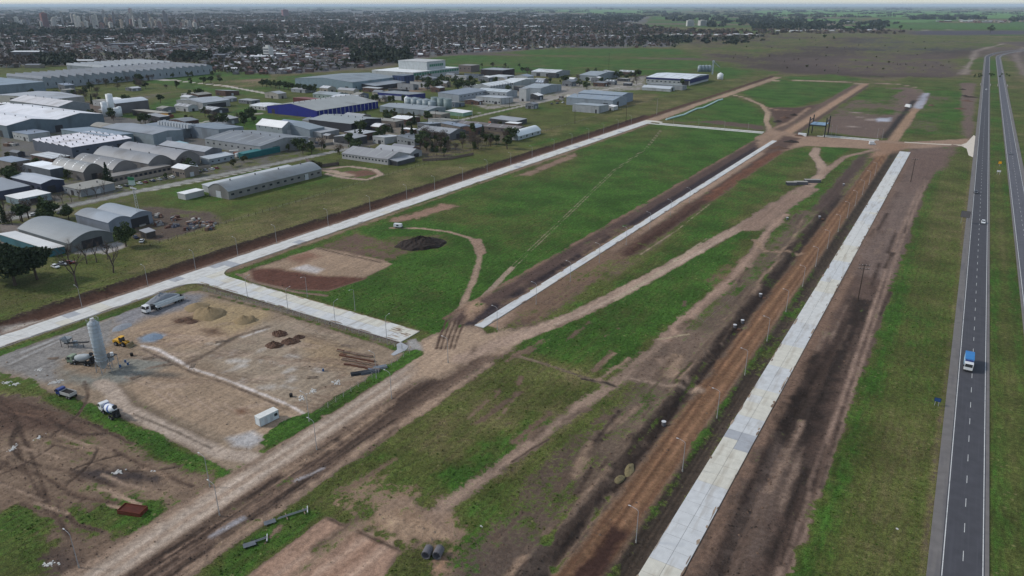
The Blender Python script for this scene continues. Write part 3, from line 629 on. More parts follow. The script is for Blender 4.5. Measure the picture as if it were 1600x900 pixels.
F4 = np.stack([a_, b_, np.roll(b_, -1, 1), np.roll(a_, -1, 1)], -1).reshape(-1, 4)[:, ::-1]
fc = CLS[F4].max(1)
P3 = np.stack([X, Y, HT], -1)
def sheet(name, faces, kind='structure'):
    u, inv = np.unique(faces, return_inverse=True); fs = inv.reshape(-1, 4).astype(np.int32)
    me = bpy.data.meshes.new(name); me.vertices.add(len(u)); me.vertices.foreach_set('co', P3[u].astype(np.float32).ravel())
    me.loops.add(fs.size); me.loops.foreach_set('vertex_index', fs.ravel()); me.polygons.add(len(fs))
    me.polygons.foreach_set('loop_start', np.arange(0, fs.size, 4, dtype=np.int32)); me.polygons.foreach_set('loop_total', np.full(len(fs), 4, np.int32))
    me.polygons.foreach_set('use_smooth', np.ones(len(fs), bool)); me.update(calc_edges=True)
    at = me.attributes.new('soil', 'FLOAT_COLOR', 'POINT'); at.data.foreach_set('color', np.c_[soil[u], np.ones(len(u))].astype(np.float32).ravel())
    for nm, ar in (('veg', veg), ('tone', tone)):
        at = me.attributes.new(nm, 'FLOAT', 'POINT'); at.data.foreach_set('value', ar[u].astype(np.float32))
    me.materials.append(GROUND)
    return tag(ob(name, me), kind=kind)
sheet('ground', F4[fc == 0])
for nm, k in CL.items():
    if (fc == k).any(): sheet(nm, F4[fc == k])
gz_grid = None
def hz(x, y):
    """ground height at a point (nearest ground vertex)"""
    r = math.hypot(x, y); a = math.degrees(math.atan2(-x, y))-math.degrees(PH)
    if abs(a) > 43.9: return 0.0
    i = int(np.argmin(np.abs(rr-r))); j = int(round((a+44)/0.125))
    return float(P3[i*NA+j, 2])

# ------------------------------------------------------------------ paved roads
M_slab = [mat('concrete_bluish', (190,191,191), 0.8, 0.10, 0.5, stain=((150,142,132), 0.3, 0.52, 0.55, (1.6,.25,1))),
          mat('concrete_cream', (196,192,180), 0.8, 0.10, 0.5, stain=((158,148,132), 0.3, 0.53, 0.55, (1.6,.25,1))),
          mat('concrete_white', (196,195,191), 0.8, 0.10, 0.5, stain=((152,144,134), 0.3, 0.53, 0.55, (1.6,.25,1))),
          mat('concrete_grey', (158,160,164), 0.85, 0.12, 0.5, stain=((130,126,122), 0.3, 0.55, 0.6))]
M_joint = mat('road_bed', (96, 92, 88), 0.95, 0.15, 1.0)
def slab_road(name, label, x0, x1, y0, y1, nx, ny, pick, along='y', zt=0.14):
    """poured concrete road: bed + separate slabs"""
    root = tag(ob(name, None), kind='structure')
    MB().box(x0+.05, x1-.05, y0+.05, y1-.05, -0.3, zt-0.05).build('road_bed', M_joint, root)
    sx = (x1-x0)/nx; sy = (y1-y0)/ny; g = 0.035
    me = {}
    for k in range(4):
        me[k] = MB().box(-sx/2+g, sx/2-g, -sy/2+g, sy/2-g, -0.25, 0).mesh('slab', M_slab[k])
    for i in range(nx):
        for j in range(ny):
            cx_, cy_ = x0+(i+.5)*sx, y0+(j+.5)*sy
            s_ = ob('slab', me[pick(cx_, cy_)], root, (cx_, cy_, zt+rnd.uniform(-.006, .006)))
    return root
def pick_right(x, y):
    B = [(118,1),(150,0),(156,1),(170,1),(178,3),(186,0),(205,1),(222,0),(240,1),(262,0),(300,2),(318,1),(345,0),(372,1),(420,2),(470,0),(560,2),(700,0)]
    for lim, k in B:
        if y < lim: return k if rnd.random() < 0.95 else rnd.choice([0, 1, 2])
    return 2
slab_road('concrete_road', '', -39.2, -31.4, 78, 658, 2, 128, pick_right)
slab_road('concrete_road', '', -138.9, -134.8, 197.5, 655, 1, 96, lambda x, y: rnd.choice([0, 0, 2, 2, 0]))
slab_road('concrete_road', '', -277.5, -267.6, 62, 700, 2, 128, lambda x, y: 2 if rnd.random() < .9 else rnd.choice([1, 3]))
slab_road('concrete_road', '', -267.5, -152.8, 172.2, 183.0, 23, 2, lambda x, y: (rnd.choice([1, 1, 2]) if y > 177 else rnd.choice([0, 0, 2])))
slab_road('concrete_road', '', -267.4, -155.5, 687.5, 691.2, 22, 1, lambda x, y: 2)
slab_road('concrete_road', '', -258, -156, 694.2, 698.0, 20, 1, lambda x, y: 2)
slab_road('concrete_road', '', -110, -62, 698.5, 702, 10, 1, lambda x, y: 2)
slab_road('concrete_road', '', -106, -60, 705, 708.2, 9, 1, lambda x, y: 2)
# flared corners of the junctions
def flat_poly(name, pts, z0, z1, m, parent=None, kind='structure'):
    n = len(pts); o = MB().add([(x, y, z0) for x, y in pts]+[(x, y, z1) for x, y in pts], [tuple(range(n))[::-1], tuple(range(n, 2*n))]+[(i, (i+1) % n, n+(i+1) % n, n+i) for i in range(n)]).build(name, m, parent)
    if parent is None: tag(o, kind=kind)
    return o
def fillet(cx_, cy_, dx, dy, r):
    """the concave corner piece between two roads meeting at (cx, cy)"""
    pts = [(cx_, cy_)]+[(cx_+dx*r*(1-math.sin(a)), cy_+dy*r*(1-math.cos(a))) for a in [i*math.pi/2/8 for i in range(9)]]
    return pts if dx*dy > 0 else pts[::-1]
flat_poly('road_corner', fillet(-267.55, 183.05, 1, 1, 9), -0.2, 0.138, M_slab[1])
flat_poly('road_corner', fillet(-267.55, 172.15, 1, -1, 9), -0.2, 0.138, M_slab[2])
flat_poly('road_corner', [(-152.8, 172.2), (-148.5, 171.2), (-147.2, 168.5), (-148, 163), (-149.4, 163), (-150, 167), (-152.8, 170)][::-1], -0.2, 0.1, M_slab[3])
flat_poly('road_apron', [(-277.5, 700.05), (-258, 700.05), (-258, 705), (-267, 709), (-277.5, 709)], -0.2, 0.139, M_slab[1])
def mud_on_roads():
    b = MB(); rg = random.Random(77)
    def blob(x, y, rx, ry, z):
        n_ = 11; b.add([(x+rx*math.cos(2*math.pi*k/n_)*rg.uniform(.6,1.2), y+ry*math.sin(2*math.pi*k/n_)*rg.uniform(.6,1.2), z) for k in range(n_)], [tuple(range(n_))], rg.randrange(2))
    z = [0.152]
    def nz(): z[0] = .152+((z[0]-.152+.0007) % .02); return z[0]
    for k in range(110):
        e = rg.choice([-39.0, -31.7]); blob(e+rg.uniform(-.25,.25), rg.uniform(85, 560), rg.uniform(.08,.38), rg.uniform(.6,3.2), nz())
    for k in range(70): blob(rg.choice([-277.2,-267.9])+rg.uniform(-.3,.3), rg.uniform(80, 520), rg.uniform(.1,.45), rg.uniform(1,5), nz())
    for k in range(50): blob(rg.uniform(-262,-154), rg.choice([172.6,182.6])+rg.uniform(-.3,.3), rg.uniform(1,4), rg.uniform(.1,.4), nz())
    for k in range(40): blob(rg.choice([-138.7,-135.0])+rg.uniform(-.15,.15), rg.uniform(198, 480), rg.uniform(.1,.5), rg.uniform(1,4), nz())
    for k in range(16): blob(rg.uniform(-162,-153.5), rg.uniform(173,182), rg.uniform(.8,2.5), rg.uniform(.15,.4), nz())
    return tag(b.build('road_mud', [mat('mud_dried', (150,132,114), .95, .2, 1.2), mat('mud_damp', (118,100,86), .95, .2, 1.2)]), 'dried mud spilled along the edges of the concrete roads', None, None, 'stuff')
mud_on_roads()
# highway: two carriageways, shoulders, edge lines, lane dashes, running straight and then bending right
def hw_line(off):
    pts = []
    for i in range(0, 100): pts.append((off, 20+i*20.0))
    R_ = 1100.0
    for i in range(1, 40):
        a = i*0.03; pts.append((off+(R_-off+30)*(1-math.cos(a)) if True else 0, 2000+(R_-off+30)*math.sin(a)))
    return pts
def ribbon(name, xa, xb, z0, z1, m, parent):
    A = hw_line(xa); B_ = hw_line(xb); n = len(A); b = MB()
    vs = [(x, y, z1) for x, y in A]+[(x, y, z1) for x, y in B_]+[(x, y, z0) for x, y in A]+[(x, y, z0) for x, y in B_]
    fs = []
    for i in range(n-1):
        fs += [(n+i, n+i+1, i+1, i), (i, i+1, 2*n+i+1, 2*n+i), (3*n+i, 3*n+i+1, n+i+1, n+i)]
    return b.add(vs, fs).build(name, m, parent)
M_asph = mat('asphalt', (69,69,74), 0.9, 0.14, 0.35, stain=((78,78,84), 0.5, 0.52, 0.45, (4, 0.06, 1)))
M_asph2 = mat('asphalt_worn', (88,88,94), 0.9, 0.14, 0.35, stain=((74,74,80), 0.5, 0.5, 0.5, (3, 0.08, 1)))
M_shoulder = mat('shoulder_asphalt', (108,104,102), 0.92, 0.14, 0.4, stain=((84,82,86), 0.4, 0.52, 0.5, (1, 0.1, 1)))
M_line = mat('road_paint', (200,200,198), 0.7, 0.15, 2.0, stain=((120,120,122), 0.8, 0.58, 0.7))
for (a, b, sh0, sh1, am, lab) in ((14.0, 21.9, 11.6, 22.7, M_asph, 1), (33.9, 41.4, 33.2, 43.6, M_asph2, 2)):
    root = tag(ob('highway', None), kind='structure')
    ribbon('shoulder', sh0, sh1, -0.15, 0.20, M_shoulder, root)
    ribbon('carriageway', a, b, 0.0, 0.215, am, root)
    for xl in (a+0.33, b-0.33): ribbon('edge_line', xl-0.09, xl+0.09, 0.2, 0.221, M_line, root)
    mid = (a+b)/2
    dm = MB().box(-0.06, 0.06, -1.8, 1.8, -0.01, 0).mesh('lane_dash', M_line)
    for k in range(90):
        ob('lane_dash', dm, root, (mid, 60+k*10.5+rnd.uniform(-.2, .2), 0.222))
MB().add([(8.5,668,0.02),(11.65,660,0.19),(11.65,772,0.19),(10.3,780,0.1),(5.5,730,0.05),(2,718,0.02),(-22,711,0.02),(-40,708.5,0.02),(-40,705,0.02),(-22,707.5,0.02),(2,713,0.02),(6.5,700,0.03)], [(0,1,2,3,4,11),(4,5,10,11),(5,6,9,10),(6,7,8,9)]).build('slip_road', mat('slip_concrete', (196,186,172), 0.9, .1, .5))
tag(bpy.data.objects['slip_road'], kind='structure')

# ------------------------------------------------------------------ lamps and poles
M_galv = mat('galvanised_steel', (150,150,152), 0.5, 0.08, 1.0, spec=0.4)
M_lum = mat('luminaire_grey', (190,190,192), 0.5, 0.05, 1.0)
M_wood = mat('creosoted_wood', (62,52,46), 0.9, 0.2, 2.0)
M_conc = mat('precast_concrete', (150,146,140), 0.9, 0.12, 1.0)
def make_lamp():
    root = thing('street_lamp', 'x', 'street lamp')
    MB().tube([(0,0,0),(0,0,4),(0,0,8.6)], [0.10,0.085,0.06], 8).build('pole', M_galv, root)
    MB().tube([(0,0,0),(0,0,0.7)], [0.2,0.17], 8).build('base', M_conc, root)
    MB().tube([(0,0,8.55),(-0.5,0,8.95),(-1.9,0,9.25)], [0.06,0.055,0.045], 6).build('arm', M_galv, root)
    MB().box(-2.4,-1.8,-0.12,0.12,9.19,9.29, taper=0.03).build('luminaire', M_lum, root)
    return root
lamp0 = make_lamp(); lamp_used = [False]
def lamp_row(xy, where, rz=0):
    for i, (x, y) in enumerate(xy):
        lab = 'street lamp %s, %s from near end' % (where, ORD[i] if i < 30 else 'far')
        if not lamp_used[0]:
            lamp_used[0] = True; o = lamp0; o.location = (x, y, hz(x, y)-0.05); o.rotation_euler = (0, 0, rz); o['label'] = lab
        else: o = copy_tree(lamp0, (x, y, hz(x, y)-0.05), rz, lab)
        o['group'] = 'street lamps along the new roads'
lamp_row([(-43.4-0.004*(y-120), y) for y in (121.8,152.3,181.7,211.7,241,271.2,302.8,332,362.1,394.2,425,455,487,518,550)], 'between the reddish track and the concrete road')
lamp_row([(-278.4, y) for y in (101,130.4,158.1,181,203.7,226.9,262.1,295,327.5,355.2,385.9,415.6,447,478.2,513.4,545,577,608,640,672)], 'beside the ditch of the perimeter road')
lamp_row([(-208.6,171.4),(-183.4,171.4),(-158.5,171.4),(-232,171.4)][::-1], 'on the yard side of the cross road', -math.pi/2)
lamp_row([(-212,184.6),(-186,184.6)], 'on the field side of the cross road', math.pi/2)
lamp_row([(-128.6,79),(-129.4,110),(-130,140.9),(-129.4,168.5),(-129.6,198.7),(-129.6,227),(-129.7,256.3),(-129.8,285.2),(-129.8,316),(-129.8,347),(-129.8,378),(-129.8,410)], 'on the right of the main dirt road')
lamp_row([(-139.9,52.8),(-139.9,84.8),(-141.4,118.7),(-142.4,148)], 'on the left of the main dirt road')
lamp_row([(x, 685.5) for x in (-240,-215,-190,-168)], 'in the far row on the second cross road', math.pi/2)
lamp_row([(x, 711) for x in (-100,-96,-62,-58)], 'near the gateway frame at the far junction', math.pi/2)
def power_pole(x, y, h, label, arms=2, dark=True):
    r = thing('power_pole', label, 'power pole', (x, y, hz(x, y)-.1), 0.25, 'power poles')
    MB().tube([(0,0,0),(0,0,h)], [0.24,0.15], 8).build('pole', M_wood if dark else M_conc, r)
    for k in range(arms):
        z = h-0.35-k*1.5; c = MB().box(-2.0,2.0,-0.09,0.09,z-.1,z+.1).build('crossarm', M_wood, r)
        for u in (-1.75,-0.7,0.7,1.75):
            MB().tube([(u,0,z+.1),(u,0,z+.4)], [0.07,0.05], 6).build('insulator', M_lum, c)
    MB().tube([(-0.9,0,h-2.2),(0,0,h-2.9)], 0.05, 5).build('brace', M_wood, r)
power_pole(-22.1, 297.9, 15.5, 'tall dark wooden power pole nearest the camera, right of the concrete road')
power_pole(-22.3, 542.2, 15.5, 'tall dark wooden power pole beyond the far end of the concrete road slabs', 1)
for i, (px, py, hh) in enumerate([(978,190,17),(1026,178,17),(898,193,13),(902,164,13),(951,109,30),(717,196,11),(681,192,12),(738,182,11),(796,168,11),(590,128,16)]):
    x, y = G(px, py)
    power_pole(x, y, hh, 'dark power pole %s' % ['standing on the grass strip left of the far road corner','standing by the ditch at the far road corner','left of the pale blue-grey workshop','in front of the pale blue-grey workshop','very tall on the horizon side of the white sheds','behind the long brown shed','left of the small side street','beside the side street junction','in front of the white grain plant','rising before the pale blue hall'][i], 1, i % 2 == 0)

# ------------------------------------------------------------------ industrial buildings (all stand square to the street grid)
RECTS = []
def free(x, y, m=2.0): return not any(a-m < x < b+m and c-m < y < d+m for a, b, c, d in RECTS)
def wallm(rgb):
    rgb = tuple(int(c*.78) for c in rgb)
    return mat('wall_%d_%d_%d' % rgb, rgb, 0.8, 0.12, 0.25, stripes=None, stain=((rgb[0]*.7, rgb[1]*.68, rgb[2]*.66), 0.12, 0.55, 0.5, (1, 1, 0.3)))
def roofm(rgb, ax):
    rgb = tuple(int(c*(.86 if sum(rgb) < 570 else .92 if sum(rgb) < 625 else 1.0)) for c in rgb)
    return mat('roof_%d_%d_%d_%d' % (*rgb, ax), rgb, 0.55, 0.10, 0.08, stripes=(ax, 1.1, 0.05), spec=0.4, stain=((rgb[0]*.72, rgb[1]*.68, rgb[2]*.64), 0.05, 0.55, 0.55, (1, 1, 1)))
M_door_bay = mat('dark_door_or_open_bay', (46,46,50), 0.7, 0.1, 1); M_win = mat('window_glass', (42,48,56), 0.25, 0.1, 0.5, spec=0.6)
M_doorl = mat('door_light', (170,174,178), 0.6, 0.08, 1); M_vent = mat('roof_vent', (88,88,90), 0.6, 0.1, 1)
M_skyl = mat('skylight_sheet', (214,218,220), 0.4, 0.08, 0.5); M_skyd = mat('skylight_dull', (150,154,152), 0.5, 0.12, 0.4); M_trim = mat('eave_trim', (120,122,126), 0.6, 0.1, 1)
def foot(n, l, r):
    a = G(*n); b = G(*l); c = G(*r)
    return b[0], a[0], a[1], c[1]
def shed(name, label, fp, h, roof, rise, wc, rc, ridge='y', doors=(), wins=(), vents=0, sky=0, cat='building', group=None, bays=1, skyc=None):
    """fp = x0,x1,y0,y1 ; roof: gable, barrel, flat, mono, saw ; doors: (face, pos 0..1, width, height, dark) ; wins: (face, count, z, w, h)"""
    x0, x1, y0, y1 = fp; cx_, cy_ = (x0+x1)/2, y0; RECTS.append(fp)
    if not sky and roof in ('gable', 'mono') and (x1-x0)*(y1-y0) > 700: sky = 5; skyc = skyc or M_skyd
    root = thing(name, label, cat, (cx_, cy_, 0), 0, group)
    wx = (x1-x0)/2; D = y1-y0
    wm = wallm(wc); rm = roofm(rc, 0 if ridge == 'x' else 1)
    span = 2*wx if ridge == 'y' else D; bw = span/bays
    def prof(k):
        """roof line of bay k across the span as (u, z) points"""
        u0 = k*bw; u1 = u0+bw
        if roof == 'gable': return [(u0, h), ((u0+u1)/2, h+rise), (u1, h)]
        if roof == 'mono': return [(u0, h+rise), (u1, h)]
        if roof == 'saw': return [(u0, h), (u0+bw*.12, h+rise), (u1, h)]
        if roof == 'barrel': return [(u0+bw*(i/10), h+rise*math.sin(math.pi*i/10)**.95) for i in range(11)]
        return [(u0, h), (u1, h)]
    line = []
    for k in range(bays):
        p = prof(k); line += p if not line else p[1:] if roof != 'mono' else p
    wl = [(0, 0)]+line+[(span, 0)]
    o_ = -wx if ridge == 'y' else 0
    pr = [(u+o_, z) for u, z in wl]
    if ridge == 'y': MB().prism(pr[::-1], 'y', 0, D).build('wall', wm, root)
    else: MB().prism(pr[::-1], 'x', -wx, wx).build('wall', wm, root)
    ov = 0.5; t = 0.22; rb = MB()
    for k in range(bays):
        p = prof(k); p = [list(q) for q in p]
        if k == 0 and roof != 'flat':
            s = (p[1][1]-p[0][1])/(p[1][0]-p[0][0]+1e-6); p[0][0] -= ov*.6; p[0][1] -= ov*.6*s if abs(s) < 2 else 0
        if k == bays-1 and roof != 'flat':
            s = (p[-1][1]-p[-2][1])/(p[-1][0]-p[-2][0]+1e-6); p[-1][0] += ov*.6; p[-1][1] += ov*.6*s if abs(s) < 2 else 0
        if roof == 'flat':
            p = [[u0+dd, z] for (u0, z), dd in zip(p, (-.25, .25))]
        top = [(u+o_, z+t+.02) for u, z in p]; bot = [(u+o_, z+.02) for u, z in p]
        cap = top+bot[::-1]
        a, b = (-ov*.5, D+ov*.5) if ridge == 'y' else (-wx-ov*.5, wx+ov*.5)
        rb.prism(cap[::-1], 'y' if ridge == 'y' else 'x', a, b)
    ro = rb.build('roof', rm, root, False)
    def rz_at(u):
        k = min(int(u/bw), bays-1); p = prof(k)
        for (a, za), (b, zb) in zip(p, p[1:]):
            if a-1e-6 <= u <= b+1e-6: return za+(zb-za)*(u-a)/(b-a+1e-9)
        return h
    L = D if ridge == 'y' else 2*wx
    for k in range(sky):        # translucent sheets let into the roof slopes
        q = (k+.5)/sky*L
        for bb in range(bays):
            sides = ((.08,.44),(.56,.92)) if roof in ('gable', 'barrel') else ((.2,.9),)
            for ua, ub in sides:
                ua, ub = (bb+ua)*bw, (bb+ub)*bw; m_ = MB(); za, zb = rz_at(ua)+t+.05, rz_at(ub)+t+.05
                n_ = 4 if roof == 'barrel' else 1
                for i in range(n_):
                    a1 = ua+(ub-ua)*i/n_; b1 = ua+(ub-ua)*(i+1)/n_; z1, z2 = rz_at(a1)+t+.05, rz_at(b1)+t+.05
                    if ridge == 'y': m_.add([(a1-wx,q-.5,z1),(b1-wx,q-.5,z2),(b1-wx,q+.5,z2),(a1-wx,q+.5,z1)], [(0,1,2,3)])
                    else: m_.add([(q-wx-.5,a1,z1),(q-wx+.5,a1,z1),(q-wx+.5,b1,z2),(q-wx-.5,b1,z2)], [(0,1,2,3)])
                m_.build('skylight', skyc or M_skyl, ro)
    for k in range(vents):
        q = (k+.5)/vents*L
        for bb in range(bays):
            u = (bb+.5)*bw; z = rz_at(u)+t
            p = (u-wx, q) if ridge == 'y' else (q-wx, u)
            MB().tube([(p[0],p[1],z-.1),(p[0],p[1],z+.7),(p[0],p[1],z+.75),(p[0],p[1],z+1.15)], [.35,.35,.6,.25], 8).build('vent', M_vent, ro)
    def panel(nm, face, c, w_, z0, z1, m_, out=0.06):
        if face == 'f': MB().box(c-wx-w_/2, c-wx+w_/2, -out, 0.02, z0, z1).build(nm, m_, root)
        else: MB().box(wx-.02, wx+out, c-w_/2, c+w_/2, z0, z1).build(nm, m_, root)
    for face, pos, dw, dh, dk in doors:
        panel('door', face, pos*(2*wx if face == 'f' else D), dw, 0.02, dh, M_door_bay if dk else M_doorl)  # on open-fronted sheds the dark panel paints the shaded inside
    for face, cnt, z, ww, wh in wins:
        Lf = 2*wx if face == 'f' else D
        for k in range(cnt): panel('window', face, (k+.5)/cnt*Lf, ww, z, z+wh, M_win, 0.05)
    return root
BL = (28,40,150); WHT = (206,208,208); PBL = (150,164,176); GRY = (136,140,146); LGR = (170,174,178); DGR = (84,86,92); CRM = (190,184,172); BRK = (110,84,74)
rW = (222,222,222); rL = (176,178,182); rG = (138,142,148); rD = (112,116,122); rB = (150,162,178); rTan = (160,156,146)
S = shed
b1 = foot((500,184),(411,178),(597,170))
S('warehouse', 'large deep blue warehouse with pale grey gable roof', (-650,-574,540,634), 7.5, 'gable', 5.0, BL, (172,174,172), 'y', [('f',.12,5,5,True)], [], 12, 0)
wb = [o for o in bpy.data.objects if o.name == 'warehouse'][0]
for k in range(15):
    MB().box(38.0,38.35,3+k*6.2,3.5+k*6.2,0,7.3).build('buttress', M_doorl, wb)
S('shed', 'tall pale shed with a bright white roof in front of the blue warehouse', foot((442,214),(406,208),(480,212)), 8, 'gable', 4.5, (176,186,192), rW, 'x', [('s',.5,5,5,False)], [('f',4,6,1,1.5)])
S('shed', 'pale blue extension on the right of the tall white-roofed shed', (-518,-492,452,470), 7, 'mono', 3, (160,172,182), (150,162,170), 'y', [('s',.4,5,4.5,True)])
S('warehouse', 'dark walled warehouse with a broad light grey roof before the blue one', (-532,-477,489,530), 8.5, 'gable', 2.2, (62,64,72), (162,168,170), 'x', [('f',.7,5,5,True),('s',.4,6,5,True)], [], 6)
S('workshop', 'pale annex with cluttered yard beside the dark walled warehouse', (-506,-482,456,478), 4.5, 'mono', 1.2, LGR, rL, 'y', [('f',.5,4,3.5,True)])
S('warehouse', 'very wide low warehouse with grey roof and white front wall', (-532,-464,374,424), 7, 'gable', 3.2, (178,182,184), rG, 'x', [('s',.3,6,5,True)], [('f',9,3.5,2,1.2)], 6, 0, bays=1)
S('metal_screen', 'long teal sheet-metal screen along the street', (-468,-462.5,356,392), 4.2, 'mono', 0.5, (44,122,126), (58,132,134), 'y', cat='screen')
S('arched_hall', 'long pale grey arched hall beside the grass strip', (-389,-370,270.5,347), 5.0, 'barrel', 3.6, (150,150,148), (156,162,166), 'y', [('s',.82,3,4,False),('f',.5,4.5,4.2,False)], [('s',13,2.2,2.2,1.2)], 4, 0)
S('lean_to', 'long low white lean-to behind the arched hall', (-401,-391,275,345), 3.6, 'mono', 1, WHT, (200,204,206), 'y', [], [('s',8,1.5,1.5,1)])
S('shed', 'small windowless white box beside the arched hall gable', (-399,-391.5,256,269), 3.5, 'flat', 0, WHT, rW, 'y')
S('workshop', 'white workshop with a row of windows and weathered gable roof', (-401,-355,398.5,424), 4.2, 'gable', 3.5, (190,190,190), (160,160,162), 'x', [('s',.5,8,3.5,True)], [('f',14,2,1.6,1.2)], 4)
S('lean_to', 'open lean-to canopy on the gable side of the white workshop', (-354.5,-347,400,420), 3.2, 'mono', .8, DGR, LGR, 'y', [('f',.5,5,2.6,True)])
S('workshop', 'second gable roof behind the white workshop', (-392,-356,426,440), 4, 'gable', 2.5, LGR, rL, 'x', [('s',.5,6,3,True)])
S('warehouse', 'grey streaked gable warehouse among bare trees', (-416,-379,508,532), 5.5, 'gable', 2.6, (128,130,134), (164,168,174), 'x', [('f',.75,3,4,True),('s',.5,5,4,True)], [('f',6,3.4,1.6,1)])
S('pavilion', 'brown house with a grey hipped roof near the fence', (-383,-362,432,446), 4.5, 'gable', 2.6, (122,94,84), (150,150,156), 'x', [('f',.4,5,3,True)], [('f',3,1.8,1.5,1.4)])
S('shed', 'long low brown brick shed with grey roof', (-414,-345,566,584), 4.0, 'gable', 1.8, (122,112,108), (128,120,118), 'x', [], [('f',10,1.8,2,1.2)])
S('arched_hall', 'small bright white arched hall at the end of the fence', (-340,-327.5,538,578), 3.6, 'barrel', 3.6, (196,204,208), (206,212,214), 'y', [('f',.5,4,3.4,False)], [('s',4,1.2,2,1.6)])
S('shed', 'open white-roofed scrap shed beside the side street', (-402,-372,606,628), 4.2, 'mono', .8, DGR, LGR, 'y', [('f',.3,8,3.4,True),('f',.75,8,3.4,True)])
S('warehouse', 'long grey warehouse in front of the grain silos', (-552,-485,612,644), 6, 'gable', 1.6, (156,166,172), (160,168,174), 'x', [('s',.5,5,4.5,True)], [], 3)
S('shed', 'small green and white shed right of the silo warehouse', (-475,-452,630,648), 3.6, 'mono', .8, (150,190,168), rW, 'y')
S('factory', 'low blue factory left of the grain silos', (-636,-585,703,735), 6.5, 'mono', 1.0, (58,66,140), (150,156,164), 'x', [('f',.5,26,5,False)])
S('factory', 'long white and pale blue factory behind the grain silos', (-561,-529,730,797), 8, 'mono', 1.2, (184,192,200), (140,150,164), 'y', [], [('s',8,5,3,1)])
S('factory', 'white gabled hall of the grain plant with a tall front', (-572,-546,824,880), 9, 'gable', 3.0, (188,194,198), (206,210,212), 'y', [('f',.5,6,5,True)], [('s',8,6,1,4)])
S('factory', 'white stepped office block of the grain plant beside the street', (-507,-471,734,762), 6, 'mono', 1.5, (200,204,206), (186,192,198), 'x', [('f',.8,4,3,True)], [('f',8,1.8,2,1.5)])
S('factory', 'middle white hall with pale roof behind the stepped office block', (-543,-497,788,814), 7.5, 'gable', 2.0, (186,194,200), (190,198,204), 'x', [], [('f',6,4,2,1.5)])
S('factory', 'far white hall with bright roof behind the grain plant', (-575,-550,890,958), 8, 'gable', 2.5, (196,202,204), (212,216,218), 'x', [], [('f',10,5,1.2,3)])
S('factory', 'blue-grey gabled hall right of the white tower', (-508,-481,847,905), 8, 'gable', 2.4, (170,180,188), (172,182,190), 'x', [('f',.3,5,5,False)], [], 4)
S('tower_block', 'slim white rectangular tower beside the street', (-471,-461,776,786), 15, 'flat', 0, (206,208,208), rL, 'y', [('f',.5,3,3,True)], cat='tower')
S('factory', 'white low hall with roof blocks in front of the green field', (-650,-621,972,1008), 6, 'flat', 0, (188,192,196), (204,208,210), 'y', [], [('f',8,3,2,1.5)])
b16 = S('factory', 'white modern factory with green glazed strips and upper block', (-838,-752,916,1040), 11, 'flat', 0, (212,216,218), (216,218,218), 'y', [('f',.7,8,5,False)], [])
MB().box(-24,36,45,95,11.25,24).build('upper_block', wallm((214,220,222)), b16)
MB().box(-24.4,36.4,44.6,95.4,24,24.6).build('parapet', wallm((226,228,228)), b16)
M_green = mat('green_glass', (52,110,88), 0.3, .1, .3)
for k in range(7): MB().box(36,36.15,52+k*5.4,56.4+k*5.4,16,20).build('window', M_green, b16)
for k in range(18):
    MB().box(43,43.2,2+k*6.75,7.4+k*6.75,6.0,9.6).build('window', M_green, b16)
S('factory', 'pale blue long hall at the edge of the town', (-838,-725,752,848), 11, 'gable', 3.5, (148,170,182), (140,150,158), 'y', [('f',.9,6,5,True)], [('s',7,3,2,2)])
S('factory', 'dark blue striped end block of the pale blue hall', (-727,-706,838,862), 14, 'flat', 0, (62,80,122), (120,130,140), 'y', [], [('f',4,2,1,10),('s',3,3,1,9)])
S('lean_to', 'long open canopy on the right of the pale blue hall', (-727,-700,770,836), 6, 'mono', 2, DGR, (158,166,174), 'y', [('f',.5,16,5,True),('s',.3,18,4.5,True),('s',.7,18,4.5,True)])
S('workshop', 'plain brown box building behind the white factory', (-780,-753,1077,1104), 11, 'flat', 0, (134,124,120), (150,144,140), 'y', [], [('f',3,5,2,2)])
S('workshop', 'dark brick hall with thin white roof line', (-698,-655,1026,1064), 11, 'flat', 0, (62,52,56), (160,166,172), 'y', [('f',.4,10,8,True)], [('f',6,8,2,2)])
S('warehouse', 'large white roofed warehouse left of the road to the plants', (-630,-584,1076,1128), 7, 'gable', 2.5, (168,174,178), (206,210,214), 'x', [('f',.3,7,5,True),('f',.7,7,5,True)])
S('warehouse', 'grey-white warehouse with trees in front of it', (-527,-496,1049,1132), 8, 'gable', 3, (158,168,174), (160,170,178), 'x', [('f',.6,8,6,False)], [], 5)
S('shed', 'small white shed between the far warehouses', (-524,-513,1004,1016), 6, 'gable', 1.5, WHT, rW, 'x', [('f',.5,4,4,True)])
S('factory', 'white walled plant with dark blue roof band at the far end of the estate', (-420,-352,1062,1150), 9, 'gable', 2.5, (196,200,204), (204,210,216), 'x', [('f',.9,10,7,True)], [('f',10,3,3,1.5)])
pb = [o for o in bpy.data.objects if o.get('label', '').startswith('white walled plant')][0]
MB().box(-34.3,34.3,-0.3,0.0,6.4,9.0).build('roof_band', wallm((44,52,110)), pb)
MB().box(34.05,34.3,-0.3,88,3.0,9.0).build('roof_band', wallm((44,52,110)), pb)
S('arched_hall', 'low white tunnel shed with open end before the far plant', (-389,-348,970,988), 3.6, 'barrel', 2.4, (196,200,202), (190,196,202), 'x', [('s',.5,6,4,True)])
S('lean_to', 'grey lean-to roof between the tunnel shed and the far plant', (-392,-340,996,1014), 5, 'mono', 1.5, LGR, (178,186,192), 'x')
S('workshop', 'pale blue-grey workshop with a stepped roof by the grass strip', (-405,-345,775,815), 8.5, 'gable', 2.2, (166,178,190), (150,164,178), 'x', [('s',.35,6,6,True),('f',.85,6,5,True)], [], 4)
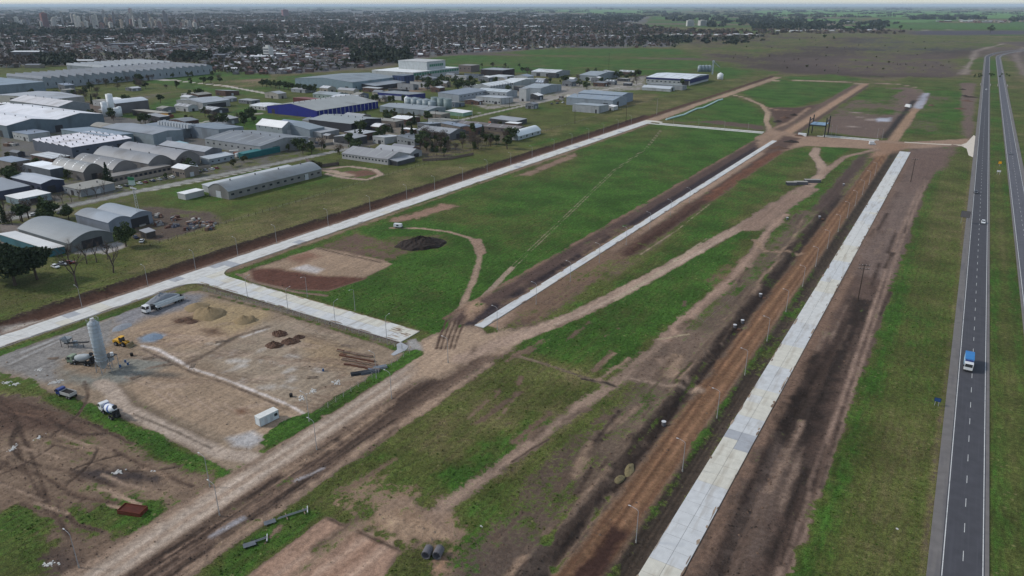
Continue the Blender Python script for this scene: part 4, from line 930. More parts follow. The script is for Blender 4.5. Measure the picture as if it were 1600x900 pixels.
S('lean_to', 'front annex of the pale blue-grey workshop', (-372,-340,727,753), 6.5, 'mono', 1.4, (184,188,192), (172,182,190), 'x', [('f',.9,2,4,True)])
S('workshop', 'rear blue-grey bay behind the stepped workshop', (-410,-352,816,850), 9.5, 'gable', 1.8, (150,164,180), (158,172,184), 'x')
S('outbuilding', 'small white outbuilding by the stepped workshop yard', (-343.5,-336,757,769), 4, 'mono', .8, WHT, rW, 'y', [('f',.5,2,2.4,True)])
# left estate
S('factory', 'huge white roofed factory with blue-grey walls at the left edge', (-850,-716,309,396), 11, 'gable', 3.5, (120,136,148), (214,214,218), 'x', [('f',.9,6,6,True),('s',.5,7,6,True)], [], 7, 6, bays=2)
S('factory', 'tall white rear bay of the huge factory at the left edge', (-900,-800,398,430), 12, 'gable', 4, (150,158,164), (208,206,208), 'x', [], [], 6)
S('warehouse', 'pale roofed shed with an open front behind the huge factory', (-1010,-905,432,482), 8, 'gable', 2.0, (186,186,180), (182,186,192), 'y', [('f',.45,24,7,True),('f',.75,30,6,True)])
S('factory', 'white roofed factory with rows of ridge vents', (-637,-580,291,340), 8, 'saw', 1.2, (108,116,132), (224,220,224), 'y', [('s',.8,6,5,True)], [('s',6,4,2,1.2)], 6, 0, bays=6)
S('factory', 'near vault of the row of arched grey halls', (-534,-494,252,266), 6, 'barrel', 4.5, (130,126,124), (154,156,158), 'x', [('s',.5,4,4,True)], [], 0, 4)
S('factory', 'second vault of the row of arched grey halls', (-534,-484,266.3,284), 6, 'barrel', 4.8, (150,146,144), (140,140,142), 'x', [('s',.3,3,3,True),('s',.7,3,3,True)], [], 0, 3)
S('factory', 'third vault of the row of arched grey halls', (-548,-480,290,308), 6.5, 'barrel', 4.5, (140,138,138), (144,146,150), 'x', [('s',.5,5,4.5,True)], [], 3)
S('factory', 'farthest vault of the row of arched grey halls', (-548,-476,308.3,328), 6.5, 'barrel', 4.8, (146,142,140), (156,158,162), 'x', [('s',.3,4,5,True)], [], 3)
S('office_block', 'long low office front with dark windows along the street', (-480,-470,258,300), 4.5, 'flat', 0, (150,140,132), (158,152,146), 'y', [], [('s',12,1.6,2,1.6),('f',2,1.6,2,1.6)])
S('warehouse', 'box warehouse with a gleaming white roof among the arched halls', foot((81,280),(40,271),(104,273)), 6.5, 'flat', 0, (118,126,136), (232,236,240), 'y', [('f',.2,4,4,True)])
S('warehouse', 'pale roofed hall with dark walls on the street at the left', foot((68,305),(20,294),(104,298)), 7, 'gable', 1.6, (66,72,96), (184,190,198), 'x', [('s',.4,5,5,True)], [('f',5,3,3,2)])
S('warehouse', 'low grey-roofed bay left of the dark walled street hall', (-520,-486,196,214), 5.5, 'mono', 1, (86,92,112), (160,166,174), 'y', [('f',.6,5,4,True)])
S('warehouse', 'white roofed bay cut by the left edge of the picture', (-540,-484,172,192), 6, 'gable', 1.5, (80,88,110), (206,212,218), 'x', [('s',.5,5,4,True)])
S('outbuilding', 'small white-roofed annex with a pale blue fascia on the street', (-478,-462,196,214), 4, 'flat', 0, (160,180,188), (224,224,222), 'y', [('s',.5,6,3,True)])
S('warehouse', 'long plain grey warehouse end-on to the street', foot((322,252),(258,239),(344,246)), 7, 'gable', 2.2, (136,138,144), (178,182,188), 'x', [('s',.6,4,4,True)])
S('outbuilding', 'pale low shed in front of the long plain grey warehouse', (-478,-468,330,352), 4, 'mono', .8, (176,188,196), (190,196,202), 'y', [], [('s',4,1.5,1.5,1)])
S('factory', 'flat grey hall with a louvred sawtooth ridge', (-640,-585,388,408), 8, 'flat', 0, (140,150,158), (134,146,158), 'y', [], [('f',8,3,2,1)])
S('factory', 'blue-grey hall in front of the louvred ridge', (-650,-575,356,384), 9, 'gable', 1.5, (158,172,180), (160,166,174), 'x', [('s',.5,5,5,False)])
S('factory', 'pale blue low hall left of the louvred ridge', (-668,-600,330,354), 8, 'mono', 1.2, (150,170,178), (146,162,178), 'x', [('f',.8,5,4,True)], [('f',6,4,1,2)])
S('factory', 'blue walled hall right of the louvred ridge', (-592,-545,398,424), 9, 'mono', 1, (154,166,178), (136,148,162), 'x', [('f',.15,2,3,True)])
lv = thing('roof_louvre', 'row of upright louvre fins on the flat grey hall', 'louvre', (-612,398,8.3))
for k in range(11): MB().box(-14+k*4.2,-11.6+k*4.2,-4,4,0,3.2,taper=.3).build('fin', M_doorl, lv)
S('outbuilding', 'small turquoise-roofed hut in the yard of the grey halls', (-552,-540,352,364), 4, 'mono', .6, (170,190,194), (160,196,204), 'y')
S('warehouse', 'long white open-sided shed on the green lawn', foot((318,171),(288,165),(366,166)), 7, 'gable', 2.4, (186,188,188), (182,188,196), 'y', [('s',.35,14,5,True),('s',.68,12,5,True)], [], 0)
S('shed', 'tall grey shed with a white roof left of the lawn', (-806,-782,448,486), 11, 'barrel', 2.5, (124,120,122), (200,206,212), 'y', [('f',.5,8,7,True)])
S('house', 'low white bungalow on the lawn near the blue warehouse', (-694,-668,552,580), 4, 'gable', 1.2, (206,206,206), (212,214,216), 'x', [], [('f',4,1.2,2,1.6)])
S('shed', 'long tan-roofed store beside the yellow container yard', (-760,-712,452,466), 4.5, 'mono', 1, (80,76,74), (186,178,164), 'x', [('f',.5,30,3.2,True)])
S('house', 'white cottage in the yellow container yard', (-796,-778,436,448), 5, 'gable', 1.4, (214,206,190), (176,176,176), 'x', [('f',.3,2,2.4,True)], [('f',2,1.5,1.5,1.2)])
S('shed', 'red striped low roof left of the blue warehouse', (-700,-662,622,640), 4, 'mono', 1, (120,62,60), (140,70,66), 'x')
S('house', 'pale green house behind the blue warehouse', (-706,-668,660,684), 6, 'gable', 2, (170,186,180), (170,180,184), 'x', [], [('f',5,2.5,2,1.5)])
S('shed', 'white roofed low shed behind the left corner of the blue warehouse', (-664,-630,650,676), 6, 'gable', 1.5, LGR, (210,214,220), 'x')
# sawtooth mill at the back left
S('mill', 'very long pale sawtooth mill at the edge of the town', (-1212,-1112,540,818), 13, 'saw', 3.5, (172,182,190), (120,130,142), 'x', [], [('s',24,4,1.6,4)], 0, 0, bays=24)
S('mill', 'rear wing of the long sawtooth mill', (-1330,-1218,690,822), 14, 'saw', 3.5, (160,168,176), (150,160,170), 'x', [], [], 0, 0, bays=11)
S('mill', 'blank pale end hall of the sawtooth mill', (-1200,-1072,380,522), 13, 'flat', 0, (150,166,178), (140,156,170), 'y')
S('shed', 'near pair of arched roofs behind the big dark pine', (-398,-350,165,186), 4.4, 'barrel', 3.4, (130,136,138), (148,154,158), 'x', [('s',.5,10,4.2,True)])
S('shed', 'pale double-humped roof beside the lattice mast', (-394,-363,192,216), 6.0, 'barrel', 1.8, (150,160,174), (168,176,186), 'x', [('s',.7,10,5,True)], bays=2)
S('shed', 'low shed with teal wall and white roof beside the big pine', (-398,-352,156,163.5), 3.2, 'mono', .6, (74,128,140), (210,210,208), 'x', [('f',.75,4,2.6,False)])
# ------------------------------------------------------------------ vehicles (front = +x)
M_tyre = mat('tyre_rubber', (34,33,33), 0.9, 0.1, 2); M_rim = mat('wheel_rim', (120,120,122), 0.5, 0.1, 2); M_chas = mat('chassis_black', (40,40,42), 0.7, 0.1, 2)
M_glass = mat('vehicle_glass', (30,34,40), 0.15, 0.05, 1, spec=0.7); M_lampw = mat('headlight_lens', (214,214,208), 0.3, 0.05, 1); M_white = mat('white_vehicle_paint', (206,208,210), 0.4, 0.05, 1, spec=0.5)
_wm = {}
def wheel(root, x, y, r, wd):
    k = (round(r, 2), round(wd, 2))
    if k not in _wm:
        _wm[k] = (MB().tube([(0,-wd/2,0),(0,-wd/2+.04,0),(0,wd/2-.04,0),(0,wd/2,0)], [r*.86,r,r,r*.86], 14).mesh('tyre', M_tyre),
                  MB().tube([(0,-wd/2-.015,0),(0,wd/2+.015,0)], r*.55, 10).mesh('rim', M_rim))
    wo_ = ob('wheel', _wm[k][0], root, (x, y, r)); ob('rim', _wm[k][1], wo_)
def cab(root, x0, ln, wd, z0, z1, m):
    """forward-control truck cab whose front is at x0+ln"""
    y = wd/2; xf = x0+ln
    c = MB().prism([(x0,z0),(xf,z0),(xf,z0+(z1-z0)*.45),(xf-.22,z1-.12),(xf-.45,z1),(x0+.1,z1),(x0,z1-.1)], 'y', -y, y).build('cab', m, root)
    zs = z0+(z1-z0)*.47
    MB().add([(xf+.015,-y+.15,zs),(xf+.015,y-.15,zs),(xf-.19,y-.2,z1-.18),(xf-.19,-y+.2,z1-.18)], [(0,1,2,3)]).build('windscreen', M_glass, c)
    for s in (-1, 1):
        MB().box(x0+ln*.3, xf-.35, s*y-.012 if s < 0 else y-.01, s*y+.01 if s < 0 else y+.012, zs, z1-.3).build('side_window', M_glass, c)
        MB().box(xf-.03, xf+.04, s*(y-.35)-.2, s*(y-.35)+.2, z0+.15, z0+.4).build('headlight', M_lampw, c)
        MB().box(xf-.1, xf+.05, s*(y+.15)-.1, s*(y+.15)+.1, zs, zs+.6).build('mirror', M_chas, c)
    MB().box(xf-.2, xf+.08, -y, y, z0-.35, z0+.05).build('bumper', M_chas, root)
    return c
def axles(root, xs, wd, r=.5, dual=()):
    for i, x in enumerate(xs):
        for s in (-1, 1): wheel(root, x, s*(wd/2-.18), r, .55 if i in dual else .32)
M_bluebox = mat('blue_tarpaulin', (52,118,176), 0.6, 0.08, 0.6); M_bluedk = mat('blue_truck_paint', (40,58,120), 0.4, 0.06, 1, spec=.5)
def pos(x, y, dz=0.0): return (x, y, hz(x, y)+dz)
t = thing('box_truck', 'blue box truck driving towards the camera on the highway', 'truck', (16.6, 254.6, 0.215), -math.pi/2)
MB().box(-5.2,3.2,-.5,.5,.55,.85).build('chassis', M_chas, t); axles(t, (2.3,-2.9,-4.1), 2.5, .5, (1,2))
cab(t, 1.8, 2.0, 2.45, .75, 3.0, M_white)
bx_ = MB().box(-5.4,1.1,-1.28,1.28,.95,3.45).build('cargo_box', mat('pale_blue_panel', (150,178,200), .6, .08, 1), t)
MB().box(-5.45,1.15,-1.33,1.33,3.4,3.62,taper=.06).build('tarpaulin', M_bluebox, bx_)
MB().box(1.1,1.7,-1.1,1.1,1.0,3.3).build('front_wall', M_bluedk, t)
# semi-trailer by the gravel heap
t = thing('semi_trailer_truck', 'white cab lorry with a long pale trailer parked by the gravel heap', 'truck', pos(-252.2,147.6,.02), -math.pi/2+.03)
MB().box(-8.4,7.6,-.45,.45,.7,.98).build('chassis', M_chas, t); axles(t, (6.9,3.2,2.0,-5.2,-6.5,-7.8), 2.5, .5, (1,2,3,4,5))
cab(t, 6.0, 2.2, 2.5, .8, 3.3, M_white)
MB().box(3.9,5.5,-1.0,1.0,1.0,2.6).build('cargo_tank', M_chas, t)
tb = MB().box(-8.6,3.4,-1.27,1.27,1.0,1.35).build('trailer_bed', mat('trailer_grey', (186,192,194), .6, .1, 1), t)
for s in (-1, 1): MB().box(-8.6,3.4,s*1.27-.05,s*1.27+.05,1.36,2.15).build('side_board', mat('trailer_grey', (186,192,194)), tb)
MB().box(-8.65,-8.55,-1.2,1.2,1.36,2.3).build('tailgate', M_chas, tb)
# mixer trucks
M_drumg = mat('dusty_drum', (150,156,160), .7, .16, .8); M_grncab = mat('dull_green_cab', (128,140,120), .7, .15, 1); M_drumw = mat('white_drum', (206,210,216), .5, .08, 1); M_drumb = mat('blue_drum_stripe', (52,84,150), .5, .08, 1)
def mixer(label, loc, rz, cabm, drumm, stripe):
    t = thing('concrete_mixer_truck', label, 'mixer truck', loc, rz, 'concrete mixer trucks')
    MB().box(-4.6,3.8,-.5,.5,.65,.98).build('chassis', M_chas, t); axles(t, (3.1,1.6,-2.2,-3.5), 2.5, .52, (2,3))
    cab(t, 2.4, 2.0, 2.45, .8, 2.95, cabm)
    prof = [(1.9,1.55,.55),(1.6,1.6,.95),(.2,1.85,1.25),(-1.4,2.15,1.3),(-3.0,2.6,.95),(-4.2,2.95,.55)]
    d = MB().tube([(x,0,z+.35) for x, z, r in prof], [r for x, z, r in prof], 18).build('drum', drumm, t, True)
    if stripe:
        for a, b in ((0,1),(2,3)):
            pa, pb = prof[a+1], prof[b+1]
            MB().tube([(pa[0]-.2,0,pa[1]+.37),(pb[0]+.5,0,pb[1]+.31)], [pa[2]+.05,pb[2]+.045], 18).build('drum_stripe', M_drumb, d, True)
    MB().tube([(-4.1,0,3.6),(-4.5,0,4.2)], [.35,.7], 10).build('hopper', M_chas, t)
    MB().tube([(-4.4,0,2.6),(-5.4,.3,1.5)], [.22,.28], 8).build('chute', M_chas, t)
    MB().box(-4.5,-4.2,-1.0,1.0,.98,3.0).build('rear_frame', M_chas, t)
    MB().tube([(1.4,1.0,1.5),(2.2,1.0,1.5)], .32, 10).build('water_tank', M_rim, t)
    return t
mixer('dusty green cabbed mixer truck standing left of the silo', pos(-231.4,104.2,.02), math.pi+.35, M_grncab, M_drumg, False)
mixer('white and blue mixer truck on the yard access lane', pos(-193.2,91.2,.02), math.pi-.12, M_white, M_drumw, True)
t = thing('dump_truck', 'small dump truck with a dark load bed at the yard entrance', 'truck', pos(-214.4,90.2,.02), math.pi+.15)
MB().box(-3,2.6,-.45,.45,.6,.9).build('chassis', M_chas, t); axles(t, (2.0,-1.6,-2.6), 2.3, .48, (1,2)); cab(t, 1.4, 1.7, 2.2, .75, 2.5, M_bluedk)
tp = MB().box(-3.2,1.1,-1.15,1.15,.95,1.15).build('tipper_body', mat('tipper_grey', (168,166,164), .7, .12, 1), t)
for a in ((-3.2,1.1,-1.2,-1.1),(-3.2,1.1,1.1,1.2),(-3.25,-3.15,-1.1,1.1),(1.05,1.15,-1.1,1.1)): MB().box(*a, 1.16, 2.0).build('side_board', mat('tipper_grey', (168,166,164)), tp)
MB().box(-3.1,1.0,-1.05,1.05,1.2,1.7).build('load', mat('black_load', (34,32,32), .95, .2, 2, bump=.1), tp)
# wheel loader
M_yel = mat('machine_yellow', (206,156,40), .5, .12, 1, spec=.4)
t = thing('wheel_loader', 'yellow wheel loader working beside the silo', 'loader', pos(-233.6,119.5,.02), .25)
for x in (1.4,-1.6):
    for s in (-1,1): wheel(t, x, s*1.05, .8, .6)
MB().prism([(-3.2,1.0),(-.2,1.0),(-.2,2.0),(-2.9,2.1),(-3.2,1.8)], 'y', -.9, .9).build('engine_hood', M_yel, t)
MB().box(-.3,2.2,-.7,.7,.8,1.4).build('front_frame', M_yel, t)
cb = MB().box(-.6,.8,-.75,.75,1.5,3.2,taper=.08).build('cab', M_glass, t); MB().box(-.7,.9,-.85,.85,3.2,3.35).build('roof', M_yel, cb)
for s in (-1,1): MB().tube([(1.0,s*.55,1.8),(2.6,s*.55,1.6),(3.4,s*.55,.7)], .16, 6).build('lift_arm', M_yel, t)
MB().prism([(3.2,.15),(4.6,.12),(4.5,.3),(3.7,.4),(3.6,1.3),(3.2,1.4)], 'y', -1.4, 1.4).build('bucket', mat('bucket_steel', (120,108,84), .6, .15, 1), t)
# cars
CARM = {}
def carm(rgb): return mat('car_%d_%d_%d' % rgb, rgb, .35, .05, 1, spec=.5)
def make_car():
    r = thing('parked_car', 'x', 'car')
    MB().prism([(-2.1,.35),(2.1,.35),(2.15,.62),(2.0,.82),(.95,.95),(-1.75,.98),(-2.1,.85)], 'y', -.86, .86).build('body', carm((200,202,204)), r)
    c = MB().add([(-1.75,-.78,.97),(.98,-.78,.94),(.98,.78,.94),(-1.75,.78,.97),(-1.35,-.62,1.43),(.3,-.62,1.45),(.3,.62,1.45),(-1.35,.62,1.43)], [(4,5,6,7),(0,1,5,4),(1,2,6,5),(2,3,7,6),(3,0,4,7)]).build('glasshouse', M_glass, r)
    MB().box(-1.38,.33,-.64,.64,1.44,1.5,taper=.05).build('roof', carm((200,202,204)), r)
    for x in (1.3,-1.3):
        for s in (-1,1): wheel(r, x, s*.78, .32, .2)
    for s in (-1,1): MB().box(2.0,2.16,s*.6-.16,s*.6+.16,.62,.78).build('headlight', M_lampw, r)
    return r
car0 = make_car(); car_used = [False]
def car(x, y, rz, rgb, label, z=None, scale=1.0, group=None, name=None):
    z = hz(x, y)+.01 if z is None else z
    if not car_used[0]:
        car_used[0] = True; o = car0; o.location = (x, y, z); o.rotation_euler = (0, 0, rz); o['label'] = label; o.scale = (scale,)*3
    else: o = copy_tree(car0, (x, y, z), rz, label, (scale,)*3)
    if group: o['group'] = group
    elif 'group' in o: del o['group']
    for c in kids(o):
        if c.name.split('.')[0] in ('body', 'roof'): c.material_slots[0].link = 'OBJECT'; c.material_slots[0].material = carm(rgb)
    return o
bpy.context.view_layer.update()
car(19.6, 452, -math.pi/2, (214,216,218), 'white car driving on the highway beyond the blue truck', .22, 1.1)
car(15.2, 528, -math.pi/2, (56,60,70), 'dark car on the highway beyond the white car', .22, 1.1)
car(18.2, 1219, -math.pi/2, (190,194,196), 'far pale vehicle on the highway near the horizon', .22, 1.3)
car(36.5, 690, math.pi/2, (120,124,130), 'grey car on the right-hand carriageway', .22, 1.1)
cols = [(206,208,210),(60,62,68),(150,152,156),(196,198,200),(110,40,40),(44,52,80),(170,172,172),(84,86,90),(212,212,210)]
cn = ['white','dark grey','silver','white','red','navy','silver','grey','white']
for k in range(14):
    y = 252+k*4.6+rnd.uniform(-.5,.5); y = y if k < 9 else y+12
    car(-455.5+(y-250)*.05, y, rnd.uniform(-.15,.15)+math.pi, cols[k % 9], '%s car parked nose-in along the estate street, %s from the near end' % (cn[k % 9], ORD[k]), None, 1.05, 'cars parked on the estate street')
for k, (px, py, lab) in enumerate([(87,418,'leftmost white car on the grass below the arched sheds'),(98,414,'second silver car on the grass below the arched sheds'),(110,412,'third car, dark, on the grass below the arched sheds'),(23,333,'silver car beside the pale annex on the street'),(53,337,'white car standing on the street verge at the left'),(95,334,'old tan car beside the palm-like tree'),(222,378,'pale car beside the hut at the scrapyard corner'),(212,372,'dark pickup by the hut at the scrapyard corner'),(163,386,'dark car parked under the bare trees')]):
    x, y = G(px, py); car(x, y, .4*k, cols[(k*2) % 9], lab, None, 1.05)
for k in range(9):
    x, y = G(862+k*9, 163-k*1.0); car(x, y, math.pi/2+rnd.uniform(-.2,.2), cols[(k*4+1) % 9], '%s car in the yard left of the stepped workshop, %s from the left' % (cn[(k*4+1) % 9], ORD[k]), None, 1.1, 'cars in the workshop yard')
def van(label, x, y, rz, ln=6.5, rgb=(208,210,212), h=2.9):
    t = thing('van', label, 'van', pos(x, y, .02), rz)
    MB().prism([(-ln/2,.45),(ln/2,.45),(ln/2,1.2),(ln/2-.9,1.5),(ln/2-1.4,h),(-ln/2,h)], 'y', -1.05, 1.05).build('body', carm(rgb), t)
    MB().add([(ln/2-.88,-.95,1.55),(ln/2-.88,.95,1.55),(ln/2-1.36,.9,h-.15),(ln/2-1.36,-.9,h-.15)], [(0,1,2,3)]).build('windscreen', M_glass, t)
    axles(t, (ln/2-1.2,-ln/2+1.4), 2.1, .4)
    return t
van('white lorry standing on the far muddy lot', -58, 962, 2.3, 9, h=3.4)
van('white pickup van at the far junction of the reddish track', -62, 678, .4, 5)
van('white van parked by the long plain grey warehouse', -470, 318, .2, 6)
van('white truck in front of the scrap-covered yard of the wide warehouse', -474, 362, 1.6, 8, h=3.3)

# ------------------------------------------------------------------ batching plant and yard things
M_silo = mat('silo_steel', (158,168,176), .55, .12, .5, spec=.4, stain=((140,140,136), .4, .55, .5, (1,1,.2)))
sx, sy = G(163, 581)
t = thing('cement_silo', 'tall ribbed pale cement silo standing in the batching yard', 'silo', pos(sx, sy, 0))
Rr = 1.65
MB().tube([(0,0,3.2),(0,0,17.2)], Rr, 24).build('shell', M_silo, t, True)
for k in range(11): MB().tube([(0,0,4.4+k*1.25),(0,0,4.52+k*1.25)], Rr+.12, 24).build('ring', M_silo, t)
MB().tube([(0,0,17.2),(0,0,17.9),(0,0,18.0)], [Rr+.02,Rr*.6,.3], 24).build('top_cone', M_silo, t)
MB().tube([(0,0,3.2),(0,0,1.2)], [Rr,.35], 20).build('hopper', M_silo, t)
for a in range(4):
    c, s = math.cos(a*math.pi/2+.78), math.sin(a*math.pi/2+.78); MB().tube([(c*2.3,s*2.3,0),(c*1.9,s*1.9,4.6)], .14, 6).build('leg', M_galv, t)
    c2, s2 = math.cos(a*math.pi/2+2.35), math.sin(a*math.pi/2+2.35); MB().tube([(c*2.2,s*2.2,.6),(c2*1.95,s2*1.95,3.6)], .06, 5).build('brace', M_galv, t)
for k in range(12):
    a = k*math.pi/6; MB().tube([(1.75*math.cos(a),1.75*math.sin(a),17.3),(1.75*math.cos(a),1.75*math.sin(a),18.7)], .035, 4).build('railing_post', M_galv, t)
MB().tube([(1.75*math.cos(k*math.pi/12),1.75*math.sin(k*math.pi/12),18.7) for k in range(25)], .04, 4, caps=False).build('railing', M_galv, t)
MB().box(-.5,.5,-.5,.5,17.8,18.9).build('dust_filter', M_lum, t)
for s in (-1,1): MB().tube([(2.05,s*.25,.5),(2.05,s*.25,18.2)], .035, 4).build('ladder_rail', M_galv, t)
for k in range(30): MB().tube([(2.05,-.25,1+k*.58),(2.05,.25,1+k*.58)], .025, 4).build('ladder_rung', M_galv, t)
cx0, cy0 = G(176, 572)
t = thing('batching_frame', 'steel batching frame with small bins at the foot of the silo', 'machine', pos(cx0+.6, cy0-.4), .3)
for x in (-1.5,1.5):
    for y in (-1.2,1.2): MB().tube([(x,y,0),(x,y,4.2)], .1, 6).build('leg', M_galv, t)
MB().box(-1.7,1.7,-1.4,1.4,4.2,4.35).build('platform', M_chas, t); MB().box(-1.0,.6,-.9,.9,2.4,4.0,taper=.15).build('bin', M_drumg, t); MB().tube([(.9,0,4.3),(.9,0,5.4)], .5, 10).build('tank', M_white, t)
cx0, cy0 = G(106, 541)
t = thing('aggregate_feeder', 'dusty aggregate feeder with a conveyor at the left of the yard', 'machine', pos(cx0, cy0), .35)
MB().add([(-1.6,-1.3,3.2),(1.6,-1.3,3.2),(1.6,1.3,3.2),(-1.6,1.3,3.2),(-.5,-.5,1.4),(.5,-.5,1.4),(.5,.5,1.4),(-.5,.5,1.4)], [(0,1,5,4),(1,2,6,5),(2,3,7,6),(3,0,4,7),(4,5,6,7)]).build('hopper', M_drumg, t)
for x in (-1.4,1.4):
    for y in (-1.1,1.1): MB().tube([(x,y,0),(x,y,3.0)], .09, 6).build('leg', M_chas, t)
MB().prism([(-1.0,.9),(9.0,2.4),(9.0,2.7),(-1.0,1.2)], 'y', -.4, .4).build('conveyor_belt', M_chas, t)
MB().tube([(6.5,0,0),(6.5,0,2.1)], .08, 6).build('support', M_chas, t)
MB().box(1.5,2.6,.8,1.9,0,1.7).build('motor_box', M_drumg, t)
def heap(name, label, x, y, rx, ry, h, m, rz=0, seed=1, cat='heap', n=26, peaks=1, rough=.07):
    """loose material tipped in a heap: uneven cone with gullies"""
    rg = random.Random(seed); b = MB(); vs = []; fs = []; K = n; J = 9
    off = [rg.uniform(.82, 1.18) for _ in range(K)]
    pk = [(0, 0, 1)]+[(rg.uniform(-.5,.5), rg.uniform(-.4,.4), rg.uniform(.6,.95)) for _ in range(peaks-1)]
    for j in range(J+1):
        q = j/J
        for k in range(K):
            a = 2*math.pi*k/K; rad = q*(off[k]*.5+off[(k+1) % K]*.25+off[k-1]*.25); u, v = rad*math.cos(a), rad*math.sin(a)
            z = max(p[2]*max(0, 1-math.hypot(u-p[0], v-p[1])/(1-.35*math.hypot(p[0], p[1]))) for p in pk)
            z = (z**.9)*h*(1+rg.uniform(-rough,rough))+rg.uniform(-rough*.6,rough*.6)*h*(q < .98)
            vs.append((u*rx, v*ry, z if q < .999 else -.15))
    for j in range(J):
        for k in range(K):
            f = (j*K+k, (j+1)*K+k, (j+1)*K+(k+1) % K, j*K+(k+1) % K); fs.append(f)
    o = b.add(vs, fs).build(name, m, None, rough < .1)
    o.location = pos(x, y, -.05); o.rotation_euler = (0, 0, rz); tag(o, label, cat)
    return o
M_gravel = mat('gravel_grey', (128,132,138), .95, .25, 2.5, bump=.12); M_sand = mat('sand_yellow', (134,116,88), .95, .15, 1.5, bump=.1); M_soilp = mat('dark_topsoil', (50,42,38), .98, .3, 1.8, bump=.25); M_soilb = mat('brown_clods', (92,70,58), .98, .3, 2.0, bump=.25); M_hay = mat('dry_spoil', (116,106,78), .98, .25, 2.0, bump=.2)
heap('gravel_heap', 'grey gravel heap behind the parked semi-trailer', -258.4, 151, 3.6, 9.0, 3.6, M_gravel, 0, 3, peaks=3)
heap('gravel_heap', 'flat grey gravel spill left of the semi-trailer cab', -248, 128, 3.0, 4.5, .6, M_gravel, .3, 5)
x, y = G(328, 492); heap('sand_heap', 'largest yellow sand heap in the yard', x, y, 6.2, 6.0, 3.1, M_sand, .2, 9, peaks=4, n=40)
x, y = G(308, 480); heap('sand_heap', 'flattened pale sand heap behind the largest one', x, y, 5.0, 5.0, 1.8, M_sand, .2, 10)
x, y = G(381, 501); heap('sand_heap', 'small pointed sand heap right of the largest one', x, y, 4.4, 4.2, 2.2, M_sand, .2, 11, n=36, peaks=2)
x, y = G(240, 527); heap('gravel_heap', 'small bluish gravel patch in the middle of the yard', x, y, 4.0, 3.0, .7, mat('blue_gravel', (112,126,142), .95, .2, 2.5, bump=.1), .2, 12)
for i, (px, py, rx_, h_) in enumerate([(437,522,3.2,1.6),(428,540,3.4,1.7),(452,534,3.6,1.6),(466,528,2.4,1.2)]):
    x, y = G(px, py); heap('soil_heap', 'dark brown clod heap in the yard, %s' % ['rearmost of four','nearest of four','middle of four','rightmost of four'][i], x, y, rx_, rx_*.8, h_, M_soilb, .4*i, 20+i, peaks=3, rough=.18)
for i, (px, py) in enumerate([(280,502),(292,499),(300,504)]):
    x, y = G(px, py); heap('soil_heap', 'low dark heap left of the sand, %s from the left' % ORD[i], x, y, 2.4, 1.6, .9, M_soilb, .3*i, 30+i, peaks=2)
heap('soil_mound', 'big dark topsoil mound in the green field', -216, 263, 9.5, 12.5, 4.2, M_soilp, -.6, 41, 'mound', 44, 5, .13)
x, y = G(985, 738); heap('spoil_heap', 'larger low yellowish spoil heap left of the reddish track', x-1.0, y+1.6, 1.5, 3.2, .8, M_hay, .3, 42, n=30, peaks=3, rough=.09)
heap('spoil_heap', 'second low yellowish spoil heap left of the reddish track', x-1.6, y-3.6, 1.3, 2.2, .6, M_hay, -.2, 43, n=26, peaks=2, rough=.09)
for i, (px, py, h_) in enumerate([(1250,212,2.2),(1236,222,2.0),(1215,232,1.6),(1240,180,2.0),(1226,184,2.2),(1215,190,1.8),(1455,165,1.6),(1508,150,1.5),(1512,158,1.5),(1504,140,1.5),(1500,170,1.4),(1517,152,1.4)]):
    x, y = G(px, py); heap('spoil_heap', ['dark spoil heap right of the dirt junction','dark spoil heap in front of the dirt junction','low spoil heap beside the far end of the middle road','upper spoil heap by the curving track','reddish spoil heap by the curving track','lower spoil heap by the curving track','spoil heap beside the far reddish track','second spoil heap by the highway','third spoil heap by the highway','farthest spoil heap by the highway','nearest spoil heap by the highway','spoil heap closest to the highway kerb'][i], x, y, 5+i % 3*2, 4, h_, M_soilp if i % 2 else M_soilb, .3*i, 50+i, peaks=2)
# white container
t = thing('site_container', 'white site container with a pale roof in the yard corner', 'container', pos(-151.6, 112.6, .12), math.pi/2-.12)
MB().box(-3.05,3.05,-1.22,1.22,0,2.6).build('body', mat('container_white', (188,196,200), .6, .1, 1, stripes=(1, .28, .04)), t)
MB().box(-3.1,3.1,-1.27,1.27,2.6,2.7).build('roof', mat('container_roof', (206,206,202), .7, .1, 1), t)
for k in (-1.6,0.2): MB().box(k,k+.9,-1.26,-1.21,.2,2.2).build('door', M_doorl, t)
MB().box(1.6,2.6,-1.25,-1.21,1.1,2.0).build('window', M_win, t)
for xx in (-3.07,2.95):
    for yy in (-1.24,1.12): MB().box(xx,xx+.12,yy,yy+.12,-.12,2.62).build('corner_post', M_galv, t)
x, y = G(208, 800)
t = thing('rusty_skip', 'rust-brown open steel skip lying on the lower left grass', 'skip', pos(x, y, .05), .35)
M_rust = mat('rusted_steel', (96,48,34), .9, .25, 1.5)
MB().box(-2.9,2.9,-1.3,1.3,0,.2).build('floor', M_rust, t)
for a in ((-3,3,-1.4,-1.28),(-3,3,1.28,1.4),(-3,-2.88,-1.28,1.28),(2.88,3,-1.28,1.28)): MB().box(*a, 0, 1.1).build('side', M_rust, t)
MB().box(-2.88,2.88,-1.28,1.28,.8,.86).build('cover_sheet', mat('rust_dark', (78,36,26), .9, .25, 1), t)
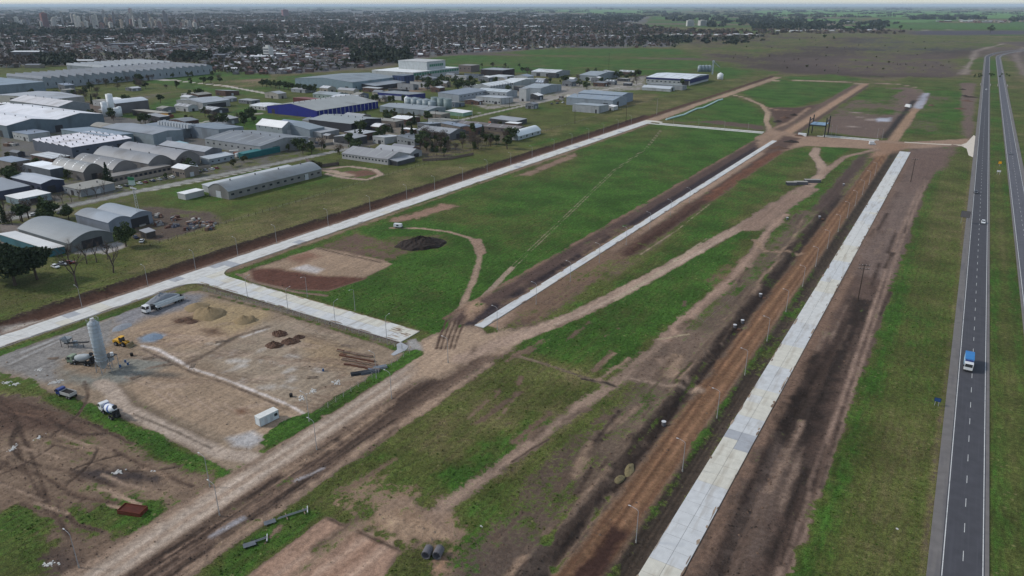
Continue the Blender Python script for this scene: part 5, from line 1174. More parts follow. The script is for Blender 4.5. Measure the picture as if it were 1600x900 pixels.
# formwork stacks, pipes, debris
M_rusty = mat('rusty_bars', (104,72,58), .9, .25, 2); M_timber = mat('weathered_timber', (128,112,98), .9, .2, 2)
k_ = 0
for i in range(4):
    for j in range(5):
        px, py = 532+j*11+i*4, 549+i*7+j*2.2; x, y = G(px, py)
        t = thing('formwork_stack', 'rusty formwork stack in the yard corner, %s row from the back, %s from the left' % (ORD[i], ORD[j]), 'formwork', pos(x, y), .25+rnd.uniform(-.15,.15), 'formwork stacks')
        for q in range(3): MB().box(-1.3,1.3,-.55+q*.4,-.25+q*.4,.02,.45+rnd.uniform(0,.3)).build('panel', M_rusty if (i+q) % 2 else M_timber, t)
for i, (px, py, rz) in enumerate([(563,584,.9),(578,582,.95),(590,576,1.0)]):
    x, y = G(px, py)
    t = thing('pipe_stack', 'stack of %s pipes by the green border of the yard' % ['black','dark grey','pale grey'][i], 'pipes', pos(x, y), rz)
    m_ = mat('pipe_%d' % i, [(44,46,52),(80,84,92),(128,134,142)][i], .6, .1, 1)
    for q in range(5): MB().tube([(-3,-.9+q*.42,.2),(3,-.9+q*.42,.2)], .19, 8).build('pipe', m_, t)
    for q in range(4): MB().tube([(-3,-.69+q*.42,.55),(3,-.69+q*.42,.55)], .19, 8).build('pipe', m_, t)
M_rubble = mat('white_rubble', (190,188,184), .9, .15, 2, bump=.1)
rub = [(525,597,'white rubble in front of the pipe stacks',4),(488,612,'white rubble along the yard trench',4),(472,622,'pale rubble beside the trench near the container',3),(85,598,'white lime spill by the dump truck',5),(95,594,'small white spill by the dump truck',2),(60,578,'pale rubble at the left of the yard',3),(10,598,'white rubble at the left edge of the yard',4),(25,600,'second white rubble at the left edge of the yard',3),(20,700,'white bags lying on the lower left bare land',5),(60,684,'grey rubble behind the white bags',3),(184,738,'white rubble strip on the dark patch lower left',4),(75,882,'white sheet scraps at the lower left corner',4),(240,735,'small rubble right of the dark patch',2),(1402,827,'white scrap on the highway verge',.3),(752,823,'pale stick lying in the churned earth',.3)]
for i, (px, py, lab, n_) in enumerate(rub):
    b = MB(); rg = random.Random(i)
    for q in range(int(n_*9)+1):
        ux, uy, s_ = rg.gauss(0,.36*n_**.5), rg.gauss(0,.26*n_**.5), rg.uniform(.08,.3)
        b.box(ux-s_,ux+s_,uy-s_*.9,uy+s_*.9,-.05,s_*.5,taper=s_*.35)
    x, y = G(px, py); o = b.build('rubble', M_rubble); o.location = pos(x, y); o.rotation_euler = (0, 0, rg.uniform(0,3)); tag(o, lab, 'rubble')
M_drum = mat('blue_plastic', (50,84,130), .5, .1, 1)
for i, (px, py, kind) in enumerate([(196,566,'drum'),(200,570,'drum'),(188,574,'drum'),(232,560,'planks'),(262,570,'planks'),(206,556,'tyres'),(300,572,'planks'),(345,534,'planks'),(488,590,'planks'),(505,580,'drum'),(455,620,'tyres'),(212,590,'planks'),(150,560,'drum'),(84,560,'planks'),(540,540,'planks')]):
    x, y = G(px, py); rg = random.Random(i)
    wh = ['by the batching frame, first','by the batching frame, second','in front of the silo','on the central trench','left of the central trench','right of the silo','beside the trench middle','near the dark clod heaps','at the far right of the pale pad','by the pipe stacks','near the trench end','on the lane bend','left of the silo foot','at the left yard edge','behind the formwork stacks'][i]
    t = thing({'drum':'steel_drum','planks':'plank_pile','tyres':'tyre_stack'}[kind], '%s %s' % ({'drum':'small blue drum','planks':'loose pile of pale planks','tyres':'stack of black tyres'}[kind], wh), {'drum':'drum','planks':'planks','tyres':'tyres'}[kind], pos(x, y), rg.uniform(0,3))
    if kind == 'drum': MB().tube([(0,0,0),(0,0,.9)], .32, 12).build('barrel', M_drum, t); MB().tube([(0,0,.9),(0,0,.94)], .34, 12).build('lid', M_rim, t)
    elif kind == 'tyres':
        for q in range(4): MB().tube([(0,0,q*.26),(0,0,q*.26+.24)], .5, 12).build('tyre', M_tyre, t)
    else:
        for q in range(7): o = MB().box(-1.6,1.6,-.12,.12,0,.07).build('plank', M_timber, t); o.location = (rg.uniform(-.4,.4), -.7+q*.22, .03+.07*(q % 3)); o.rotation_euler = (0, 0, rg.uniform(-.25,.25))
# lower foreground: pipe frames, culvert pipes, manholes
M_pvc = mat('grey_pipe', (122,126,130), .5, .1, 1)
for i, (px, py, lab) in enumerate([(447,808,'bundle of long grey pipes on sleepers near the earth pad'),(399,848,'short bundle of grey pipes left of the earth pad')]):
    x, y = G(px, py); t = thing('pipe_bundle', lab, 'pipes', pos(x, y, .05), 1.05)
    ln = 5.0 if i == 0 else 2.6
    for q in range(2): MB().tube([(-ln*.4+q*.35,-.25+q*.4,.35),(ln,-.1+q*.4,.35)], .11, 7).build('pipe', M_pvc, t)
    for q in range(6): MB().tube([(-ln,-1.0+q*.24,.35),(-ln+2.6,-1.0+q*.24,.35)], .1, 7).build('pipe', M_pvc, t)
    for xx in (-ln+.3,-ln+2.0,0,ln*.8): MB().box(xx,xx+.2,-1.2,1.2,0,.24).build('sleeper', M_chas if i else M_timber, t)
    MB().tube([(ln-.3,-1.1,.3),(ln+.2,1.2,.3)], .12, 6).build('cross_pipe', M_lum, t)
x, y = G(668, 868)
for i, (dx, lab) in enumerate(((0,'dark concrete culvert pipe standing beside the churned earth, left one'),(2.3,'dark concrete culvert pipe standing beside the churned earth, right one'))):
    t = thing('culvert_pipe', lab, 'culvert pipe', pos(x+dx*.9, y+dx*.5, 0), .3); b = MB(); K = 18
    vs = [(r_*math.cos(2*math.pi*k/K), yy, 1.0+r_*math.sin(2*math.pi*k/K)) for yy, r_ in ((-1.1,1.0),(1.1,1.0),(1.1,.8),(-1.1,.8)) for k in range(K)]
    fs = [(j*K+k, j*K+(k+1) % K, ((j+1) % 4)*K+(k+1) % K, ((j+1) % 4)*K+k) for j in range(4) for k in range(K)]
    b.add(vs, fs).build('barrel', mat('dark_concrete', (96,94,98), .9, .15, 1), t)
    MB().tube([(0,1.1,1.0),(0,1.25,1.0)], [1.08,1.08], 18, caps=False).build('collar', mat('dark_concrete', (96,94,98)), t)
    MB().box(-.7,.7,-.9,-.6,-.1,.18).build('sleeper', M_timber, t)
for i, (px, py) in enumerate([(1037,662),(1160,503),(1188,463),(1230,343),(1280,342),(1318,290),(1148,512)]):
    x, y = G(px, py); t = thing('manhole_shaft', 'concrete manhole shaft with white cover beside the reddish track, %s from the camera' % ORD[[0,2,3,4,5,6,1][i]], 'manhole', pos(x, y, -.2), 0, 'manhole shafts')
    MB().tube([(0,0,0),(0,0,1.4)], .6, 14).build('shaft', mat('dark_concrete', (96,94,98)), t); MB().tube([(0,0,1.4),(0,0,1.5)], .66, 14).build('cover', M_lum, t)
    MB().box(.9,2.6,-.6,.6,-.2,.35,taper=.2).build('spoil', M_soilb, t)
x, y = G(622, 356)
t = thing('site_trailer', 'white site trailer with a dark underside in the green field', 'trailer', pos(x, y, .05), .3)
MB().box(-2.2,2.2,-1.1,1.1,.7,2.3,taper=.15).build('body', M_white, t); MB().box(-2.3,2.6,-.9,.9,.4,.7).build('chassis', M_chas, t); axles(t, (-.9,.3), 2.2, .4); MB().tube([(2.5,0,.5),(3.6,0,.45)], .06, 5).build('drawbar', M_chas, t); MB().box(-.5,.8,-1.13,-1.08,1.2,1.9).build('window', M_win, t)
for i, (px, py) in enumerate([(1236,289),(1251,288),(1269,285)]):
    x, y = G(px, py); t = thing('precast_box', 'dark precast culvert box by the curving track, %s from the left' % ORD[i], 'culvert box', pos(x, y), .5, 'precast boxes')
    ln = 3.2+i; m_ = mat('dark_concrete', (96,94,98))
    for a in ((-ln,ln,-1.5,-1.25),(-ln,ln,1.25,1.5)): MB().box(*a, 0, 1.9).build('side_wall', m_, t)
    MB().box(-ln,ln,-1.5,1.5,1.9,2.15).build('top_slab', mat('precast_concrete', (150,146,140)), t)
# gateway frame under construction
t = thing('gateway_frame', 'black steel gateway frame with blue roof panels under construction', 'gateway', (-110, 704, 0))
M_blk = mat('black_steel', (32,34,40), .6, .1, 1)
for xx in (-7,7):
    for yy in (-9,9): MB().box(xx-.4,xx+.4,yy-.4,yy+.4,0,17).build('column', M_blk, t)
for yy in (-9,9): MB().box(-7,7,yy-.3,yy+.3,9.5,10.3).build('beam', M_blk, t)
for xx in (-7,7): MB().box(xx-.3,xx+.3,-9,9,13.6,14.4).build('beam', M_blk, t)
for q in range(3): MB().box(-6.6+q*4.4,-2.5+q*4.4,-8.6,8.6,10.35,10.7).build('roof_panel', mat('blue_panel', (118,146,170), .5, .1, 1), t)
MB().box(-15,-8,-12,-9,0,2.4).build('cabin', M_white, t)
# silt hose along the far lot
pts = [G(1040,187.5), G(1052,184), G(1068,180), G(1082,174), G(1090,171), G(1098,169), G(1110,163), G(1122,158), G(1130,156)]
o = MB().tube([(x_+rnd.uniform(-1.5,1.5), y_, .6) for x_, y_ in pts], .9, 7).build('drain_hose', mat('pale_teal_hose', (176,200,196), .6, .1, 1)); tag(o, 'long pale teal hose lying along the edge of the far green lot', 'hose')
# signs on the highway
def sign(name, label, x, y, h, w_, bh, m, rz=0, posts=2):
    t = thing(name, label, 'sign', pos(x, y), rz)
    for k in range(posts): xx = (k-(posts-1)/2)*w_*.6; MB().tube([(xx,0,0),(xx,0,h)], .09, 6).build('post', M_galv, t)
    b_ = MB().box(-w_/2,w_/2,-.14,-.09,h-bh,h).build('board', m, t); MB().box(-w_/2-.08,w_/2+.08,-.09,-.05,h-bh-.08,h+.08).build('back_plate', M_chas, b_)
sign('road_sign', 'tall grey-backed road sign on the left shoulder of the highway', 10.6, 446, 7.0, 4.2, 3.4, mat('sign_back', (92,90,92), .6, .1, 1))
sign('road_sign', 'small blue road sign on the verge near the blue truck', 9.4, 222.5, 2.6, 1.6, 1.1, mat('sign_blue', (44,72,120), .5, .1, 1))
sign('road_sign', 'small yellow road sign on the median grass', 28.6, 632, 3.6, 2.0, 1.8, mat('sign_yellow', (206,150,30), .5, .1, 1), 0, 1)
sign('road_sign', 'white-backed road sign in front of the yellow one on the median', 27.6, 598, 3.2, 2.4, 1.2, M_lum)
t = thing('highway_bridge', 'low concrete parapet bridge where the highway crosses a stream', 'bridge', (0, 1300, 0))
for xx in (10.6,23.4,32.4,44.4): MB().box(xx-.25,xx+.25,-16,16,-.5,1.2).build('parapet', M_conc, t)
# lattice mast
x, y = -364.2, 209.6
t = thing('lattice_mast', 'tall pale lattice mast with a floodlight frame in the scrapyard', 'mast', (x, y, 0)); b = MB(); L_ = 20.0
for k in range(3):
    a = k*2.094; b.tube([(1.0*math.cos(a),1.0*math.sin(a),0),(.55*math.cos(a),.55*math.sin(a),L_)], .09, 5)
for j in range(14):
    for k in range(3):
        a, a2 = k*2.094, (k+1)*2.094; r0 = 1-.45*j/14; r1 = 1-.45*(j+1)/14; z0_, z1_ = L_*j/14, L_*(j+1)/14
        b.tube([(r0*math.cos(a),r0*math.sin(a),z0_),(r1*math.cos(a2),r1*math.sin(a2),z1_)], .045, 4)
b.build('lattice', M_lum, t); MB().box(-1.8,1.8,-1.8,1.8,0,.8).build('base', M_conc, t)
pf = MB().box(-2.8,2.8,-.15,.15,L_-.2,L_+.1).build('head_frame', M_galv, t)
for q in range(5): MB().box(-2.6+q*1.15,-1.9+q*1.15,-.5,-.15,L_+.1,L_+.8).build('floodlight', M_lum, pf)
x, y = G(211, 312)
t = thing('billboard', 'tall green-topped billboard on a post by the estate street', 'billboard', (x, y, 0), .4)
MB().tube([(0,0,0),(0,0,9)], .2, 8).build('post', M_galv, t); MB().box(-2.2,2.2,-.1,.1,9,14).build('board', mat('billboard_pale', (168,184,178), .6, .1, 1), t); MB().box(-2.2,2.2,-.14,-.1,12,14).build('top_panel', mat('billboard_green', (40,110,70), .6, .1, 1), t)
# tanks and silos of the grain plant
M_tank = mat('tank_grey', (128,140,146), .5, .1, .5, spec=.4); M_tankw = mat('tank_white', (204,208,210), .5, .1, .5, spec=.4)
def tank(label, x, y, r, h, m, group, cone=1.5):
    t = thing('storage_silo', label, 'silo', (x, y, 0), 0, group)
    MB().tube([(0,0,0),(0,0,h)], r, 20).build('shell', m, t, True); MB().tube([(0,0,h),(0,0,h+cone)], [r+.1,.4], 20).build('roof', m, t)
    for q in range(4): MB().tube([(0,0,h*(q+.5)/4),(0,0,h*(q+.5)/4+.2)], r+.06, 20).build('band', m, t)
for k in range(5): x, y = G(640+k*9, 167+k*1.2); tank('grey grain silo in the row before the blue factory, %s from the left' % ORD[k], x, y, 5.0, 9.5+(k % 2), M_tank, 'grain silos')
for k in range(3): x, y = G(680+k*10, 171+k*1.5); tank('tall grey-green square-shouldered grain silo, %s from the left' % ORD[k], x, y, 4.6, 13.5, mat('tank_green', (112,126,126), .6, .1, .5), 'tall grain silos', .6)
x, y = G(636, 164); tank('white ball-topped tank at the left of the grain silos', x, y, 3.0, 8, M_tankw, 'grain silos', 2.5)
for k, (px, py, h_, r_) in enumerate([(166,182,15,3.2),(176,180,22,3.4),(183,182.5,9,4.2),(188.5,182,10,2.2)]):
    x, y = G(px, py); tank('white %s beside the bright lawn' % ['left silo, shorter of two slim ones','tallest silo','squat tank','small rightmost tank'][k], x, y, r_, h_, M_tankw, 'white silos by the lawn', .6)
x, y = G(1125, 124); tank('big white rounded tank right of the far plant', x, y, 4.6, 8, M_tankw, 'far plant tanks', 2.5)
for k in range(4): x, y = G(1093+k*5, 112); tank('pale roof-high silo behind the far plant, %s from the left' % ORD[k], x, y, 3.6, 10, M_tank, 'far plant silos', 1.5)
x, y = G(1113, 116); t = thing('elevator_tower', 'thin pale elevator tower behind the far plant', 'tower', (x, y, 0))
MB().box(-1.1,1.1,-1.1,1.1,0,20).build('shaft', M_tank, t); MB().box(-1.8,1.8,-1.8,1.8,19.5,22.5,taper=.4).build('head_house', M_tank, t); MB().tube([(1,0,20),(11,2,12)], .6, 6).build('spout', M_tank, t)
# estate yard clutter: containers, scrap
def crate(label, x, y, rz, l_, w_, h_, rgb, group=None):
    t = thing('freight_container', label, 'container', pos(x, y, .05), rz, group); m_ = mat('cont_%d_%d_%d' % rgb, rgb, .6, .12, 1, stripes=(0, .5, .05))
    MB().box(-l_/2,l_/2,-w_/2,w_/2,0,h_).build('body', m_, t)
    for s in (-1,1): MB().box(l_/2,l_/2+.06,s*w_*.25-w_*.22,s*w_*.25+w_*.22,.1,h_-.1).build('door', m_, t)
for k, (px, py, rgb, nm) in enumerate([(246,186,(206,168,96),'yellow'),(254,186,(200,150,70),'ochre'),(240,184,(206,206,200),'white'),(262,184,(120,70,56),'rust-red')]):
    x, y = G(px, py); crate('%s freight container in the yard behind the grey halls' % nm, x, y, .4+k*.3, 12, 2.6, 5.2 if k < 2 else 2.8, rgb, 'containers behind the grey halls')
for k, (px, py, rgb, nm, l_) in enumerate([(272,262,(150,84,52),'rust-orange',9),(282,262,(130,72,52),'brown',9),(376,243,(140,86,56),'rusty',10),(366,240,(196,196,192),'white',7),(545,225,(170,110,80),'orange',4),(527,222,(206,206,204),'white',6),(480,226,(190,190,186),'pale',7),(765,195,(150,84,56),'rust',8),(780,193,(120,80,64),'brown',6),(890,152,(190,188,180),'cream',9)]):
    x, y = G(px, py); crate('%s freight container %s' % (nm, ['left of the street car park','right of its rust-orange neighbour by the car park','before the very wide warehouse','beside the rusty one before the very wide warehouse','by the dark conifer','left of the dark conifer','in the annex yard','in the scrap shed yard','at the right of the scrap shed yard','in the workshop yard'][k]), x, y, .3*k, l_, 2.6, 2.7, rgb)
M_junk = [mat('junk_%d' % i, c, .8, .25, 1) for i, c in enumerate([(108,84,70),(130,128,126),(70,72,84),(170,166,160),(88,58,48)])]
for k in range(34):
    px, py = rnd.uniform(205, 335), 0; py = 336+(px-205)*.11+rnd.uniform(-6, 26)*(1-(px-205)/190); x, y = G(px, py)
    if (x+364)**2+(y-210)**2 < 20: continue
    t = thing('scrap_pile', 'scrap metal pile in the yard below the mast', 'scrap', pos(x, y), rnd.uniform(0,3), 'scrap piles in the mast yard')
    for q in range(rnd.randint(3,5)):
        a, b2, l_, w_, h_ = rnd.uniform(-1.5,1.5), rnd.uniform(-1.2,1.2), rnd.uniform(.6,2.2), rnd.uniform(.4,1.0), rnd.uniform(.5,1.5)
        o = MB().box(-l_,l_,-w_,w_,-.1,h_,taper=rnd.uniform(.05,.3)).build('scrap_piece', M_junk[rnd.randrange(5)], t); o.location = (a, b2, 0); o.rotation_euler = (rnd.uniform(-.15,.15), rnd.uniform(-.15,.15), rnd.uniform(0,3))
x, y = G(225, 372); S('hut', 'small hut with a pale roof at the scrapyard corner', (x-2.5, x+2.5, y, y+5), 3, 'mono', .6, (90,84,80), (176,176,178), 'y', [('f',.5,1.2,2.1,True)])
for k in range(26):
    px, py = rnd.uniform(0,1), rnd.random()
    zone = [(610,690,138,145),(640,690,206,232),(750,810,188,197),(845,880,152,160),(455,540,212,230),(0,40,225,245),(150,230,200,212),(880,1000,118,134)][k % 8]
    x, y = G(rnd.uniform(*zone[:2]), rnd.uniform(*zone[2:]))
    if not free(x, y, 4): continue
    t = thing('stacked_goods', 'stack of stored goods in an estate yard between the halls', 'goods', (x, y, 0), rnd.uniform(0,.4), 'goods stored in estate yards')
    for q in range(3): o = MB().box(-rnd.uniform(1,3),rnd.uniform(1,3),-1.2,1.2,0,rnd.uniform(1,2.6)).build('pallet', M_junk[rnd.randrange(5)], t); o.location = (rnd.uniform(-3,3), rnd.uniform(-3,3), 0)
STW = W(STREET); ST2 = W([(720,187.5),(770,176),(840,160.5),(900,147),(1000,131)])
KEEP = [W(q) for q in ([(215,318),(430,258),(520,262),(600,262),(600,285),(330,318),(250,350)], [(345,196),(410,178),(500,190),(420,204)], [(162,186),(215,173),(214,194),(175,198)], [(225,128),(300,100),(430,112),(490,116),(490,134),(420,154),(300,142)], [(240,158),(290,148),(290,172),(235,178)], [(800,178),(890,160),(965,184),(880,202),(800,202)], [(690,174),(760,166),(830,160),(760,190),(700,192)], [(195,325),(345,325),(345,352),(205,378)], [(345,178),(405,165),(412,176),(350,190)], [(395,176),(500,187),(605,170),(605,182),(540,190),(470,196),(395,190)])]
def inpoly(x, y, pg):
    r = False
    for k in range(len(pg)):
        ax, ay = pg[k]; bx2, by2 = pg[(k+1) % len(pg)]
        if (ay > y) != (by2 > y) and x < (bx2-ax)*(y-ay)/(by2-ay)+ax: r = not r
    return r
def dline(x, y, pts):
    d = 1e9
    for (ax, ay), (bx2, by2) in zip(pts, pts[1:]):
        q = max(0, min(1, ((x-ax)*(bx2-ax)+(y-ay)*(by2-ay))/((bx2-ax)**2+(by2-ay)**2))); d = min(d, math.hypot(x-ax-q*(bx2-ax), y-ay-q*(by2-ay)))
    return d
made = 0; tries = 0
while made < 78 and tries < 6000:
    tries += 1; px = rnd.uniform(-10, 1000); lo_ = 300-px*.17 if px < 600 else 205-(px-600)*.17; hi_ = 140 if px < 620 else 118
    py = rnd.uniform(hi_, max(hi_+4, lo_+40)); x, y = G(px, py); w_, d2 = rnd.uniform(10, 30), rnd.uniform(9, 22)
    if x > -352 or any(inpoly(x-w_/2, y+d2/2, q) for q in KEEP): continue
    if any(a-4 < x and x-w_ < b+4 and c-4 < y+d2 and y < d+4 for a, b, c, d in RECTS): continue
    if min(dline(qx, qy, pl) for pl in (STW, ST2) for qx, qy in ((x, y), (x-w_, y), (x, y+d2), (x-w_, y+d2), (x-w_/2, y+d2/2))) < 9: continue
    made += 1; wc = rnd.choice([LGR,GRY,CRM,BRK,DGR,WHT,(150,140,132),(130,142,156)])
    cn2 = {LGR:'light grey',GRY:'grey',CRM:'cream',BRK:'brick',DGR:'dark grey',WHT:'white',(150,140,132):'dun',(130,142,156):'blue-grey'}[wc]
    S('shed', '%s walled mid-sized shed packed among the estate halls' % cn2, (x-w_, x, y, y+d2), rnd.uniform(3.6, 6.5), rnd.choice(['gable','gable','mono','barrel','flat']), rnd.uniform(1.2, 2.4), wc, rnd.choice([rL,rG,rW,rTan,rW,rB,rL,(196,198,200)]), rnd.choice(['x','y']), [('f',rnd.uniform(.25,.75),3.2,3.2,True),('s',.5,3,3,rnd.random() < .5)], [('f',rnd.randint(2,5),2.2,1.4,1)], rnd.choice([0,0,2]), rnd.choice([0,0,3]), group='mid-sized estate sheds')
for k in range(30):
    zone = [(0,60,232,262),(20,110,268,284),(140,220,212,224),(255,330,196,222),(300,400,236,252),(455,560,206,232),(600,690,176,190),(640,700,205,225),(720,830,176,200),(830,900,140,160),(900,1000,122,140),(180,260,168,190)][k % 12]
    x, y = G(rnd.uniform(*zone[:2]), rnd.uniform(*zone[2:])); w_, d2 = rnd.uniform(5,14), rnd.uniform(5,11)
    if any(a-1 < x and x-w_ < b+1 and c-1 < y+d2 and y < d+1 for a, b, c, d in RECTS): continue
    S('outbuilding', 'low outbuilding in an estate yard between larger halls', (x-w_, x, y, y+d2), rnd.uniform(2.8,4.2), rnd.choice(['mono','gable','flat']), 1.0, rnd.choice([LGR,GRY,CRM,BRK,DGR,(150,140,132)]), rnd.choice([rL,rG,rD,rTan,rW]), 'x', [('f',rnd.uniform(.3,.7),2,2.4,True)], [('f',2,1.2,1.2,1)], group='yard outbuildings')
def wall_run(label, pts, h, rgb):
    t = thing('boundary_wall', label, 'wall'); m_ = mat('bwall_%d_%d_%d' % rgb, rgb, .9, .15, .4)
    for (ax, ay), (bx2, by2) in zip(pts, pts[1:]):
        L2 = math.hypot(bx2-ax, by2-ay); n_ = max(1, int(L2/6))
        for k in range(n_):
            o = MB().box(0, L2/n_-.08, -.1, .1, -.2, h).build('panel', m_, t); o.location = (ax+(bx2-ax)*k/n_, ay+(by2-ay)*k/n_, 0); o.rotation_euler = (0, 0, math.atan2(by2-ay, bx2-ax))
wall_run('pale boundary wall along the street before the car park', [G(180,290), G(260,272), G(330,262)], 2.2, (150,140,130))
wall_run('grey boundary wall round the annex yard', [G(560,232), G(520,226), G(450,236)], 2.2, (130,128,126))
wall_run('dark boundary wall left of the white workshop', [G(478,252), G(500,262), G(530,258)], 2.4, (96,86,82))
wall_run('brown boundary wall of the thicket house', [G(660,252), G(700,250), G(740,242)], 2.0, (110,96,88))
# fences
def fence(label, pts, step, h, m, wires=3):
    t = thing('wire_fence', label, 'fence'); pm = MB().tube([(0,0,-.2),(0,0,h)], .09, 5).mesh('post', m)
    for (ax, ay), (bx2, by2) in zip(pts, pts[1:]):
        L2 = math.hypot(bx2-ax, by2-ay); n_ = max(1, int(L2/step))
        for k in range(n_): x_, y_ = ax+(bx2-ax)*k/n_, ay+(by2-ay)*k/n_; ob('post', pm, t, (x_, y_, hz(x_, y_)))
        for q in range(wires):
            z = h*(.35+.3*q); seg = [(ax+(bx2-ax)*k/n_, ay+(by2-ay)*k/n_, hz(ax+(bx2-ax)*k/n_, ay+(by2-ay)*k/n_)+z) for k in range(n_+1)]
            MB().tube(seg, .02, 3).build('wire', M_galv, t)
fence('post and wire fence between the old estate and the grass strip', [G(235,385), G(500,306), G(700,246.5), G(850,206), G(1000,162.5), G(1130,126.5)], 5, 2.0, M_wood, 2)
fence('post and wire fence between the yard and the cross road', [G(318,455), G(420,482), G(540,516), G(640,550)], 3.2, 1.8, M_conc)
fence('post and wire fence on the green right-hand border of the yard', [G(640,552), G(560,604), G(500,646)], 3.2, 1.8, M_conc)
fence('leaning stakes along the curving pale trail in the grass', [G(1145,465), G(1100,505), G(1082,490)], 4, 1.4, M_timber, 1)
# ------------------------------------------------------------------ trees
def leafmat(name, rgb): return mat(name, rgb, .9, .35, .5, spec=.15)
L_dark = leafmat('dark_evergreen', (66,78,50)); L_pine = leafmat('pine_green', (52,63,45)); L_mid = leafmat('mid_green', (68,78,46)); L_olive = leafmat('olive_green', (78,78,52)); M_bark = mat('bark', (74,64,56), .95, .2, 2); M_twig = mat('bare_twigs', (84,74,68), .95, .2, 2); L_brown = leafmat('brown_twig_crown', (84,74,66))
def crown_mesh(name, seed, n, rx, rz, zc, leaf, m, lobes=7, cone=False):
    """foliage: small leaf faces gathered in clumps through the crown's volume"""
    rg = np.random.RandomState(seed)
    if cone:
        t_ = rg.rand(n)**1.4; r_ = rx*(1-t_)*np.sqrt(rg.rand(n))*(.75+.35*np.sin(t_*40)); a = rg.rand(n)*6.283
        P_ = np.c_[r_*np.cos(a), r_*np.sin(a), zc-rz+2*rz*t_]
    else:
        ctr = rg.normal(size=(lobes, 3)); ctr /= np.linalg.norm(ctr, axis=1)[:, None]; ctr *= rg.uniform(.25, .7, (lobes, 1)); ctr[:, 2] *= .8
        k = rg.randint(0, lobes, n); d = rg.normal(size=(n, 3)); d /= np.linalg.norm(d, axis=1)[:, None]; q = rg.uniform(.25, .48, lobes)[k]*rg.rand(n)**.33
        P_ = (ctr[k]+d*q[:, None])*np.array([rx, rx, rz])*1.15+np.array([0, 0, zc])
    u = rg.normal(size=(n, 3)); u /= np.linalg.norm(u, axis=1)[:, None]; v = np.cross(u, rg.normal(size=(n, 3))); v /= np.linalg.norm(v, axis=1)[:, None]
    s_ = (leaf*rg.uniform(.6, 1.3, n))[:, None]
    V = np.stack([P_-u*s_, P_+v*s_*.7, P_+u*s_, P_-v*s_*.7], 1).reshape(-1, 3)
    me = bpy.data.meshes.new(name); me.from_pydata(V.tolist(), [], np.arange(4*n).reshape(-1, 4).tolist()); me.materials.append(m); me.update()
    return me
def trunk_mesh(h, r, limbs=4, seed=0):
    rg = random.Random(seed); b = MB().tube([(0,0,-.3),(rg.uniform(-.2,.2),0,h*.5),(0,rg.uniform(-.2,.2),h)], [r,r*.75,r*.4], 7)
    for k in range(limbs):
        a = k*6.283/limbs+rg.random(); z = h*rg.uniform(.45,.8); l_ = h*.35
        b.tube([(0,0,z),(l_*.5*math.cos(a),l_*.5*math.sin(a),z+l_*.35),(l_*math.cos(a),l_*math.sin(a),z+l_*.8)], [r*.45,r*.3,r*.12], 5)
    return b.mesh('trunk', M_bark)
def bare_mesh(seed, h=14):
    rg = random.Random(seed); b = MB()
    def br(p, d, l_, r, dep):
        q = p+d*l_*.55+Vector((rg.uniform(-.1,.1), rg.uniform(-.1,.1), .05))*l_; e = p+d*l_
        b.tube([p, q, e], [r, r*.8, r*.55], 6 if dep == 0 else 4, caps=False)
        if dep >= 4: return
        for k in range(rg.choice([2, 3, 3]) if dep else 5):
            a = rg.uniform(0, 6.283); sp = rg.uniform(.25, .75); nd = (d+Vector((math.cos(a)*sp, math.sin(a)*sp, rg.uniform(-.05, .35)))).normalized()
            br(q.lerp(e, rg.uniform(.2, 1)), nd, l_*rg.uniform(.55, .8), r*.55, dep+1)
    br(Vector((0, 0, -.3)), Vector((0, 0, 1)), h*.34, h*.022, 0)
    return b
TV = {'round': [(crown_mesh('crown', s, 420, 4.2, 3.4, 5.4, .62, L_dark), trunk_mesh(5, .3, 4, s)) for s in (1, 2, 3)],
      'mid': [(crown_mesh('crown', s, 420, 3.8, 4.2, 6.2, .6, L_mid), trunk_mesh(6, .3, 4, s)) for s in (4, 5)],
      'conifer': [(crown_mesh('crown', s, 700, 3.6, 6.0, 7.2, .55, L_pine, cone=True), trunk_mesh(11, .3, 0, s)) for s in (6, 7)],
      'olive': [(crown_mesh('crown', s, 420, 4.0, 3.2, 5.2, .6, L_olive), trunk_mesh(5, .3, 4, s)) for s in (8, 9)],
      'brown': [(crown_mesh('crown', s, 520, 4.2, 4.0, 6.0, .28, L_brown, 11), trunk_mesh(7, .28, 6, s)) for s in (10, 11, 12)],
      'pine': [(crown_mesh('crown', s, 5200, 8.0, 6.4, 10.0, .62, L_pine, 22), trunk_mesh(11, .6, 6, s)) for s in (13, 14)],
      'near': [(crown_mesh('crown', s, 2600, 4.6, 4.6, 6.6, .42, L_dark, 16), trunk_mesh(6, .35, 5, s)) for s in (15,)]}
BARE = []
for s in (21, 22, 23):
    b = bare_mesh(s); me_t = b.mesh('trunk', M_twig); BARE.append(me_t)
def tree(kind, x, y, h, label, group=None, i=None, cat='tree', name=None):
    cr, tr_ = TV[kind][(i if i is not None else rnd.randrange(99)) % len(TV[kind])]
    top = max(v.co.z for v in cr.vertices) if 'top' not in cr else cr['top']; cr['top'] = top; s_ = h/top
    t = thing(name or {'conifer': 'conifer_tree', 'pine': 'pine_tree', 'brown': 'leafless_tree'}.get(kind, 'broadleaf_tree'), label, cat, (x, y, hz(x, y)-.1), rnd.uniform(0, 6.28), group); t.scale = (s_*rnd.uniform(.9, 1.15),)*2+(s_,)
    ob('trunk', tr_, t); ob('crown', cr, t)
    return t
def bare(x, y, h, label, group=None, i=0):
    t = thing('bare_tree', label, 'tree', (x, y, hz(x, y)-.1), rnd.uniform(0, 6.28), group); s_ = h/14; t.scale = (s_, s_, s_)
    ob('branches', BARE[i % 3], t); return t
def treep(kind, px, py, h, label, group=None, i=None): x, y = G(px, py); return tree(kind, x, y, h, label, group, i)
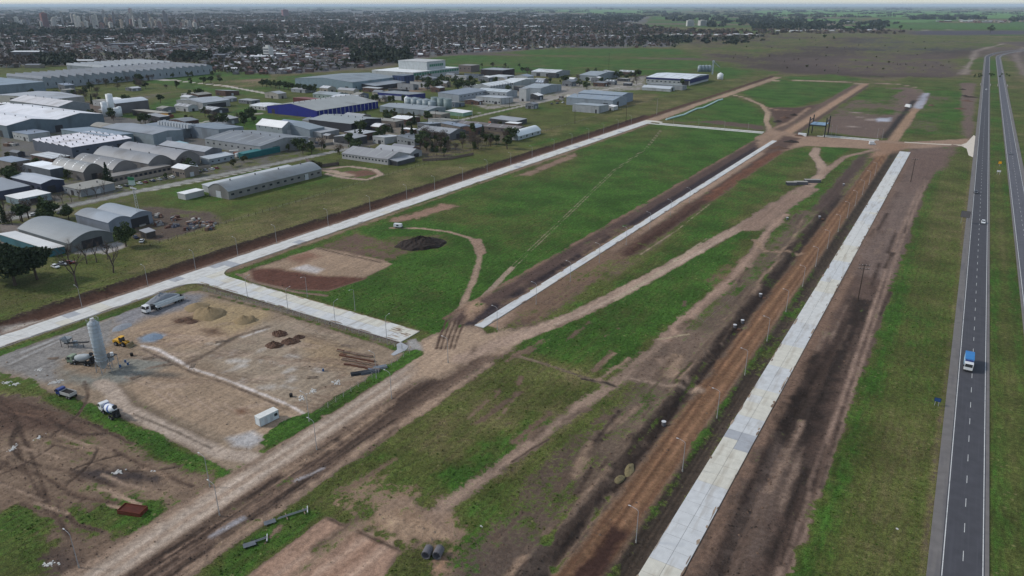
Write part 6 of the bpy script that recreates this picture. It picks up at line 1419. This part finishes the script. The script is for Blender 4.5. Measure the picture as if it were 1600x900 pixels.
treep('pine', 24, 446, 19, 'biggest dark pine at the left edge beside the grass strip', None, 0)
treep('pine', 58, 437, 15, 'dark pine right of the biggest one at the left edge', None, 1)
treep('pine', -8, 436, 17, 'dark pine cut by the left picture edge', None, 1)
treep('near', 197, 385, 13, 'dense dark round tree beside the double-humped roof')
treep('near', 108, 343, 9.5, 'dark bushy tree by the street above the arched sheds')
treep('conifer', 170, 288, 15, 'slim dark tree before the arched grey halls')
treep('conifer', 564, 222, 15, 'tallest dark conifer left of the white workshop'); treep('conifer', 556, 220, 11, 'shorter conifer beside the tallest one left of the white workshop')
treep('conifer', 630, 222, 16, 'left one of two tall conifers near the grey streaked warehouse'); treep('conifer', 644, 221, 15, 'right one of two tall conifers near the grey streaked warehouse')
treep('round', 297, 268, 10, 'dark tree before the street car park'); treep('brown', 289, 262, 9, 'brown leafless tree beside the street car park')
for k, (px, py) in enumerate([(251,161),(296,154),(312,151)]): treep('round', px, py, 11, 'round dark tree on the lawn behind the long open shed, %s from the left' % ORD[k], 'lawn trees')
for k in range(13): treep('round', 410+k*6.8, 136+k*.8+rnd.uniform(-1,1), rnd.uniform(10,13), 'dark tree in the hedge left of the pale blue hall, %s from the left' % ORD[k], 'hedge trees', k)
for k, (px, py) in enumerate([(668,140),(676,138),(684,141),(690,131),(700,133),(716,141),(724,137),(732,140),(738,138),(712,134)]): treep('round', px, py, rnd.uniform(11,16), 'dark tree in the grove between the white factory and grain plant, %s from the left' % ORD[k], 'grove trees', k)
for k, (px, py) in enumerate([(905,135),(940,130),(948,131),(963,122),(970,123),(978,124),(986,122),(860,131),(817,113),(825,112),(1066,135),(917,140)]): treep('round', px, py, rnd.uniform(8,13), 'dark tree among the far warehouses, %s counted along the yard' % ORD[k], 'trees among the far warehouses', k)
for k, (px, py) in enumerate([(618,186),(628,188),(640,187),(655,189),(604,185),(668,190)]): treep('brown' if k % 2 else 'olive', px, py, 8, 'small tree in front of the silo warehouse, %s from the left' % ORD[[1,2,3,4,0,5][k]], 'trees before the silo warehouse', k)
for k, (px, py, h) in enumerate([(121,449,21),(177,426,18),(136,412,14),(151,410,13),(109,409,13),(168,405,11)]):
    x, y = G(px, py); bare(x, y, h, 'bare leafless tree on the grass strip, %s' % ['nearest and tallest','second nearest, right of the tallest','behind the tallest, middle trunk','slim one at the shed corner','leftmost one by the shed','rightmost slim one by the yard'][k], 'bare trees on the grass strip', k)
for k in range(13):
    px = 8+k*13; x, y = G(px, 338-px*.20+rnd.uniform(-2,2)); bare(x, y, rnd.uniform(8,11), 'small bare street tree before the left halls, %s from the left' % ORD[k], 'bare street trees', k)
for k in range(20):
    px, py = rnd.uniform(655, 800), rnd.uniform(212, 240); py = min(py, 252-(px-655)*.19); x, y = G(px, py)
    if not free(x, y, 2): continue
    tree('brown', x, y, rnd.uniform(7,11), 'brown leafless tree in the thicket round the hipped roof house', 'thicket trees', k)
for k in range(24):
    px, py = rnd.uniform(115, 240), rnd.uniform(124, 150); py = 152-(px-115)*.15+rnd.uniform(-12, 4); x, y = G(px, py); tree('brown' if k % 3 else 'round', x, y, rnd.uniform(8,13), 'scrubby tree between the sawtooth mill and the estate', 'scrub trees before the mill', k)
for k, (px, py) in enumerate([(335,190),(338,187),(350,186),(333,193),(300,190),(292,188),(310,214),(320,211),(332,214),(15,250),(75,258),(60,262),(35,272),(25,268)]): treep('olive' if k % 2 else 'brown', px, py, rnd.uniform(5,8), 'small yard tree near the left halls, %s in all' % ORD[k], 'yard trees', k)
for k in range(16): x, y = G(1524+rnd.uniform(-4,54), 119.5+rnd.uniform(-2,2)); tree('round', x, y, 4, 'dark bush by the highway bridge', 'bridge bushes', k)
for k in range(70):
    py = 8+110*rnd.uniform(.45, .98); px = rnd.uniform(1080 if py < 95 else 1220, 1500); x, y = G(px, py)
    tree(('olive','brown','mid','brown')[k % 4], x, y, rnd.uniform(1.5,5.5)*(1.5 if py < 70 else 1), 'low bush scattered over the brown scrubland', 'scrubland bushes', k)
for k, (px, py, h) in enumerate([(1547,51,34),(1407,46,22),(1288,60,14),(1303,62,12),(1423,48,12)]): x, y = G(px, py); tree('round', x, y, h, 'lone dark tree standing on the far plain, %s' % ['biggest, near the highway bend','tall one left of the ploughed band','left one of a close pair','right one of a close pair','low broad one'][k], 'lone trees', k)
for k in range(260):
    zone = [(600,690,182,196),(690,800,205,236),(655,700,222,246),(560,640,196,222),(130,330,182,200),(215,345,118,140),(330,400,186,198),(0,130,258,300),(455,560,228,244),(700,800,126,144),(880,1000,112,132),(30,200,150,172),(620,680,122,140),(740,830,104,118),(0,90,330,352),(560,640,150,164)][k % 16]
    x, y = G(rnd.uniform(*zone[:2]), rnd.uniform(*zone[2:]))
    if not free(x, y, 3) or dline(x, y, STW) < 6: continue
    q = (k+k//16) % 4
    tree(('round','mid','brown','conifer' if k % 3 == 0 else 'round')[q], x, y, rnd.uniform(7,13), '%s tree in the yards and verges of the estate' % ('dark round','mid green','brown leafless','dark conical' if k % 3 == 0 else 'dark round')[q], '%s estate trees' % ('dark round','mid green','larger brown','dark conical' if k % 3 == 0 else 'dark round')[q], k)
for k in range(46):
    zone = [(0,130,300,340),(130,300,262,300),(330,420,236,262),(430,560,228,248),(0,120,225,262),(560,660,180,200),(700,800,176,200),(800,1000,125,150),(480,545,248,268),(160,260,185,205)][k % 10]
    x, y = G(rnd.uniform(*zone[:2]), rnd.uniform(*zone[2:])); q = k % 4
    if not free(x, y, 3) or dline(x, y, STW) < 5: continue
    if q == 0: bare(x, y, rnd.uniform(6,9), 'small bare tree between the estate halls', 'small bare estate trees', k)
    else: tree(('brown','olive','mid')[q-1], x, y, rnd.uniform(4,8), '%s tree between the estate halls' % ('small brown leafless','small olive green','small green')[q-1], 'small %s estate trees' % ('brown','olive','green')[q-1], k)

# ------------------------------------------------------------------ the town
HM = [mat('town_wall_white', (158,156,154), .9, .1, .2), mat('town_wall_grey', (96,94,97), .9, .1, .2), mat('town_wall_brick', (94,75,70), .9, .1, .2), mat('town_wall_cream', (128,121,112), .9, .1, .2),
      mat('town_roof_dark', (62,61,66), .9, .12, .2), mat('town_roof_grey', (92,92,97), .8, .1, .2), mat('town_roof_red', (94,68,62), .9, .1, .2), mat('town_roof_white', (206,208,210), .6, .05, .2), mat('town_roof_tin', (112,114,120), .6, .1, .2)]
def house_geo(b, x, y, w_, d_, h, rz, wi, ri, gable, M=Matrix.Identity(4)):
    c, s_ = math.cos(rz), math.sin(rz); w_ /= 2; d_ /= 2
    q = [(x+c*u-s_*v, y+s_*u+c*v) for u, v in ((-w_,-d_),(w_,-d_),(w_,d_),(-w_,d_))]
    lo = [(a, e, -.3) for a, e in q]; hi = [(a, e, h) for a, e in q]
    if gable:
        r0 = (x-c*w_, y-s_*w_, h+gable); r1 = (x+c*w_, y+s_*w_, h+gable)
        b.add(lo+hi+[r0, r1], [(0,1,5,4),(2,3,7,6),(1,2,6,9,5),(3,0,4,8,7)], wi); n_ = len(b.v)-10
        b.f += [(n_+4,n_+5,n_+9,n_+8),(n_+6,n_+7,n_+8,n_+9)]; b.m += [ri, ri]
    else:
        b.add(lo+hi, [(0,1,5,4),(1,2,6,5),(2,3,7,6),(3,0,4,7)], wi); n_ = len(b.v)-8; b.f.append((n_+4,n_+5,n_+6,n_+7)); b.m.append(ri)
town = W([(-90,22),(-90,99),(0,99),(300,100),(330,117),(420,117),(520,111),(600,103),(640,91),(760,81),(880,75),(1055,74),(1062,67),(1000,57),(1100,52),(1000,40),(900,28),(700,22),(400,21)])
def inside(x, y, pg):
    r = False; n_ = len(pg)
    for k in range(n_):
        ax, ay = pg[k]; bx2, by2 = pg[(k+1) % n_]
        if (ay > y) != (by2 > y) and x < (bx2-ax)*(y-ay)/(by2-ay)+ax: r = not r
    return r
mill_boxes = [(-1340,-1060,370,832)]
cells = []; d_ = 1180.0
while d_ < 10500:
    st = max(15.0, d_/105)
    a0 = -37.0
    while a0 < 16:
        a = R2(a0)+rnd.uniform(-.3,.3)*st/d_; r_ = d_+rnd.uniform(-.4,.4)*st
        x, y = -math.sin(PH-a)*r_, math.cos(PH-a)*r_
        if inside(x, y, town) and not any(p[0] < x < p[1] and p[2] < y < p[3] for p in mill_boxes): cells.append((r_, x, y, st))
        a0 += math.degrees(st/d_)
    d_ += st*1.15
b = MB(); nh = 0; tpos = []; big = []
HV = [MB() for _ in range(8)]
for k in range(8): house_geo(HV[k], 0, 0, (11,9,13,10,14,9,12,16)[k], (8,8,9,10,9,7,11,10)[k], (3.4,3.2,3.6,6.2,3.4,3.0,5.8,4)[k], 0, k % 4, (4,5,6,8,5,4,8,7)[k], (1.8,1.6,2,0,0,1.5,0,1.2)[k])
HV = [v.mesh('house', HM) for v in HV]
for r_, x, y, st in cells:
    dens = vn(np.array([x/420.]), np.array([y/420.]), 77)[0]
    if rnd.random() < min(.8, max(.06, (dens-.28)*1.7)):
        rz = .35+rnd.choice([0, math.pi/2])+(.5 if vn(np.array([x/900.]), np.array([y/900.]), 5)[0] > .5 else 0)
        if nh < 165:
            o = ob('house', HV[rnd.randrange(8)], None, (x, y, 0), rz); tag(o, 'small low house on the near edge of the far town', 'house', 'near town houses'); nh += 1
        else:
            f_ = max(1.0, min(st/20, 3.2)); hb = rnd.uniform(2.8, 4.2)*(1 if rnd.random() < .88 else 2)
            house_geo(b, x, y, rnd.uniform(8,14)*f_, rnd.uniform(7,10)*f_, hb*f_**.5, rz, rnd.choice([0,1,2,2,2,3]), rnd.choice([4,4,5,5,6,6,6,6,8,7] if rnd.random() < .9 else [7]), rnd.choice([0,1.6,2]))
    else: tpos.append((r_, x, y, st))
tag(b.build('town_houses', HM), 'mass of small low houses filling the far town', 'houses', None, 'stuff')
# trees of the town: individuals at the near edge, the rest one mass
tn_ = 0; P_ = []; mi_ = []
rg = np.random.RandomState(5)
def lump(x, y, rad, h, n_, m):
    a = rg.rand(n_)*6.283; q = np.sqrt(rg.rand(n_))*rad; z = h*(.15+.85*rg.rand(n_)**.7)*(1-.35*(q/rad)**2); s_ = rad*rg.uniform(.28,.6,n_)
    c = np.c_[x+q*np.cos(a), y+q*np.sin(a), z]; u = rg.normal(size=(n_,3)); u /= np.linalg.norm(u,axis=1)[:,None]; v = np.cross(u, rg.normal(size=(n_,3))); v /= np.linalg.norm(v,axis=1)[:,None]
    P_.append(np.stack([c-u*s_[:,None], c+v*s_[:,None]*.8, c+u*s_[:,None], c-v*s_[:,None]*.8], 1).reshape(-1,3)); mi_.append(np.full(n_, m))
for r_, x, y, st in tpos:
    if tn_ < 170 and rnd.random() < .6:
        tree(rnd.choice(['brown','round','olive','brown']), x, y, rnd.uniform(6,11), 'garden tree among the near houses of the far town', 'near town trees'); tn_ += 1
    elif rnd.random() < .8: lump(x, y, min(st*.42, 26)*rnd.uniform(.5,1), rnd.uniform(6,11)*(1+st/120), 9, rnd.choice([0,0,2,2,2]))
# dark groves in and behind the town
def grove(px0, px1, py0, py1, n_, h0, h1, m=0, rad=7):
    for k in range(n_):
        x, y = G(rnd.uniform(px0, px1), rnd.uniform(py0, py1)); lump(x, y, rad*rnd.uniform(.7,1.4), rnd.uniform(h0, h1), 14, m)
for a in [(270,330,88,97,40,14,20,0,9),(550,640,80,100,90,12,18,0,9),(60,115,92,104,45,12,18,0,9),(0,60,95,106,25,10,14,2,8),(340,420,78,88,30,10,16,0,9),(505,545,45,70,40,16,26,0,12),(0,40,38,48,30,15,22,0,16),(0,350,50,56,120,14,20,0,14),(470,600,64,78,50,10,15,0,10),(380,420,44,54,30,14,22,0,14),(1040,1210,24,33,90,14,20,0,26),(1180,1290,26,46,120,14,20,0,20),(1000,1080,60,67,40,10,15,0,10),(880,1000,26,34,60,14,20,0,24),(600,1000,24,32,120,12,20,0,24),(1420,1540,25,31,70,14,20,0,26),(1580,1640,26,34,40,16,22,0,22),(1380,1420,12,16,30,18,24,0,40),(1310,1350,45,50,14,8,12,0,10),(1100,1170,62,70,20,8,12,0,9),(1020,1070,55,68,20,8,13,0,9),(1000,1230,48,54,90,9,14,2,12),(1180,1380,43,47,70,9,14,0,14),(1230,1420,48,53,40,6,10,2,10),(1100,1400,34,42,90,10,16,0,20),(1060,1200,57,64,40,6,10,1,8)]: grove(*a)
for k in range(900):      # hedgerows and woods out to the horizon
    py = 9.8+rnd.random()**1.3*18; px = rnd.uniform(-60, 1660); x, y = G(px, py); L3 = rnd.randint(2,6); dx, dy = rnd.choice([(.93,.37),(-.37,.93)])
    sp = 26*(20/(py-6))**.4
    for q in range(L3): lump(x+dx*q*sp*1.6, y+dy*q*sp*1.6, sp, rnd.uniform(9,17)*(1.0 if py > 12 else 1.5), 8, rnd.choice([0,0,1]))
V = np.concatenate(P_); nf = len(V)//4
me = bpy.data.meshes.new('far_wood'); me.vertices.add(len(V)); me.vertices.foreach_set('co', V.astype(np.float32).ravel()); me.loops.add(nf*4); me.loops.foreach_set('vertex_index', np.arange(nf*4, dtype=np.int32)); me.polygons.add(nf); me.polygons.foreach_set('loop_start', np.arange(0, nf*4, 4, dtype=np.int32)); me.polygons.foreach_set('loop_total', np.full(nf, 4, np.int32))
for m_ in (leafmat('town_tree_green', (48,55,43)), leafmat('town_tree_olive', (66,66,50)), L_brown): me.materials.append(m_)
me.polygons.foreach_set('material_index', np.concatenate(mi_).astype(np.int32)); me.update(calc_edges=True)
tag(ob('far_wood', me), 'mass of dark trees in the town and out to the horizon', 'trees', None, 'stuff')
# larger roofs and buildings in the town
for k, (px, py, wpx, h, wi, ri) in enumerate([(42,68,26,7,0,7),(172,64,14,7,1,7),(195,72,32,7,1,8),(254,73,18,8,0,7),(48,88,40,11,1,7),(232,82,22,6,3,8),(136,99,26,6,3,7),(55,106,20,6,3,8),(345,92,18,9,1,8),(410,92,34,6,0,7),(378,62,16,7,0,7),(445,69,26,7,2,7),(290,93,16,6,2,7),(365,111,16,5,0,7),(330,107,24,5,3,8),(225,46,10,9,0,7),(520,33,22,10,0,7),(600,36,26,8,1,8),(905,44,30,8,0,7),(870,42,20,8,0,8),(835,44,16,8,1,7),(1328,36,10,8,0,7),(1240,50,12,6,0,7),(1510,34,14,7,0,7),(1540,35,12,7,0,8),(1480,34,10,7,2,7),(440,89,14,7,1,7),(16,105,18,6,0,7)]):
    x, y = G(px, py); s_ = math.hypot(x, y)/1204; w_ = wpx*s_; b = MB()
    house_geo(b, 0, 0, w_, max(18, w_*.45), h, PH, wi, ri, 1.5); o = b.build('town_building', HM); o.location = (x, y, 0)
    tag(o, ['pale','dark-walled','long','broad'][k % 4]+' flat-roofed block in the far town, %s of the large roofs counted from the left' % ORD[min(k, 29)], 'building', 'large roofs in the far town')
def tower(px, py, hpx, wpx, rgb, cname, label=None, group='downtown towers'):
    x, y = G(px, py); s_ = math.hypot(x, y)/1150; h = hpx*s_; w_ = max(7, wpx*s_)
    t = thing('apartment_tower', label or '%s apartment tower in the far downtown skyline' % cname, 'tower', (x, y, 0), rnd.uniform(0,1.5), None if label else group)
    wm = mat('tower_%d_%d_%d' % rgb, rgb, .8, .08, .1)
    MB().box(-w_/2,w_/2,-w_*.4,w_*.4,0,h).build('shaft', wm, t); MB().box(-w_*.22,w_*.22,-w_*.2,w_*.2,h,h+4).build('roof_house', wm, t)
    nf_ = int(h/6); bb = MB()
    for f_ in range(nf_): z = 3+f_*6; bb.box(-w_*.44,w_*.44,-w_*.4-.3,w_*.4+.3,z,z+2.2)
    bb.build('window_bands', mat('tower_windows', (70,76,88), .5, .1, .1), t)
TC = [((168,164,160),'pale grey'),((186,182,174),'off-white'),((136,108,100),'brick red'),((128,124,126),'dull grey'),((160,148,134),'beige')]
for k in range(64):
    px = 10+rnd.random()**.9*335 if k > 12 else rnd.uniform(60, 300); c_, nm = TC[rnd.choice([0,0,1,1,2,3,3,4,4])]; tower(px, rnd.uniform(36,49), rnd.uniform(6,15)*(1.2 if 60 < px < 280 else .7), rnd.uniform(2.2,4.2), c_, nm)
tower(446,27,10,8,(130,96,100),'', 'lone reddish tower block rising behind the middle of the town'); tower(420,88,13,11,(190,190,186),'', 'white apartment block with dark windows at the near town edge'); tower(1078,41,8,10,(176,176,172),'', 'left one of two pale blocks beyond the fields'); tower(1097,40,7,10,(166,164,162),'', 'right one of two pale blocks beyond the fields'); tower(379,97,10,4,(176,170,166),'', 'slim pale water tower block near the green fields'); tower(205,26,10,3.5,(150,120,116),'', 'tallest slender reddish tower of the downtown skyline'); tower(72,44,18,7,(126,92,92),'', 'broad brick-red tower at the left of the downtown skyline')
hv2 = [(1000+rnd.uniform(0,200), 56+rnd.uniform(-1.5,1)) for _ in range(60)]+[(1200+rnd.uniform(0,180), 48.5+rnd.uniform(-1.5,1.5)) for _ in range(46)]+[(1465+rnd.uniform(0,130), 34+rnd.uniform(-1.5,1.5)) for _ in range(26)]
for px, py in hv2: x, y = G(px, py); o = ob('house', HV[rnd.choice([0,3,7,2,4])], None, (x, y, 0), rnd.uniform(0,3)); f_ = 1.2+.5*(py < 40); o.scale = (f_,)*3; tag(o, 'small pale house in the scattered villages beyond the fields', 'house', 'village houses beyond the fields')
# ------------------------------------------------------------------ tufts and clods: loose small growth and lumps on the near ground
rs = np.random.RandomState(11)
cand = np.nonzero((DIST > 95) & (DIST < 430) & (np.abs(((np.degrees(AA.ravel()-PH)+180) % 360)-180) < 41))[0]
pv_ = DIST[cand]**1.0; 
def scatter(n_):
    w_ = DIST[cand]*DIST[cand]; w_ = np.minimum(w_, 260.0**2); i_ = rs.choice(cand, n_, p=w_/w_.sum()); j_ = np.c_[X[i_]+rs.uniform(-.5,.5,n_)*DIST[i_]/300, Y[i_]+rs.uniform(-.5,.5,n_)*DIST[i_]/200]
    return i_, j_
def paved(p):
    x, y = p[:, 0], p[:, 1]
    r_ = ((x > -278.2) & (x < -266.8) & (y < 712)) | ((x > -40) & (x < -30.8) & (y < 662)) | ((x > -139.6) & (x < -134.2) & (y > 196)) | ((x > 10.8) & (x < 44.5)) | ((y > 171) & (y < 184) & (x > -268) & (x < -146))
    return r_
i_, p_ = scatter(130000); keep = (veg[i_] > .45) & (rs.rand(len(i_)) < veg[i_]) & ~paved(p_) & (CLS[i_] == 0); i_ = i_[keep]; p_ = p_[keep]; n_ = len(i_)
sz = rs.uniform(.05, .15, n_)*np.where(rs.rand(n_) < .04, 2.2, 1.0); a = rs.rand(n_)*3.14; cz = HT[i_]
Q = []
for k in range(2):
    aa = a+k*1.57; dx, dy = np.cos(aa)*sz*.8, np.sin(aa)*sz*.8; lx, ly = rs.uniform(-.3,.3,n_)*sz, rs.uniform(-.3,.3,n_)*sz
    Q.append(np.stack([np.c_[p_[:,0]-dx, p_[:,1]-dy, cz-.06], np.c_[p_[:,0]+dx, p_[:,1]+dy, cz-.06], np.c_[p_[:,0]+dx*1.2+lx, p_[:,1]+dy*1.2+ly, cz+sz], np.c_[p_[:,0]-dx*1.2+lx, p_[:,1]-dy*1.2+ly, cz+sz*.8]], 1))
V = np.concatenate(Q).reshape(-1, 3); tm = np.where(tone[i_] > rs.uniform(.2,.9,n_), 0, np.where(rs.rand(n_) < .5, 1, 2)); tm = np.concatenate([tm, tm])
def poly_obj(name, V, k, mi, mats, label):
    nf = len(V)//k; me = bpy.data.meshes.new(name); me.vertices.add(len(V)); me.vertices.foreach_set('co', V.astype(np.float32).ravel()); me.loops.add(len(V)); me.loops.foreach_set('vertex_index', np.arange(len(V), dtype=np.int32)); me.polygons.add(nf)
    me.polygons.foreach_set('loop_start', np.arange(0, len(V), k, dtype=np.int32)); me.polygons.foreach_set('loop_total', np.full(nf, k, np.int32))
    for m_ in mats: me.materials.append(m_)
    me.polygons.foreach_set('material_index', mi.astype(np.int32)); me.update(calc_edges=True); return tag(ob(name, me), label, None, None, 'stuff')
poly_obj('grass_tufts', V, 4, tm, [mat('tuft_green', (72,100,42), .95, .3, .3, spec=.1), mat('tuft_olive', (96,98,56), .95, .3, .3, spec=.1), mat('tuft_dry', (132,122,86), .95, .3, .3, spec=.1)], 'short grass and weed tufts over the near ground')
i_, p_ = scatter(90000); keep = (veg[i_] < .35) & ~paved(p_) & (np.isin(CLS[i_], [0, 4]) | (rs.rand(len(i_)) < .12)); i_ = i_[keep]; p_ = p_[keep]; n_ = len(i_)
sz = rs.uniform(.06, .2, n_)*np.where(rs.rand(n_) < .07, 2.2, 1.0); cz = HT[i_]; a = rs.rand(n_)*6.28; T = []
ring = [np.c_[p_[:,0]+np.cos(a+k*1.571)*sz*1.2, p_[:,1]+np.sin(a+k*1.571)*sz, cz-.04] for k in range(4)]; top = np.c_[p_[:,0]+rs.uniform(-.4,.4,n_)*sz, p_[:,1]+rs.uniform(-.4,.4,n_)*sz, cz+sz*.9]
for k in range(4): T.append(np.stack([ring[k], ring[(k+1) % 4], top], 1))
V = np.concatenate(T).reshape(-1, 3); lum_ = soil[i_].mean(1); cm_ = np.digitize(lum_, [.07, .16]); cm_ = np.concatenate([cm_]*4)
poly_obj('soil_clods', V, 3, cm_, [mat('clod_dark', (62,52,46), .98, .3, .5), mat('clod_brown', (98,80,68), .98, .3, .5), mat('clod_tan', (144,124,106), .98, .3, .5)], 'loose clods and stones on the bare earth')
# ------------------------------------------------------------------ haze: the air itself, a thin even volume round everything
hm = bpy.data.materials.new('haze_air'); hm.use_nodes = True; hn = hm.node_tree.nodes; hn.remove(hn['Principled BSDF'])
pv = hn.new('ShaderNodeVolumePrincipled'); pv.inputs['Color'].default_value = (0.70, 0.85, 1.0, 1); pv.inputs['Density'].default_value = 3.0e-5; pv.inputs['Anisotropy'].default_value = 0.0
hm.node_tree.links.new(pv.outputs[0], hn['Material Output'].inputs['Volume'])
HZ = 130000.0
ho = MB().box(-HZ, HZ, -HZ, HZ, -60, 175).build('haze', hm); tag(ho, 'thin blue haze in the air over the plain', 'haze', None, 'stuff')
# ------------------------------------------------------------------ labels: number look-alikes by their place, left to right
ONES = ['','first','second','third','fourth','fifth','sixth','seventh','eighth','ninth','tenth','eleventh','twelfth','thirteenth','fourteenth','fifteenth','sixteenth','seventeenth','eighteenth','nineteenth']
TENS = {2: ('twenty','twentieth'), 3: ('thirty','thirtieth'), 4: ('forty','fortieth'), 5: ('fifty','fiftieth'), 6: ('sixty','sixtieth'), 7: ('seventy','seventieth')}
def ordw(n_): return ONES[n_] if n_ < 20 else TENS[n_//10][1] if n_ % 10 == 0 else TENS[n_//10][0]+'-'+ONES[n_ % 10]
by = {}
for o in bpy.data.objects:
    if o.parent is None and o.get('label') and o.get('kind') is None: by.setdefault(o['label'], []).append(o)
def leftness(o): p = o.location; w_ = p.x*FWD.x+p.y*FWD.y; return (p.x*RIGHT.x+p.y*RIGHT.y)/max(w_, 1)
for lab, os_ in by.items():
    if 1 < len(os_) <= 79:
        for k, o in enumerate(sorted(os_, key=leftness)): o['label'] = lab+', %s from the left' % ordw(k+1)
